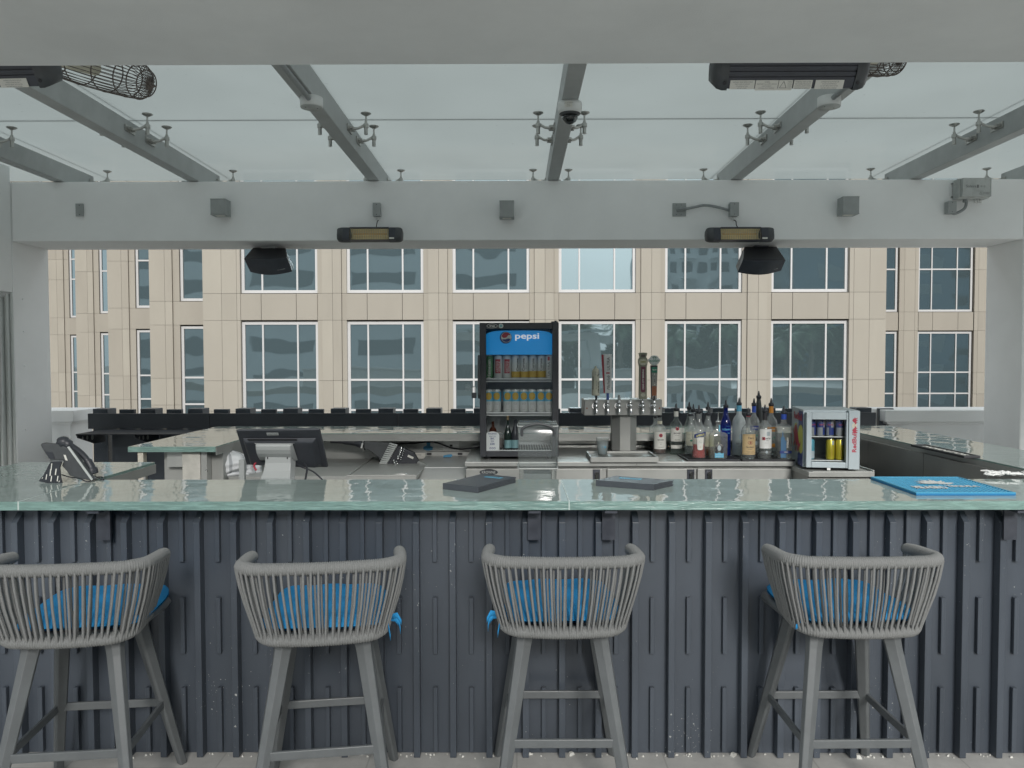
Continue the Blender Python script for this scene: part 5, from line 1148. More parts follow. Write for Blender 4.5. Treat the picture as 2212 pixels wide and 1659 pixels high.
t = tap_handle(1, 'tall white and red wedge-shaped tap handle, tallest of the two at the left'); zt0 = hz(849)-base_z; H = hz(765)-hz(849); lx_ = -.008
m = MB(); m.cyl((0,0,0), (0,0,zt0+.002), .0095, 12); m.build('stem', mat('blue_stem', (.05,.10,.34), .5), t)
m = MB(); m.hexa([(lx_-.013,-.015,zt0),(lx_+.034,-.015,zt0),(lx_+.034,.018,zt0),(lx_-.013,.018,zt0),(lx_-.024,-.018,zt0+H),(lx_+.034,-.018,zt0+H),(lx_+.034,.022,zt0+H),(lx_-.024,.022,zt0+H)]); m.build('body', M['white'], t, bev=.003)
m = MB(); m.hexa([(lx_-.020,-.011,zt0+.0),(lx_-.0138,-.015,zt0+.0),(lx_-.0138,.016,zt0+.0),(lx_-.020,.016,zt0+.0),(lx_-.037,-.012,zt0+H-.004),(lx_-.0248,-.018,zt0+H-.004),(lx_-.0248,.02,zt0+H-.004),(lx_-.037,.02,zt0+H-.004)]); m.build('red_edge', M['red'], t)
m = MB(); text(m, 'ULTRA', flatmap(lx_+.010, -.0192, zt0+H*.755), w=H*.33, h=.020, vert=True, bold=.0); text(m, 'Michelob', flatmap(lx_+.010, -.0178, zt0+H*.27), w=H*.37, h=.020, vert=True, shear=.35); m.build('lettering', M['ink'], t); m = MB(); m.box(lx_-.005, lx_+.020, -.0182, -.0172, zt0+H*.50, zt0+H*.535); m.build('ribbon', M['red'], t)
t = tap_handle(4, 'weathered wooden tap handle with a maroon panel and oval crest'); H = hz(761.5)-base_z; z0_ = .004
m = MB(); pf = [(-.028, z0_), (.028, z0_), (.026, H*.70), (.030, H*.745), (.034, H*.80), (.031, H*.86), (.022, H*.90), (.030, H*.985), (.02, H*.995), (0, H), (-.02, H*.995), (-.030, H*.985), (-.022, H*.90), (-.031, H*.86), (-.034, H*.80), (-.030, H*.745), (-.026, H*.70)]
m.prism(pf, -.016, .016, 'Y'); bd = m.build('body', mat('weathered_timber', (.27,.27,.21), .8, var=.18, vs=30, stretch=(1,1,.15)), t, bev=.002)
m = MB(); pp = [(-.016, .064), (-.012, .054), (.012, .054), (.016, .064), (.015, H*.70), (-.015, H*.70)]; m.prism([(x, z) for x, z in pp], -.0185, -.0161, 'Y'); pn = m.build('maroon_panel', mat('maroon_panel', (.16,.04,.07), .5), t)
m = MB(); text(m, 'CIGAR CITY BREWING', flatmap(0, -.0190, .064+(H*.70-.064)*.47), w=(H*.70-.064)*.84, h=.013, vert=True, bold=.03); m.build('lettering', M['offwhite'], pn)
m = MB(); ellipse(m, 0, -.0168, H*.80, .031, .023); cr_ = m.build('crest', M['cream'], t); m = MB(); ellipse(m, 0, -.0172, H*.80, .023, .0055); m.build('cigar_print', mat('dull_gold', (.33,.31,.15), .5), cr_)
m = MB()
for wd, a0_, a1_, rr in (('CIGAR CITY', 155, 25, 1), ('BREWING', 215, 325, -1)):
    for k, c_ in enumerate(wd):
        a_ = R(a0_+(a1_-a0_)*k/(len(wd)-1)); ca, sa = math.cos(a_), math.sin(a_); text(m, c_, lambda u, v: (.0255*ca+rr*(u*sa+v*ca), -.0176, H*.80+.0165*sa+rr*(-u*ca+v*sa)), h=.0048, bold=.02) if c_ != ' ' else None
m.build('lettering', mat('dull_gold_ink', (.22,.20,.09), .5), cr_)
m = MB(); m.box(-.014, .014, -.0175, -.0162, H*.905, H*.955); m.build('wrapper_mark', M['rattan'], t); m = MB(); ellipse(m, 0, -.0170, .034, .016, .011); cb = m.build('initials_plate', M['cream'], t); m = MB(); text(m, 'CCB', flatmap(0, -.0176, .034), w=.022, h=.009, bold=.02); m.build('lettering', M['inkgrey'], cb)
t = tap_handle(5, 'black tapered tap handle with a round white palm crest at the right end'); H = hz(766)-base_z
m = MB(); m.prism([(-.020, .002), (.016, .002), (.023, H*.76), (-.026, H*.76)], -.014, .014, 'Y'); m.build('body', M['black'], t, bev=.002)
m = MB(); m.prism([(-.020, H*.60), (.019, H*.60), (.0195, H*.72), (-.0205, H*.72)], -.0160, -.0142, 'Y'); gl_ = m.build('green_panel', M['green'], t); m = MB(); text(m, 'Hazy IPA', flatmap(0, -.0166, H*.66), w=.028, h=.011, bold=.04); m.build('lettering', M['offwhite'], gl_)
art = mat('mottled_floral_print', (.30,.30,.27), .6, var=.6, vs=240, detail=6); art2 = mat('orange_floral_print', (.32,.12,.06), .6, var=.7, vs=260, detail=6)
m = MB(); m.prism([(-.0185, H*.30), (.0165, H*.30), (.0185, H*.598), (-.0198, H*.598)], -.0158, -.0142, 'Y'); fp = m.build('floral_print', art, t); m = MB(); m.prism([(-.0175, H*.09), (.0150, H*.09), (.0160, H*.298), (-.0183, H*.298)], -.0158, -.0142, 'Y'); m.build('floral_print', art2, t)
m = MB(); m.box(-.004, .005, -.0163, -.0159, H*.32, H*.58); st = m.build('name_strip', M['offwhite'], t); m = MB(); text(m, 'OBERON', flatmap(.0005, -.0168, H*.45), w=H*.2, h=.007, vert=True, bold=.05); m.build('lettering', M['ink'], st)
m = MB(); f = [(.034*math.cos(R(a_)), H*.865+.034*math.sin(R(a_))) for a_ in range(-160, -15, 12)] + [(.040, H*.85), (.040, H*.90), (.033, H*.905)] + [(.031*math.cos(R(a_)), H*.90+.026*math.sin(R(a_))) for a_ in range(15, 170, 12)] + [(-.033, H*.905), (-.042, H*.90), (-.042, H*.85)]
m.prism(f, -.018, .016, 'Y'); cr_ = m.build('crest', M['white'], t, bev=.001); m = MB(); text(m, 'PROSPERITY', flatmap(0, -.0192, H*.855), w=.072, h=.015, bold=.02); text(m, 'BREWERS', flatmap(0, -.0192, H*.79), w=.034, h=.006)
for s_ in (-1, 1):
    m.tube([(s_*.006, -.0188, H*.885), (s_*.009, -.0188, H*.92), (s_*.004, -.0188, H*.945)], .0012, 4)
    for a_ in (20, 70, 130, 175): m.tube([(s_*.004, -.0188, H*.945), (s_*.004+.010*math.cos(R(a_)), -.0188, H*.945+.006*math.sin(R(a_))-.001), (s_*.004+.015*math.cos(R(a_)), -.0188, H*.945+.004*math.sin(R(a_))-.005)], .001, 4)
m.build('lettering', M['green'], cr_); m = MB(); m.tube([(-.01, -.0148, .006), (-.012, -.0148, .02), (-.005, -.0148, .03)], .002, 4); m.tube([(.008, -.0148, .006), (.010, -.0148, .02), (.004, -.0148, .03)], .002, 4); m.build('emblem', M['offwhite'], t)
for i, mk in ((2, 'charcoal'), (3, 'acrylic')):
    t = tap_handle(i, ('short black stub on the third tap', 'short clear stub on the fourth tap')[i-2]); m = MB(); m.lathe([(.008, 0), (.011, .006), (.0085, .03), (.007, .034)], 12); m.build('stub', M['greybox'] if i == 2 else M['acrylic'], t)
# drip tray
ta, tb, tc_, td = on(1276, 992.5, ZS+.02), on(1423, 992.5, ZS+.02), on(1405, 967, ZS+.03), on(1264, 967, ZS+.03)
t = thing('drip_tray', 'shallow stainless drip tray in front of the beer tower', 'drip tray', ((ta.x+tb.x)/2, ta.y+.1, ZS+.0005)); hw = (tb.x-ta.x)/2
m = MB(); dp = .36; m.box(-hw, hw, -.10, -.088, 0, .034); m.box(-hw, -hw+.012, -.0878, dp-.12, 0, .034); m.box(hw-.012, hw, -.0878, dp-.12, 0, .034); m.box(-hw, hw, dp-.1198, dp-.11, 0, .034); m.box(-hw+.013, hw-.013, -.087, dp-.121, 0, .006); m.build('tray', M['steel'], t, bev=.001)
m = MB()
for k in range(34): x = -hw+.02+(2*hw-.04)*k/33; m.box(x-.0025, x+.0025, -.082, dp-.125, .018, .021)
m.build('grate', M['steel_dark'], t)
# plastic cup with blue picks
p = on(1301.5, 982, ZS+.022); t = thing('plastic_cup', 'clear plastic cup with ice water standing on the drip tray', 'cup', (p.x, p.y, ZS+.022)); H = .118
m = MB(); m.lathe([(.030, 0), (.032, .004), (.045, H-.004), (.047, H-.003), (.047, H), (.0445, H)], 24); m.build('cup', M['acrylic'], t)
m = MB(); m.lathe([(.0005, .004), (.030, .004), (.0415, H*.80), (.0005, H*.80)], 20); m.build('water', clear_mat('cloudy_water', (.9,.93,.94), (.8,.84,.85), frost=.6, frostcol=(.8,.84,.84)), t)
m = MB(); [m.lathe([(.0005, -.009), (.008, -.005), (.009, 0), (.007, .006), (.0005, .009)], 10, (x, -.028, .058+z)) for x, z in ((-.004, 0), (.006, .004), (.014, -.002))]; [m.cyl((x, -.027, .010), (x, -.028, .05), .0025, 6) for x in (0, .010)]; m.build('picks', M['skyblue'], t)
# ---------------------------------------------------------------- drinks in the lower part of the glass-door fridge
zf0 = ZS+bz+.040
def fb(c, dy): return X(fpx(c), fy+dy)
t, r, H = bottle('dark bottle standing in the bottom left of the glass-door fridge behind a white card', 0, .20, .055, STD, M['liq_dark'], loc=(fb(190, .14), fy+.14, zf0))
t, r, H = bottle('small dark wine bottle with pale blue label and cork-coloured cap in the fridge', 0, .215, .052, CONE, mat('dark_green_glass', (.02,.035,.03), .1), loc=(fb(350, .12), fy+.12, zf0)); lbl(t, r, H*.04, H*.30, 80, 'can_sea'); lbl(t, r*.45, H*.64, H*.70, 100, 'can_sea', 'neck_band'); m = MB(); m.lathe([(.009, 0), (.0095, .03), (0, .03)], 14, (0,0,H*.94)); m.build('cap', mat('cork_cap', (.40,.30,.18), .7), t); wr(t, 'Prosecco', r, H*.18, h=.005, w=.03, mk='inkgrey')
t, r, H = bottle('small dark wine bottle half hidden by the clear dispenser in the fridge', 0, .215, .052, CONE, M['black'], loc=(fb(428, .12), fy+.12, zf0)); lbl(t, r, H*.04, H*.30, 80, 'can_sea')
t = thing('glass_jar', 'small lidded glass jar in the bottom of the glass-door fridge', 'jar', (fb(262, .17), fy+.17, zf0)); m = MB(); m.lathe([(.024, 0), (.026, .005), (.026, .10), (.022, .11)], 18); m.build('glass', M['clear'], t); m = MB(); m.lathe([(.0005, .118), (.024, .118), (.024, .105), (.022, .105)], 18); m.build('lid', M['steel'], t); m = MB(); m.lathe([(.0005, .004), (.023, .004), (.023, .07), (.0005, .07)], 14); m.build('contents', M['rattan'], t)
xa, xb = fb(112, .03), fb(258, .03); zc0, zc1 = zf0-.002, at(1085, 932, fy+.03).z
t = thing('menu_card', 'white rounded card with black lettering in the bottom left of the glass fridge', 'card', ((xa+xb)/2, fy+.034, zc0)); hw = (xb-xa)/2; hh = zc1-zc0
m = MB(); pts = [(-hw*.92, 0), (hw*.92, 0), (hw, hh*.08), (hw, hh*.80)] + [(hw*math.cos(R(a_)), hh*.80+hh*.20*math.sin(R(a_))) for a_ in range(15, 180, 15)] + [(-hw, hh*.80), (-hw, hh*.08)]; m.prism(pts, -.002, 0, 'Y'); m.build('card', M['white'], t)
m = MB()
for s_, z, w_, h_, b_2 in (('BALANCE', .88, 1.2, .010, .02), ('WHAT YOU', .74, .95, .011, 0), ('EAT,', .62, .55, .014, .04), ('DRINK', .49, .5, .012, 0), ('& DO', .35, .65, .014, .04), ('ooo', .13, .9, .014, 0)): text(m, s_, flatmap(0, -.0026, hh*z), w=hw*w_, h=h_, bold=b_2)
m.build('lettering', M['navy'], t)
# padlock and key tag on the fridge handle
p = at(1024, 848, fy-.03); t = thing('padlock', 'small black padlock with a clear tag hanging from the fridge handle', 'padlock', p); m = MB(); m.box(-.016, .016, -.008, .008, -.038, .0); m.build('body', M['black'], t, bev=.002); m = MB(); m.tube(smooth([(-.010, 0, -.005), (-.010, 0, .03), (0, 0, .042), (.010, 0, .03), (.010, 0, -.005)]), .003, 8); m.build('shackle', M['chrome'], t); m = MB(); m.box(-.062, -.014, -.002, 0, .01, .058); m.build('tag', M['acrylic'], t)

# ---------------------------------------------------------------- small drinks cooler
rc = thing('drinks_cooler', 'small silver countertop drinks cooler with a red bull logo on its side and door', 'cooler', (0,0,0), R(-9.5))
shz = .905; rb = on(1737, 1011.0, shz+.012); rc.location = (rb.x, rb.y, shz)
w, D, h0, h1 = .335, .43, .012, .012+.372
m = MB(); m.box(0, .004, .045, D, h0, h1); m.box(w-.05, w, .045, D, h0, h1); m.box(.0045, w-.051, .045, D, h1-.03, h1); m.box(.0045, w-.051, .045, D, h0, h0+.03); m.box(.0045, w-.051, D-.03, D, h0+.031, h1-.031); m.box(.0045, .03, .045, D-.031, h0+.031, h1-.031)
m.build('cabinet', M['silver'], rc)
m = MB(); dx1 = w-.069; m.box(.012, .045, 0, .04, h0+.004, h1-.012); m.box(dx1-.012, dx1, 0, .04, h0+.004, h1-.012); m.box(.045, dx1-.012, 0, .04, h1-.058, h1-.012); m.box(.045, dx1-.012, 0, .04, h0+.004, h0+.040); dd = m.build('door_frame', M['silver'], rc, bev=.003)
m = MB(); m.add([(.045,.01,h0+.04),(dx1-.012,.01,h0+.04),(dx1-.012,.01,h1-.058),(.045,.01,h1-.058)], [(0,1,2,3)]); m.build('door_glass', M['door_glass'], rc)
m = MB(); m.box(w-.067, w, -.004, .043, h0-.002, h1); lp = m.build('logo_panel', M['silver'], rc, bev=.002)
m = MB(); m.box(.032, w-.052, D-.036, D-.032, h0+.031, h1-.031); m.build('liner', M['fridge_in'], rc)
m = MB(); m.box(.14, .16, -.002, .005, h0-.016+.005, h0+.004); m.build('lock', M['white'], rc); m = MB(); [m.cyl((x, y, 0), (x, y, h0), .012, 10) for x in (.03, w-.03) for y in (.07, D-.04)]; m.build('foot', M['rubber'], rc)
shm = .20
m = MB()
for z in (h0+shm, h0+.046):
    m.box(.046, w-.055, .048, .052, z-.003, z+.002)
    for k in range(22): x = .05+k*.0105; m.box(x, x+.0014, .052, D-.04, z-.002, z)
m.build('wire_shelf', M['white'], rc)
m = MB(); text(m, 'RedBull', flatmap(w-.0335, -.0046, h0+.172), w=.128, h=.027, vert=True, bold=.03); m.build('lettering', M['redbull'], lp)
def bull(s=1.0):                                                  # charging animal silhouette, head right
    return [(x*s, y*s) for x, y in [(-.50,.05),(-.46,.22),(-.34,.34),(-.12,.44),(.02,.36),(.14,.22),(.26,.10),(.40,.02),(.52,.06),(.60,.16),(.56,.02),(.44,-.08),(.40,-.18),(.28,-.16),(.20,-.10),(.24,-.26),(.14,-.34),(.06,-.28),(.10,-.16),(.0,-.14),(-.10,-.24),(-.16,-.42),(-.26,-.40),(-.20,-.26),(-.28,-.10),(-.36,-.22),(-.50,-.38),(-.58,-.30),(-.46,-.16),(-.50,-.02),(-.66,.06),(-.70,.14)]]
m = MB(); cxl = w-.0335; zl = h0+.28; ellipse(m, cxl, -.0046, zl-.002, .0155, .0165); m.build('sun_disc', M['cream'], lp)
m = MB()
for s_ in (1, -1):
    pts = [(cxl+.004-y*.040*1.0, -.0052, zl+s_*(.026-x*.040)) for x, y in bull()]
    from mathutils.geometry import tessellate_polygon
    m.add(pts, [list(q) for q in tessellate_polygon([[Vector((p[0], p[2], 0)) for p in pts]])])
m.build('bull_print', M['redbull'], lp)
# side graphics, on the face x = 0 (seen from the left)
sd = lambda y, z, o=.0006: (-o, y, z)
m = MB(); m.add([sd(.046, h0), sd(.22, h0), sd(.19, h1-.012), sd(.046, h1-.012)][::-1], [(0,1,2,3)]); nv = m.build('side_print', M['navy'], rc)
m = MB(); cy_, cz_ = .115, h0+.175; m.add([sd(min(cy_+.095*math.cos(2*math.pi*k/32), 1) if cy_+.095*math.cos(2*math.pi*k/32) > .047 else .047, cz_+.095*math.sin(2*math.pi*k/32), .0011) for k in range(32)], [list(range(32))]); m.build('sun_disc', M['yellow'], rc)
def sideprint(mk, sc_, o, nm, cy2, cz2):
    m = MB(); pts = [sd(cy2-x*sc_*.95, cz2-.25*x*sc_+y*sc_, o) for x, y in bull()]
    m.add(pts, [list(q) for q in tessellate_polygon([[Vector((p[1], p[2], 0)) for p in pts]])]); return m.build(nm, M[mk], rc)
sideprint('yellow', .238, .0016, 'bull_outline', .235, h0+.16); sideprint('redbull', .215, .0021, 'bull_print', .235, h0+.16)
m = MB(); text(m, 'RedBull', lambda u, v: sd(.21-u*1.0, h1-.052+v, .0024), w=.27, h=.048, bold=.03); m.build('lettering', M['redbull'], rc)
M['can_rb'] = mat('blue_silver_can', (.03,.05,.22), .3, .4); M['can_silver'] = mat('silver_can', (.5,.52,.53), .3, .5); M['can_lt'] = mat('light_blue_can', (.10,.33,.42), .35, .3)
Mz = Matrix.Translation(rc.location) @ Matrix.Rotation(R(-9.5), 4, 'Z')
names = ['first', 'second', 'third', 'fourth']
for i, x in enumerate((.060, .116, .172, .232)):
    p = Mz @ Vector((x, .085, h0+shm+.002)); t = can('energy_drink_can', names[i]+' blue and silver can from the left on the upper shelf of the small cooler', p, .0255, .125, M['can_silver'], [('blue_field', 'navy', .45, .97, -85, (60, 20, 0, 60)[i]), ('blue_field', 'navy', .06, .45, (20, 10, -30, 60)[i], 85)], [('Red Bull', 'redbull', .60, .010, False, (10, 0, -8, 10)[i], .036, .03)], 'energy drink cans in the small cooler')
for i, x in enumerate((.177, .234)):
    p = Mz @ Vector((x, .085, h0+.048)); can('energy_drink_can', ('yellow can left of another on the lower shelf of the small cooler', 'yellow can at the right end of the lower shelf of the small cooler')[i], p, .027, .135, M['can_yellow'], [('silver_panel', 'silver', .72, .93, 0, 32)], [('the yellow edition', 'gold_print', .30, .009, True, 0, .05, .02)], 'energy drink cans in the small cooler')
p = Mz @ Vector((.053, .085, h0+.048)); can('energy_drink_can', 'light blue can alone at the left of the lower shelf of the small cooler', p, .027, .135, M['can_lt'], [('silver_panel', 'silver', .06, .42, -40, 50)], [], 'energy drink cans in the small cooler')
# steel stand under the small cooler
sx0 = cx1-.03; t = thing('steel_stand', 'low stainless steel stand with raised rim under the small drinks cooler', 'stand', (sx0+.3, 5.2, 0)); m = MB(); m.M = Matrix.Translation((-sx0-.3, -5.2, 0)); ysf = on(1800, 1019, shz).y; sx1 = X(1893, ysf)
m.box(cx1-.025, sx1, ysf, 5.95, shz-.034, shz-.002); m.box(sx1-.012, sx1-.001, ysf, 5.9, shz-.0015, shz+.010); m.box(cx1+.0, sx1-.013, ysf, ysf+.008, shz-.0018, shz+.003); m.build('top', M['steel'], t, bev=.002)
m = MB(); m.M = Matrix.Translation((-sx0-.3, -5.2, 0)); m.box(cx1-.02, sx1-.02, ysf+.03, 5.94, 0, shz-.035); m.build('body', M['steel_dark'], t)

# ---------------------------------------------------------------- sink, ice bin, soda lines
t = thing('steel_sink', 'stainless drainboard and sink rim left of the ice bin', 'sink', (-1.2, 5.5, 0)); m = MB(); m.M = Matrix.Translation((1.2, -5.5, 0)); zk = .855; yk = on(800, 1027.5, zk).y
m.box(p2.x+.01, X(898, yk), yk, YB-.02, zk-.03, zk-.006); m.box(X(745, yk), X(898, yk), yk, yk+.012, zk-.0055, zk+.004); m.box(X(745, yk), X(745, yk)+.012, yk+.0125, YB-.021, zk-.0055, zk+.004); m.build('drainboard', M['steel'], t, bev=.002)
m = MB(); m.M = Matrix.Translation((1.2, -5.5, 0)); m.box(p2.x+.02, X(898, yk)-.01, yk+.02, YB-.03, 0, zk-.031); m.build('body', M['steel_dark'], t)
x0, x1 = X(918, YB-.06), X(1003, YB-.06); t = thing('ice_bin', 'pale steel ice bin with a sloped lid left of the long cooler', 'ice bin', ((x0+x1)/2, 5.5, 0)); m = MB(); m.M = Matrix.Translation((-(x0+x1)/2, -5.5, 0)); zi = at(960, 984, YB-.05).z; zj = at(960, 1009.5, 5.5).z
xl0 = X(904, 5.1)
lidm = mat('satin_lid_steel', (.55,.56,.55), .45, .4, var=.04, vs=6)
m.hexa([(x0-.012,5.5,.3),(cx0-.004,5.5,.3),(cx0-.004,YB-.06,.3),(x0,YB-.06,.3),(x0-.012,5.5,zj),(cx0-.004,5.5,zj),(cx0-.004,YB-.06,zi),(x0,YB-.06,zi)]); m.hexa([(xl0,5.05,.3),(cx0-.004,5.05,.3),(cx0-.004,5.495,.3),(x0-.012,5.495,.3),(xl0,5.05,.78),(cx0-.004,5.05,.78),(cx0-.004,5.495,zj-.003),(x0-.012,5.495,zj-.003)]); m.build('lid', lidm, t, bev=.003)
m = MB(); m.M = Matrix.Translation((-(x0+x1)/2, -5.5, 0)); m.box(x0, cx0-.005, YB-.055, YB-.005, .3, zi+.028); m.build('body', M['steel'], t)
m = MB(); m.M = Matrix.Translation((-(x0+x1)/2, -5.5, 0)); 
for px in (926, 993): x = X(px, YB-.06); m.box(x-.018, x+.018, YB-.062, YB-.0555, zi+.006, zi+.022)
m.build('slot', M['ink'], t)
m = MB(); m.M = Matrix.Translation((-(x0+x1)/2, -5.5, 0)); xx = X(968, 5.85); m.hexa([(xx,5.82,zi-.028),(xx+.10,5.82,zi-.028),(xx+.10,5.85,zi-.019),(xx,5.85,zi-.019),(xx,5.82,zi-.026),(xx+.10,5.82,zi-.026),(xx+.10,5.85,zi-.017),(xx,5.85,zi-.017)]); m.build('sticker', M['offwhite'], t)
def tape(label, quads, Y):
    p0 = at(*quads[0][0], Y); t = thing('tape', label, 'tape', p0)
    for q in quads: 
        m = MB(); vs = [at(*c, Y)-p0 for c in q]; vs2 = [v+Vector((0,.0012,0)) for v in vs]; n = len(vs); m.add(vs+vs2, [list(range(n))[::-1], list(range(n, 2*n))]+[(i, (i+1) % n, n+(i+1) % n, n+i) for i in range(n)]); m.build('strip', M['tape'], t)
tape('blue tape cross holding the black cable to the steel splashback', [[(914.5, 947), (936, 947), (935.5, 953), (930, 956), (929, 963), (935.5, 966), (934, 972), (926, 973.5), (920, 973), (914, 970), (915, 965), (922, 962), (921, 956), (915.5, 954)]], YB-.004)
tape('crumpled blue tape scrap on the ice bin lid', [[(957.5, 984), (966, 982), (975, 981), (978, 984), (974, 988), (966, 987.5), (958, 988.5)]], 5.80)
for nm, px0, px1, pa, pb_ in (('rating_plate', 889.5, 919, 978.5, 992.5),):
    a, b = at(px0, pa, YB-.003), at(px1, pb_, YB-.003); t = thing(nm, 'small white maker plate with oval logo on the steel splashback', 'plate', ((a.x+b.x)/2, YB-.001, (a.z+b.z)/2)); hw, hh = (b.x-a.x)/2, (a.z-b.z)/2
    m = MB(); m.box(-hw, hw, -.004, 0, -hh, hh); m.build('plate', M['offwhite'], t); m = MB(); text(m, 'KROWNE', flatmap(0, -.0045, hh*.4), w=hw*.8, h=hh*.45); [m.box(-hw*.8, hw*.8, -.0048, -.0042, hh*z, hh*z+.0012) for z in (-.2, -.5, -.75)]; m.build('lettering', M['inkgrey'], t)
a, b = at(957.5, 951.5, YB-.003), at(992, 973, YB-.003); t = thing('outlet_plate', 'steel outlet plate with a round socket on the splashback beside the fridge', 'outlet', ((a.x+b.x)/2, YB-.001, (a.z+b.z)/2)); hw, hh = (b.x-a.x)/2, (a.z-b.z)/2
m = MB(); m.box(-hw, hw, -.005, 0, -hh, hh); m.build('plate', M['steel_light'], t, bev=.001); m = MB(); m.cyl((0, -.009, 0), (0, -.005, 0), hh*.72, 24); m.build('socket', M['steel_light'], t); m = MB(); m.box(-.011, .011, -.0105, -.0092, -.008, .008); m.build('port', M['ink'], t)
# black cable along the splashback
wire('power_cable', 'long black cable sagging along the steel splashback to the fridge', 'cable', smooth([at(700, 953, 5.72), at(716, 948.5, 5.75), at(738, 945, 5.78), at(765, 948, 5.78), at(800, 953.5, 5.8), at(850, 958.5, 5.85), at(890, 958, YB-.02), at(924, 954.5, YB-.01), at(945, 957, YB-.015), at(975, 967.5, YB-.02), at(1000, 970, YB-.04), at(1036, 965.5, 5.78)], 8), .0055, 'rubber')
# bundled soda hose with manifold
hb = thing('soda_line_bundle', 'taped black bundle of soda hoses ending in a valve manifold below the back counter', 'hose bundle', at(730, 952, 5.74))
ho = hb.location
m = MB(); m.tube([p-ho for p in smooth([at(715, 951, 5.74), at(745, 952.5, 5.74), at(775, 957, 5.74), at(790, 962, 5.73)])], [.028]*6+[.033]*6+[.042]*6+[.05], 14, asp=.8); m.build('hose_sleeve', M['black'], hb)
m = MB(); m.tube([p-ho for p in [at(786, 961, 5.73), at(786.5, 961, 5.73)]], .049, 16); m.tube([p-ho for p in [at(783.5, 957.5, 5.68), at(780.5, 968, 5.68)]], .007, 8); m.build('cable_tie', M['white'], hb)
Y_ = 5.70
def fan(nm, pts, mk, th=.03, Y=Y_, bev=0):
    m = MB(); vs = [at(x, y, Y)-ho for x, y in pts]; n = len(vs); vb_ = [v+Vector((0, th, 0)) for v in vs]; m.add(vs+vb_, [list(range(n))[::-1], list(range(n, 2*n))]+[(i, (i+1) % n, n+(i+1) % n, n+i) for i in range(n)]); return m.build(nm, M[mk], hb, bev=bev)
fan('tape_wrap', [(787, 954), (843, 957), (842, 966), (834, 985), (830, 994), (826, 992), (819, 994.5), (818, 988), (812, 986), (809, 981), (803, 977), (797, 973), (786, 969)], 'charcoal', .05, 5.67, .006)
mf = fan('manifold', [(855, 962), (894, 978), (906, 1000), (904, 1004), (866, 1013), (858, 1010), (832, 1004)], 'black', .05, 5.66, .004)
m = MB(); L0, L1 = at(857, 961, 5.64)-ho, at(833, 1003, 5.64)-ho; dirv = (at(840, 955, 5.66)-at(857, 961, 5.64)); rng = random.Random(5)
for k in range(11):
    q = L0.lerp(L1, (k+.3)/11); e = Vector((-.05, .0, .015-.0015*k)); m.tube([q+Vector((.008,-.004,0)), q+e*.35, q+e], [.0075, .0065, .0058], 8)
m.build('hose_barb', M['greylight'], hb)
m = MB()
for k in range(9):
    q = (at(862+rng.uniform(0, 8)-k*1.9, 968+k*4.5, 5.635)-ho); m.lathe([(.0005, -.008), (.007, -.006), (.009, 0), (.006, .008), (.0005, .010)], 10, q); m.lathe([(.0005, -.006), (.005, -.005), (.006, .002), (.0005, .006)], 8, q+Vector((.020, 0, -.006)))
m.build('valve', M['chrome'], hb)
m = MB(); q0, q1 = at(889, 985, 5.645)-ho, at(879, 996, 5.645)-ho; m.cbox((q0+q1)/2+Vector((.01, 0, .012)), (.045, .003, .016), Matrix.Rotation(R(25), 3, 'Y')); m.build('sticker', M['offwhite'], hb)
def corr(name, label, pts, r, mk):
    P_ = smooth(pts, 24); p0 = P_[0]; m = MB(); m.tube([p-p0 for p in P_], [r*(1.08 if i % 2 else .92) for i in range(len(P_))], 12); o = m.build(name, M[mk], None); o.location = p0; tag(o, label, 'hose')
corr('steel_hose', 'ribbed steel hose running down from the valve manifold', [at(905, 1001, 5.66), at(915, 1005, 5.62), at(926, 1014, 5.55), at(934, 1026, 5.5), at(936, 1042, 5.45)], .018, 'steel')
corr('steel_hose', 'ribbed steel hose arching just behind the bar top', [at(840, 1046, 5.1), at(846, 1032, 5.1), at(858, 1026, 5.1), at(872, 1025.5, 5.1), at(882, 1031, 5.1), at(888, 1044, 5.1)], .014, 'steel')
# rolled towels with grey stripes
for i, (px, py, rw, rh) in enumerate([(492, 1004, .17, .085), (480, 1026, .16, .06), (531, 1010, .10, .075)]):
    p = at(px, py, 5.15+.1*(i == 2)); t = thing('towel', ('crumpled white towel with grey stripes on top of the pile', 'folded white towel with grey stripes at the bottom of the pile', 'white towel half hidden behind the sales terminal')[i], 'towel', p, group='white striped towels'); m = MB(); rng = random.Random(i)
    ph = [rng.uniform(0, 6) for _ in range(6)]
    def tf(u, v):
        a_, b_2 = 2*math.pi*u, math.pi*(v-.5); q = 1+.10*math.sin(3*a_+ph[0])+.06*math.sin(7*a_+ph[1]+4*v)+.05*math.sin(11*v*3+ph[2]); return (rw*math.cos(b_2)*math.cos(a_)*q, .12*math.cos(b_2)*math.sin(a_)*q, rh*math.sin(b_2)*(1+.12*math.sin(4*a_+ph[3])) + .02*math.sin(2*a_+ph[4]))
    m.grid(tf, 48, 24); m.build('cloth', M['towel'], t)
    m = MB(); 
    for u0 in (.60, .70, .80, .93):
        m.grid(lambda u, v: tuple(c*1.012 for c in tf(u0+.018*u, .05+.9*v)), 1, 24)
    m.build('stripe', M['towelstripe'], t)

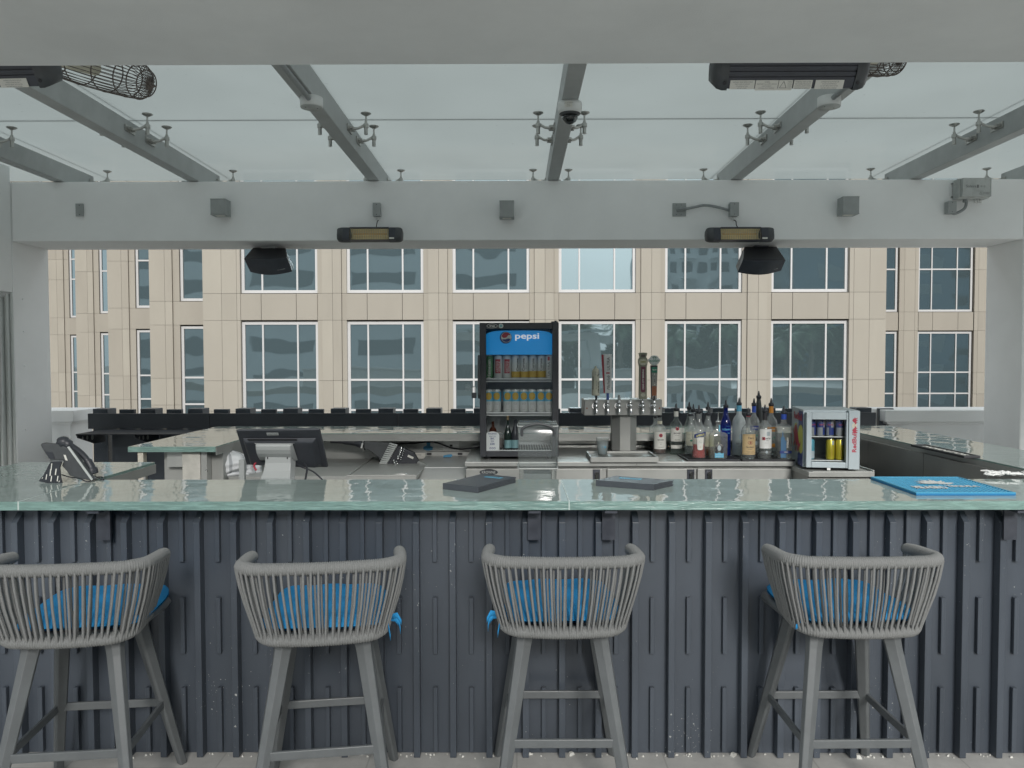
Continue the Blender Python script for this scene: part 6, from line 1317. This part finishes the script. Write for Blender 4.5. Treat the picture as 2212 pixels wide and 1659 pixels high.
# ---------------------------------------------------------------- sales terminal
po = at(600, 1035, 3.95); po.z = .86; t = thing('sales_terminal', 'black sales terminal seen from behind on a pale curved stand', 'terminal', po)
A = lambda px, py, Y: at(px, py, Y)-po
TL, TR, BR, BL = A(509, 929.5, 3.74), A(690, 927.5, 3.74), A(708, 1010, 3.93), A(532, 1004, 3.93)
nn = Vector((0, .97, .25)).normalized(); u = (TR-TL); v = (BL-TL)
def quadbox(m, a, b, c, d, n0, n1): m.hexa([d+n0, c+n0, c+n1, d+n1, a+n0, b+n0, b+n1, a+n1])
m = MB(); quadbox(m, TL, TR, BR, BL, nn*.0, nn*.022); m.build('screen', M['terminal'], t, bev=.007, seg=3)
m = MB(); f = lambda a_, b_2: TL.lerp(TR, a_).lerp(BL.lerp(BR, a_), b_2)
m.hexa([f(.10,.93)-nn*.030, f(.86,.96)-nn*.03, f(.95,.97)-nn*.001, f(.05,.97)-nn*.001, f(.09,.30)-nn*.022, f(.90,.30)-nn*.022, f(.95,.20)-nn*.001, f(.05,.20)-nn*.001]); m.build('back_housing', M['terminal'], t, bev=.006, seg=3)
m = MB(); m.hexa([f(.36,.14)-nn*.0030, f(.50,.14)-nn*.003, f(.50,.14)-nn*.0005, f(.36,.14)-nn*.0005, f(.36,.07)-nn*.003, f(.50,.07)-nn*.003, f(.50,.07)-nn*.0005, f(.36,.07)-nn*.0005]); pl = m.build('maker_plate', M['greybox'], t)
m = MB(); q = f(.43, .105)-nn*.0038; ex = u.normalized(); ez = -(v.normalized()); text(m, 'micros', lambda a_, b_2: q+ex*a_+ez*b_2, w=.045, h=.008); m.build('lettering', M['inkgrey'], pl)
m = MB(); m.hexa([f(.13,.23)-nn*.0230, f(.72,.23)-nn*.023, f(.72,.23)-nn*.018, f(.13,.23)-nn*.018, f(.13,.20)-nn*.0225, f(.72,.20)-nn*.0225, f(.72,.20)-nn*.018, f(.13,.20)-nn*.018]); m.build('vent_slot', M['ink'], t)
pale = mat('pale_grey_plastic', (.36,.38,.38), .4)
m = MB(); n = 10; pro = [(.30, .036), (.34, .050), (.42, .060), (.52, .064), (.62, .060), (.72, .050), (.76, .040)]
vs = []; 
for a_, d_ in pro: vs += [f(.235, a_)-nn*d_, f(.635+.02*a_, a_)-nn*d_, f(.66+.03*a_, a_)-nn*.03, f(.22, a_)-nn*.03]
m.add(vs, [(k*4+i, k*4+(i+1) % 4, k*4+4+(i+1) % 4, k*4+4+i) for k in range(len(pro)-1) for i in range(4)] + [(0,1,2,3), tuple(len(vs)-4+i for i in range(4))], False); m.build('stand_hood', pale, t, bev=.004)
m = MB(); sp = [A(600, 983, 3.80), A(600, 1000, 3.80), A(598, 1018, 3.79), A(594, 1034, 3.77), A(592, 1042, 3.72)]; hw = [.062, .064, .067, .073, .078]; vs = []
for p_, h_ in zip(sp, hw): vs += [p_+Vector((-h_, 0, 0)), p_+Vector((h_, 0, 0)), p_+Vector((h_+.012, .05, 0)), p_+Vector((-h_, .05, 0))]
m.add(vs, [(k*4+i, k*4+(i+1) % 4, k*4+4+(i+1) % 4, k*4+4+i) for k in range(4) for i in range(4)] + [(0,1,2,3)], False); m.box(-.16, .14, -.22, .16, 0, .012); m.build('stand', pale, t, bev=.003)
m = MB(); [m.cbox(sp[0].lerp(sp[1], .3)+Vector((x, -.001, 0)), (.005, .003, .016)) for x in (-.050, .048)]; m.build('stand_slot', M['ink'], t)
m = MB(); m.hexa([f(.30,1.0)-nn*.016, f(.93,.93)-nn*.016, f(.93,.93)-nn*.002, f(.30,1.0)-nn*.002, f(.28,.86)-nn*.018, f(.9,.85)-nn*.018, f(.9,.85)-nn*.002, f(.28,.86)-nn*.002]); m.build('port_panel', M['charcoal'], t)
wire('terminal_cable', 'black cable hanging down right of the terminal stand', 'cable', smooth([at(650, 985, 3.85), at(657, 1000, 3.87), at(663, 1012, 3.88), at(661, 1028, 3.88), at(658, 1044, 3.88)]), .005, 'black'); wire('terminal_cable', 'black cable with a connector lying behind the bar top near the terminal', 'cable', smooth([at(640, 1003, 3.86), at(655, 1010, 3.88), at(675, 1018, 3.88), at(690, 1030, 3.86), at(700, 1040, 3.84)]), .004, 'black')
wire('red_cable', 'short red cable loop left of the terminal stand', 'cable', smooth([at(561, 995, 3.88), at(552, 1000, 3.88), at(549, 1008, 3.88), at(554, 1016, 3.88)]), .005, 'red')
# steel upright behind the terminal
a, b = at(519, 993, 4.4), at(527, 1045, 4.4); tag(MB().box(-(b.x-a.x)/2-.006, (b.x-a.x)/2+.006, -.01, .02, 0, a.z).build('steel_upright', M['greybox'], None, bev=.002, loc=((a.x+b.x)/2, 4.4, 0)), 'grey steel upright between the towels and the sales terminal', 'post')
# ---------------------------------------------------------------- clear dispenser with an arched handle
yd = 3.95; a, b = at(1118, 912, yd), at(1206, 912, yd); zt_d = a.z; hw = (b.x-a.x)/2; dc = (a.x+b.x)/2; hgt = zt_d-.80
t = thing('clear_dispenser', 'clear acrylic bin with a rounded lid and arched handle in front of the fridge', 'dispenser', (dc, yd, .80))
m = MB(); secs = [(0, .86, 0, .20), (hgt*.50, .93, 0, .20), (hgt*.52, .97, -.012, .20), (hgt*.90, 1.0, -.004, .18), (hgt*.97, .99, .010, .16), (hgt, .93, .03, .14)]
def rr(h_, d0, d1, z, rad=.018, n=5):
    o = []
    for cx_, cy_, a0 in ((h_-rad, d1-rad, 0), (-h_+rad, d1-rad, 90), (-h_+rad, d0+rad, 180), (h_-rad, d0+rad, 270)):
        for k in range(n): a_ = R(a0+90*k/(n-1)); o.append((cx_+rad*math.cos(a_), cy_+rad*math.sin(a_), z))
    return o
vs = []; 
for z, k, d0, d1 in secs: vs += rr(hw*k, d0, d1, z)
N = 20; m.add(vs, [(k*N+i, k*N+(i+1) % N, (k+1)*N+(i+1) % N, (k+1)*N+i) for k in range(len(secs)-1) for i in range(N)] + [[(len(secs)-1)*N+i for i in range(N)]], True); m.build('bin', M['acrylic'], t)
m = MB(); m.tube([(x, y-.004, z) for x, y, z in rr(hw*.975, -.012, .20, hgt*.52)], .004, 6, closed=True); m.tube([(x, y, z) for x, y, z in rr(hw*1.0, .005, .17, hgt*.955)], .003, 6, closed=True); m.build('lip', M['greylight'], t)
m = MB(); hp = [(-hw*.78, -.012, hgt*.86), (-hw*.78, -.016, hgt*.925), (-hw*.55, -.018, hgt*.962), (0, -.018, hgt*.985), (hw*.55, -.018, hgt*.962), (hw*.78, -.016, hgt*.925), (hw*.78, -.012, hgt*.86)]; m.tube(smooth(hp, 5), .0075, 10); m.build('handle', M['charcoal'], t)
m = MB(); m.build('sticker', M['silver'], t)
m = MB(); m.hexa([(-hw*.62,.03,.0),(hw*.55,.03,.0),(hw*.55,.16,.0),(-hw*.62,.16,.0),(-hw*.70,.02,hgt*.46),(hw*.66,.02,hgt*.46),(hw*.66,.16,hgt*.46),(-hw*.70,.16,hgt*.46)]); m.build('contents', clear_mat('milky_contents', (.7,.74,.74), (.5,.5,.5), frost=.45), t)

# ---------------------------------------------------------------- desk phone
ph_ = on(140, 1040, ZC); t = thing('desk_phone', 'black desk phone seen from behind on a slotted stand at the left of the bar', 'phone', ph_)
A = lambda px, py, Y: at(px, py, Y)-ph_
PX = lambda x, y: ((120+x*.226)*.54, (1700+y*.226)*.54)
def plate(nm, pts, mk, Y0, th, bev=.003, slant=0):
    m = MB(); vs = [A(*PX(x, y), Y0+(slant*(y-300)/700)) for x, y in pts]; n = len(vs); vb_ = [q+Vector((0, th, 0)) for q in vs]
    m.add(vs+vb_, [list(range(n))[::-1], list(range(n, 2*n))]+[(i, (i+1) % n, n+(i+1) % n, n+i) for i in range(n)]); return m.build(nm, M[mk], t, bev=bev)
y0p = ph_.y
plate('body', [(180, 345), (215, 318), (505, 345), (640, 400), (690, 380), (1110, 965), (1080, 985), (900, 955), (700, 900), (650, 820), (560, 725), (590, 630), (360, 635), (250, 480), (205, 405)], 'charcoal', y0p-.02, .03, .004)
bd2 = plate('edge_strip', [(655, 392), (690, 378), (1112, 962), (1085, 985)], 'greylight', y0p-.024, .004, 0)
hs2 = MB(); hs2.tube(smooth([A(*PX(520, 345), y0p+.0), A(*PX(590, 300), y0p-.005), A(*PX(700, 355), y0p), A(*PX(880, 480), y0p+.02), A(*PX(1010, 620), y0p+.03), A(*PX(1090, 760), y0p+.03), A(*PX(1118, 870), y0p+.03)]), [.017]*4+[.026]*5+[.022]*4+[.014]*12+[.018]*6+[.024]*5+[.016], 14); hs2.build('handset', M['black'], t)
plate('stand', [(365, 650), (560, 640), (520, 760), (535, 930), (560, 1030), (515, 1070), (155, 1000), (160, 975), (240, 880), (330, 700)], 'black', y0p-.045, .010, .002)
m = MB()
for x, y, w_, h_ in ((378, 680+60, 8, 60), (360, 840, 10, 60), (455, 830, 10, 55), (288, 920, 8, 46), (375, 950, 9, 50), (487, 950, 9, 48), (218, 940, 5, 16), (515, 1000, 6, 14)):
    c_ = A(*PX(x, y), y0p-.0462); m.add([A(*PX(x+w_*k+dx, y+h_*s_), y0p-.0462) for k, s_, dx in ((-1, 1, -6), (1, 1, -6), (1, -1, 8), (-1, -1, 8))], [(0,1,2,3)])
m.build('stand_slot', M['offwhite'], t)
plate('sticker', [(592, 528), (628, 532), (664, 632), (628, 626)], 'offwhite', y0p-.0225, .002, 0)
plate('port_cover', [(272, 470), (398, 488), (435, 600), (330, 595)], 'black', y0p-.0225, .002, 0)
wire('phone_cord', 'thin black cord curling from the desk phone onto the glass top', 'cord', smooth([at(*PX(560, 880), y0p+.01), at(*PX(700, 920), y0p+.01), at(*PX(880, 950), y0p), on(*PX(1010, 1000), ZC+.004), on(*PX(1150, 960), ZC+.004), on(*PX(1180, 925), ZC+.006), on(*PX(1290, 925), ZC+.006), on(*PX(1285, 965), ZC+.004), on(*PX(1140, 900), ZC+.008)]), .0028, 'black')

# ---------------------------------------------------------------- menus and mats on the front worktop
def menu(label, corners, th, txt_c, tw_, flip):
    P = [on(x, y, ZC+th) for x, y in corners]; c = sum(P, Vector())/4; t = thing('menu', label, 'menu', (c.x, c.y, ZC+.0006), group='dark folded menus on the front worktop'); L = [Vector((p.x-c.x, p.y-c.y, 0)) for p in P]
    n = 5
    for k in range(n):
        m = MB(); z0 = th*k/n; z1 = th*(k+.72)/n; e = 1-.006*((k*37) % 3); sh = Vector((.0015*((k*53) % 3-1), .001*((k*29) % 3-1), 0))
        lift = [0, .0, .0, .0]; q = [p*e+sh for p in L]
        m.hexa([q[0]+Vector((0,0,z0)), q[1]+Vector((0,0,z0)), q[2]+Vector((0,0,z0)), q[3]+Vector((0,0,z0)), q[0]+Vector((0,0,z1)), q[1]+Vector((0,0,z1)), q[2]+Vector((0,0,z1)), q[3]+Vector((0,0,z1))]); m.build('leaf' if k < n-1 else 'cover', M['menu'], t, bev=.0006, seg=1)
    m = MB(); q = [p*.992 for p in L]
    if flip: s0, s1 = L[0], L[1]
    else: s0, s1 = L[0], L[3]
    dv = (s1-s0).normalized(); nv_ = Vector((-dv.y, dv.x, 0)); cen = -nv_ if nv_.dot(-(s0+s1)) < 0 else nv_
    m.hexa([s0-cen*.0015, s1-cen*.0015, s1+cen*.003, s0+cen*.003] + [v+Vector((0,0,th*.98)) for v in (s0-cen*.0015, s1-cen*.0015, s1+cen*.003, s0+cen*.003)]); m.build('spine', M['menu'], t)
    cc_ = on(*txt_c, ZC+th); q = Vector((cc_.x-c.x, cc_.y-c.y, th*.955)); ex = (L[1]-L[0]).normalized(); ey = Vector((-ex.y, ex.x, 0))
    m = MB(); m.hexa([q-ex*tw_/2-ey*.014, q+ex*tw_/2-ey*.014, q+ex*tw_/2+ey*.014, q-ex*tw_/2+ey*.014]+[v+Vector((0,0,.001)) for v in (q-ex*tw_/2-ey*.014, q+ex*tw_/2-ey*.014, q+ex*tw_/2+ey*.014, q-ex*tw_/2+ey*.014)]); lg = m.build('logo_panel', M['skyblue'], t)
    m = MB(); text(m, 'poolside', lambda a_, b_2: q+ex*a_+ey*b_2+Vector((0,0,.0016)), w=tw_*.8, h=.018, bold=.02); m.build('lettering', M['menu'], lg)
menu('dark slate folded menu left of centre with a blue logo, lying askew on the bar', [(957, 1043.5), (1033, 1051.5), (1115, 1030), (1040, 1023)], .026, (1066, 1031), .085, True)
menu('dark slate folded menu right of the glass joint with a blue logo', [(1287.5, 1037), (1412, 1046), (1455, 1037), (1330, 1027)], .026, (1362, 1033.5), .10, True)
zc_ = ZC+.011
C_ = [on(x, y, zc_) for x, y in ((1979.4, 1064.9), (2194.4, 1064.9), (2070.2, 1030.7), (1880.8, 1030.3))]; c = sum(C_, Vector())/4; L = [p-c for p in C_]
t = thing('bar_mat', 'bright blue ribbed rubber bar mat with a white agave logo at the right', 'bar mat', (c.x, c.y, ZC+.0006)); ff = lambda a_, b_2, z: L[0].lerp(L[1], a_).lerp(L[3].lerp(L[2], a_), b_2)+Vector((0,0,z))
m = MB(); m.hexa([ff(0,0,0), ff(1,0,0), ff(1,1,0), ff(0,1,0), ff(0,0,.0085), ff(1,0,.0085), ff(1,1,.0085), ff(0,1,.0085)]); m.build('base', M['mat_blue2'], t)
m = MB(); e = .018
for a0_, a1_, b0_, b1_ in ((0, 1, 0, e), (0, 1, 1-e, 1), (0, e, e, 1-e), (1-e, 1, e, 1-e)): m.hexa([ff(a0_,b0_,.0086), ff(a1_,b0_,.0086), ff(a1_,b1_,.0086), ff(a0_,b1_,.0086), ff(a0_,b0_,.0125), ff(a1_,b0_,.0125), ff(a1_,b1_,.0125), ff(a0_,b1_,.0125)])
n = 40
for k in range(n):                                               # diagonal ribs clipped to the rim
    s0 = -1+2*(k+.15)/n; s1 = -1+2*(k+.68)/n; 
    def cl_(s, side):
        lo, hi = max(e*1.3, e*1.3-s), min(1-e*1.3, 1-e*1.3-s); return (lo+s, lo) if side == 0 else (hi+s, hi)
    if min(1-e*1.3, 1-e*1.3-s0) <= max(e*1.3, e*1.3-s0) or min(1-e*1.3, 1-e*1.3-s1) <= max(e*1.3, e*1.3-s1): continue
    a_, b_2, c2, d2 = cl_(s0, 0), cl_(s1, 0), cl_(s1, 1), cl_(s0, 1); m.hexa([ff(*a_, .0086), ff(*b_2, .0086), ff(*c2, .0086), ff(*d2, .0086), ff(*a_, .0115), ff(*b_2, .0115), ff(*c2, .0115), ff(*d2, .0115)])
m.build('ribs', M['mat_blue'], t)
m = MB(); exm = (L[1]-L[0]).normalized(); eym = Vector((0,1,0)); rng = random.Random(2)
def mp(a_, b_2, z=.0132): return ff(a_, b_2, z)
cxa, cya = .50, .50
for k in range(17):
    a_ = R(8+164*k/16); ln = .20+.05*math.sin(k*2.1); w_ = .030; dxa, dya = math.cos(a_)*ln*.95, math.sin(a_)*ln*1.25; px_, py_ = -math.sin(a_)*w_, math.cos(a_)*w_*1.3
    z = .0126+.00012*k; m.add([mp(cxa, cya, z), mp(cxa+dxa*.5+px_, cya+dya*.5+py_, z), mp(cxa+dxa, cya+dya, z), mp(cxa+dxa*.5-px_, cya+dya*.5-py_, z)], [(3,2,1,0)])
m.build('agave_logo', M['white'], t)
m = MB(); text(m, 'MILAGRO', lambda u, v: mp(.30+u, .30+v), w=.34, h=.16, bold=.06); text(m, 'TEQUILA', lambda u, v: mp(.68+u, .36+v), w=.34, h=.11, bold=.06); m.build('lettering', M['white'], t)
C_ = [on(x, y, ZC+.011) for x, y in ((2083, 985.7), (2118, 985.4), (1998, 960.2), (1967.7, 960.7))]; c = sum(C_, Vector())/4; L = [p-c for p in C_]
t = thing('rail_mat', 'long narrow black rubber mat with white lettering on the right counter leg', 'bar mat', (c.x, c.y, ZC+.0006))
m = MB(); m.hexa([ff(0,0,0), ff(1,0,0), ff(1,1,0), ff(0,1,0), ff(0,0,.009), ff(1,0,.009), ff(1,1,.009), ff(0,1,.009)]); m.build('base', M['rubber'], t)
m = MB()
for a0_, a1_, b0_, b1_ in ((0, 1, 0, .03), (0, 1, .97, 1), (0, .1, .03, .97), (.9, 1, .03, .97)): m.hexa([ff(a0_,b0_,.0091), ff(a1_,b0_,.0091), ff(a1_,b1_,.0091), ff(a0_,b1_,.0091), ff(a0_,b0_,.013), ff(a1_,b0_,.013), ff(a1_,b1_,.013), ff(a0_,b1_,.013)])
m.build('rim', M['charcoal'], t); m = MB(); text(m, 'HORNITOS', lambda u, v: ff(.5-v, .5+u, .0098) if False else ff(.52+v, .48-u, .0098), w=.78, h=.42, bold=.06); m.build('lettering', M['offwhite'], t)
# napkin wrappers heap and folded slip
p = on(2185, 1036, ZC); t = thing('wrapper_heap', 'crumpled heap of white wrappers at the right edge behind the bar top', 'wrappers', (p.x+.02, p.y+.06, ZC-.0)); rng = random.Random(9); m = MB()
for k in range(46):
    a_ = rng.uniform(-.9, .9); q = Vector((rng.uniform(-.10, .12), rng.uniform(-.03, .04), .006+rng.uniform(0, .018))); d_ = Vector((math.cos(a_), math.sin(a_), rng.uniform(-.12, .12)))*rng.uniform(.015, .03)
    m.tube([q-d_, q+Vector((0,0,.003)), q+d_], [.004, .006, .0035], 6)
m.build('wrappers', M['white'], t)

# ================================================================ what the windows opposite mirror: towers and palms behind the camera
def tower(label, x, y, w, d, h, mk, glass, storey=3.2, bays=6, balc=False):
    t = thing('tower_block', label, 'building', (x, y, -9)); m = MB(); m.box(-w/2, w/2, -d/2, d/2, 0, h); m.build('wall', mk, t)
    m = MB(); ns = int(h/storey); bw = w/bays
    for k in range(ns):
        for i in range(bays): xx = -w/2+bw*(i+.5); m.box(xx-bw*.30, xx+bw*.30, d/2, d/2+.03, k*storey+.9, k*storey+2.5)
    m.build('window_band', glass, t)
    if balc:
        m = MB()
        for k in range(ns): 
            for i in range(1, bays, 2): xx = -w/2+bw*(i+.5); m.box(xx-bw*.5, xx+bw*.5, d/2+.04, d/2+1.3, k*storey, k*storey+.15); m.box(xx-bw*.5, xx+bw*.5, d/2+1.24, d/2+1.3, k*storey+.15, k*storey+1.05)
        m.build('balcony', mk, t)
mw = mat('tower_white', (.82,.84,.85), .8); mg = mat('tower_window', (.05,.08,.11), .1, .2); mb_ = mat('tower_blue_glass', (.06,.13,.19), .08, .5, var=.2, vs=.2); mgr = mat('tower_grey', (.70,.75,.78), .7, var=.1, vs=.08)
tower('plain grey hotel tower mirrored in the left windows', -24, -36, 52, 14, 26, mgr, mat('tower_dull_window', (.12,.16,.19), .3), 3.4, 5)
tower('white balcony tower mirrored in the upper right windows', 27, -70, 17, 14, 34, mw, mg, 3.1, 9, True)
tower('blue glass tower mirrored in the far right windows', 55, -42, 50, 20, 34, mb_, mat('tower_mullion', (.14,.22,.27), .4), 3.6, 5, True)
palmleaf = mat('palm_leaf', (.20,.27,.17), .6, var=.3, vs=3); bark = mat('palm_bark', (.18,.16,.13), .9, var=.2, vs=8); leafm = mat('hedge_leaf', (.045,.075,.04), .7, var=.3, vs=2)
def palm(label, x, y, h, s):
    t = thing('palm_tree', label, 'palm', (x, y, 0), s, 'palms mirrored in the windows'); rng = random.Random(s); m = MB(); m.tube([(0,0,0), (.15, .1, h*.5), (.1, 0, h)], [.20, .15, .12], 10); m.build('trunk', bark, t)
    m = MB()
    for k in range(30):
        a_ = rng.uniform(0, 6.28); el = rng.uniform(-.3, 1.2); L_ = rng.uniform(1.6, 2.4); p_ = Vector((.1, 0, h)); dr_ = Vector((math.cos(a_)*math.cos(el), math.sin(a_)*math.cos(el), math.sin(el)))
        for j in range(16):
            q = p_+dr_*L_/16; dr_ = (dr_+Vector((0,0,-.10))).normalized(); sd_ = dr_.cross(Vector((0,0,1))).normalized()
            lw = .55*math.sin(math.pi*(j+1)/17)**.6
            for s_ in (-1, 1): tp_ = q+sd_*s_*lw+dr_*.25+Vector((0,0,-.18*lw-rng.uniform(0,.1))); m.add([p_, q, tp_], [(0,1,2)])
            p_ = q
    m.build('crown', palmleaf, t)
for i, (x, y, h) in enumerate([(5.0, -9, 3.6), (8.6, -12, 4.6), (12.6, -11, 3.1), (16.8, -10, 4.0), (20.8, -9, 2.9), (2.0, -13, 6.4), (23.5, -11, 3.9)]): palm(['short', 'tall', 'bushy', 'leaning', 'low', 'slender', 'far'][i]+' palm mirrored in the windows opposite', x, y, h, i+1)
t = thing('hedge', 'dark tall hedge mirrored in the right-hand windows', 'hedge', (16, -16, 0)); m = MB(); rng = random.Random(8)
for k in range(11000):
    hx_ = rng.uniform(-12.5, 13); q = Vector((hx_, rng.uniform(-1.2, 1.2), rng.random()**.8*(4.4+1.3*math.sin(hx_*.9)+.7*math.sin(hx_*2.3)))); d_ = Vector((rng.uniform(-1,1), rng.uniform(-1,1), rng.uniform(-1,1))).normalized()*.25; e_ = d_.orthogonal().normalized()*.15; m.add([q-d_, q+e_, q+d_, q-e_], [(0,1,2,3)])
m.build('foliage', leafm, t)
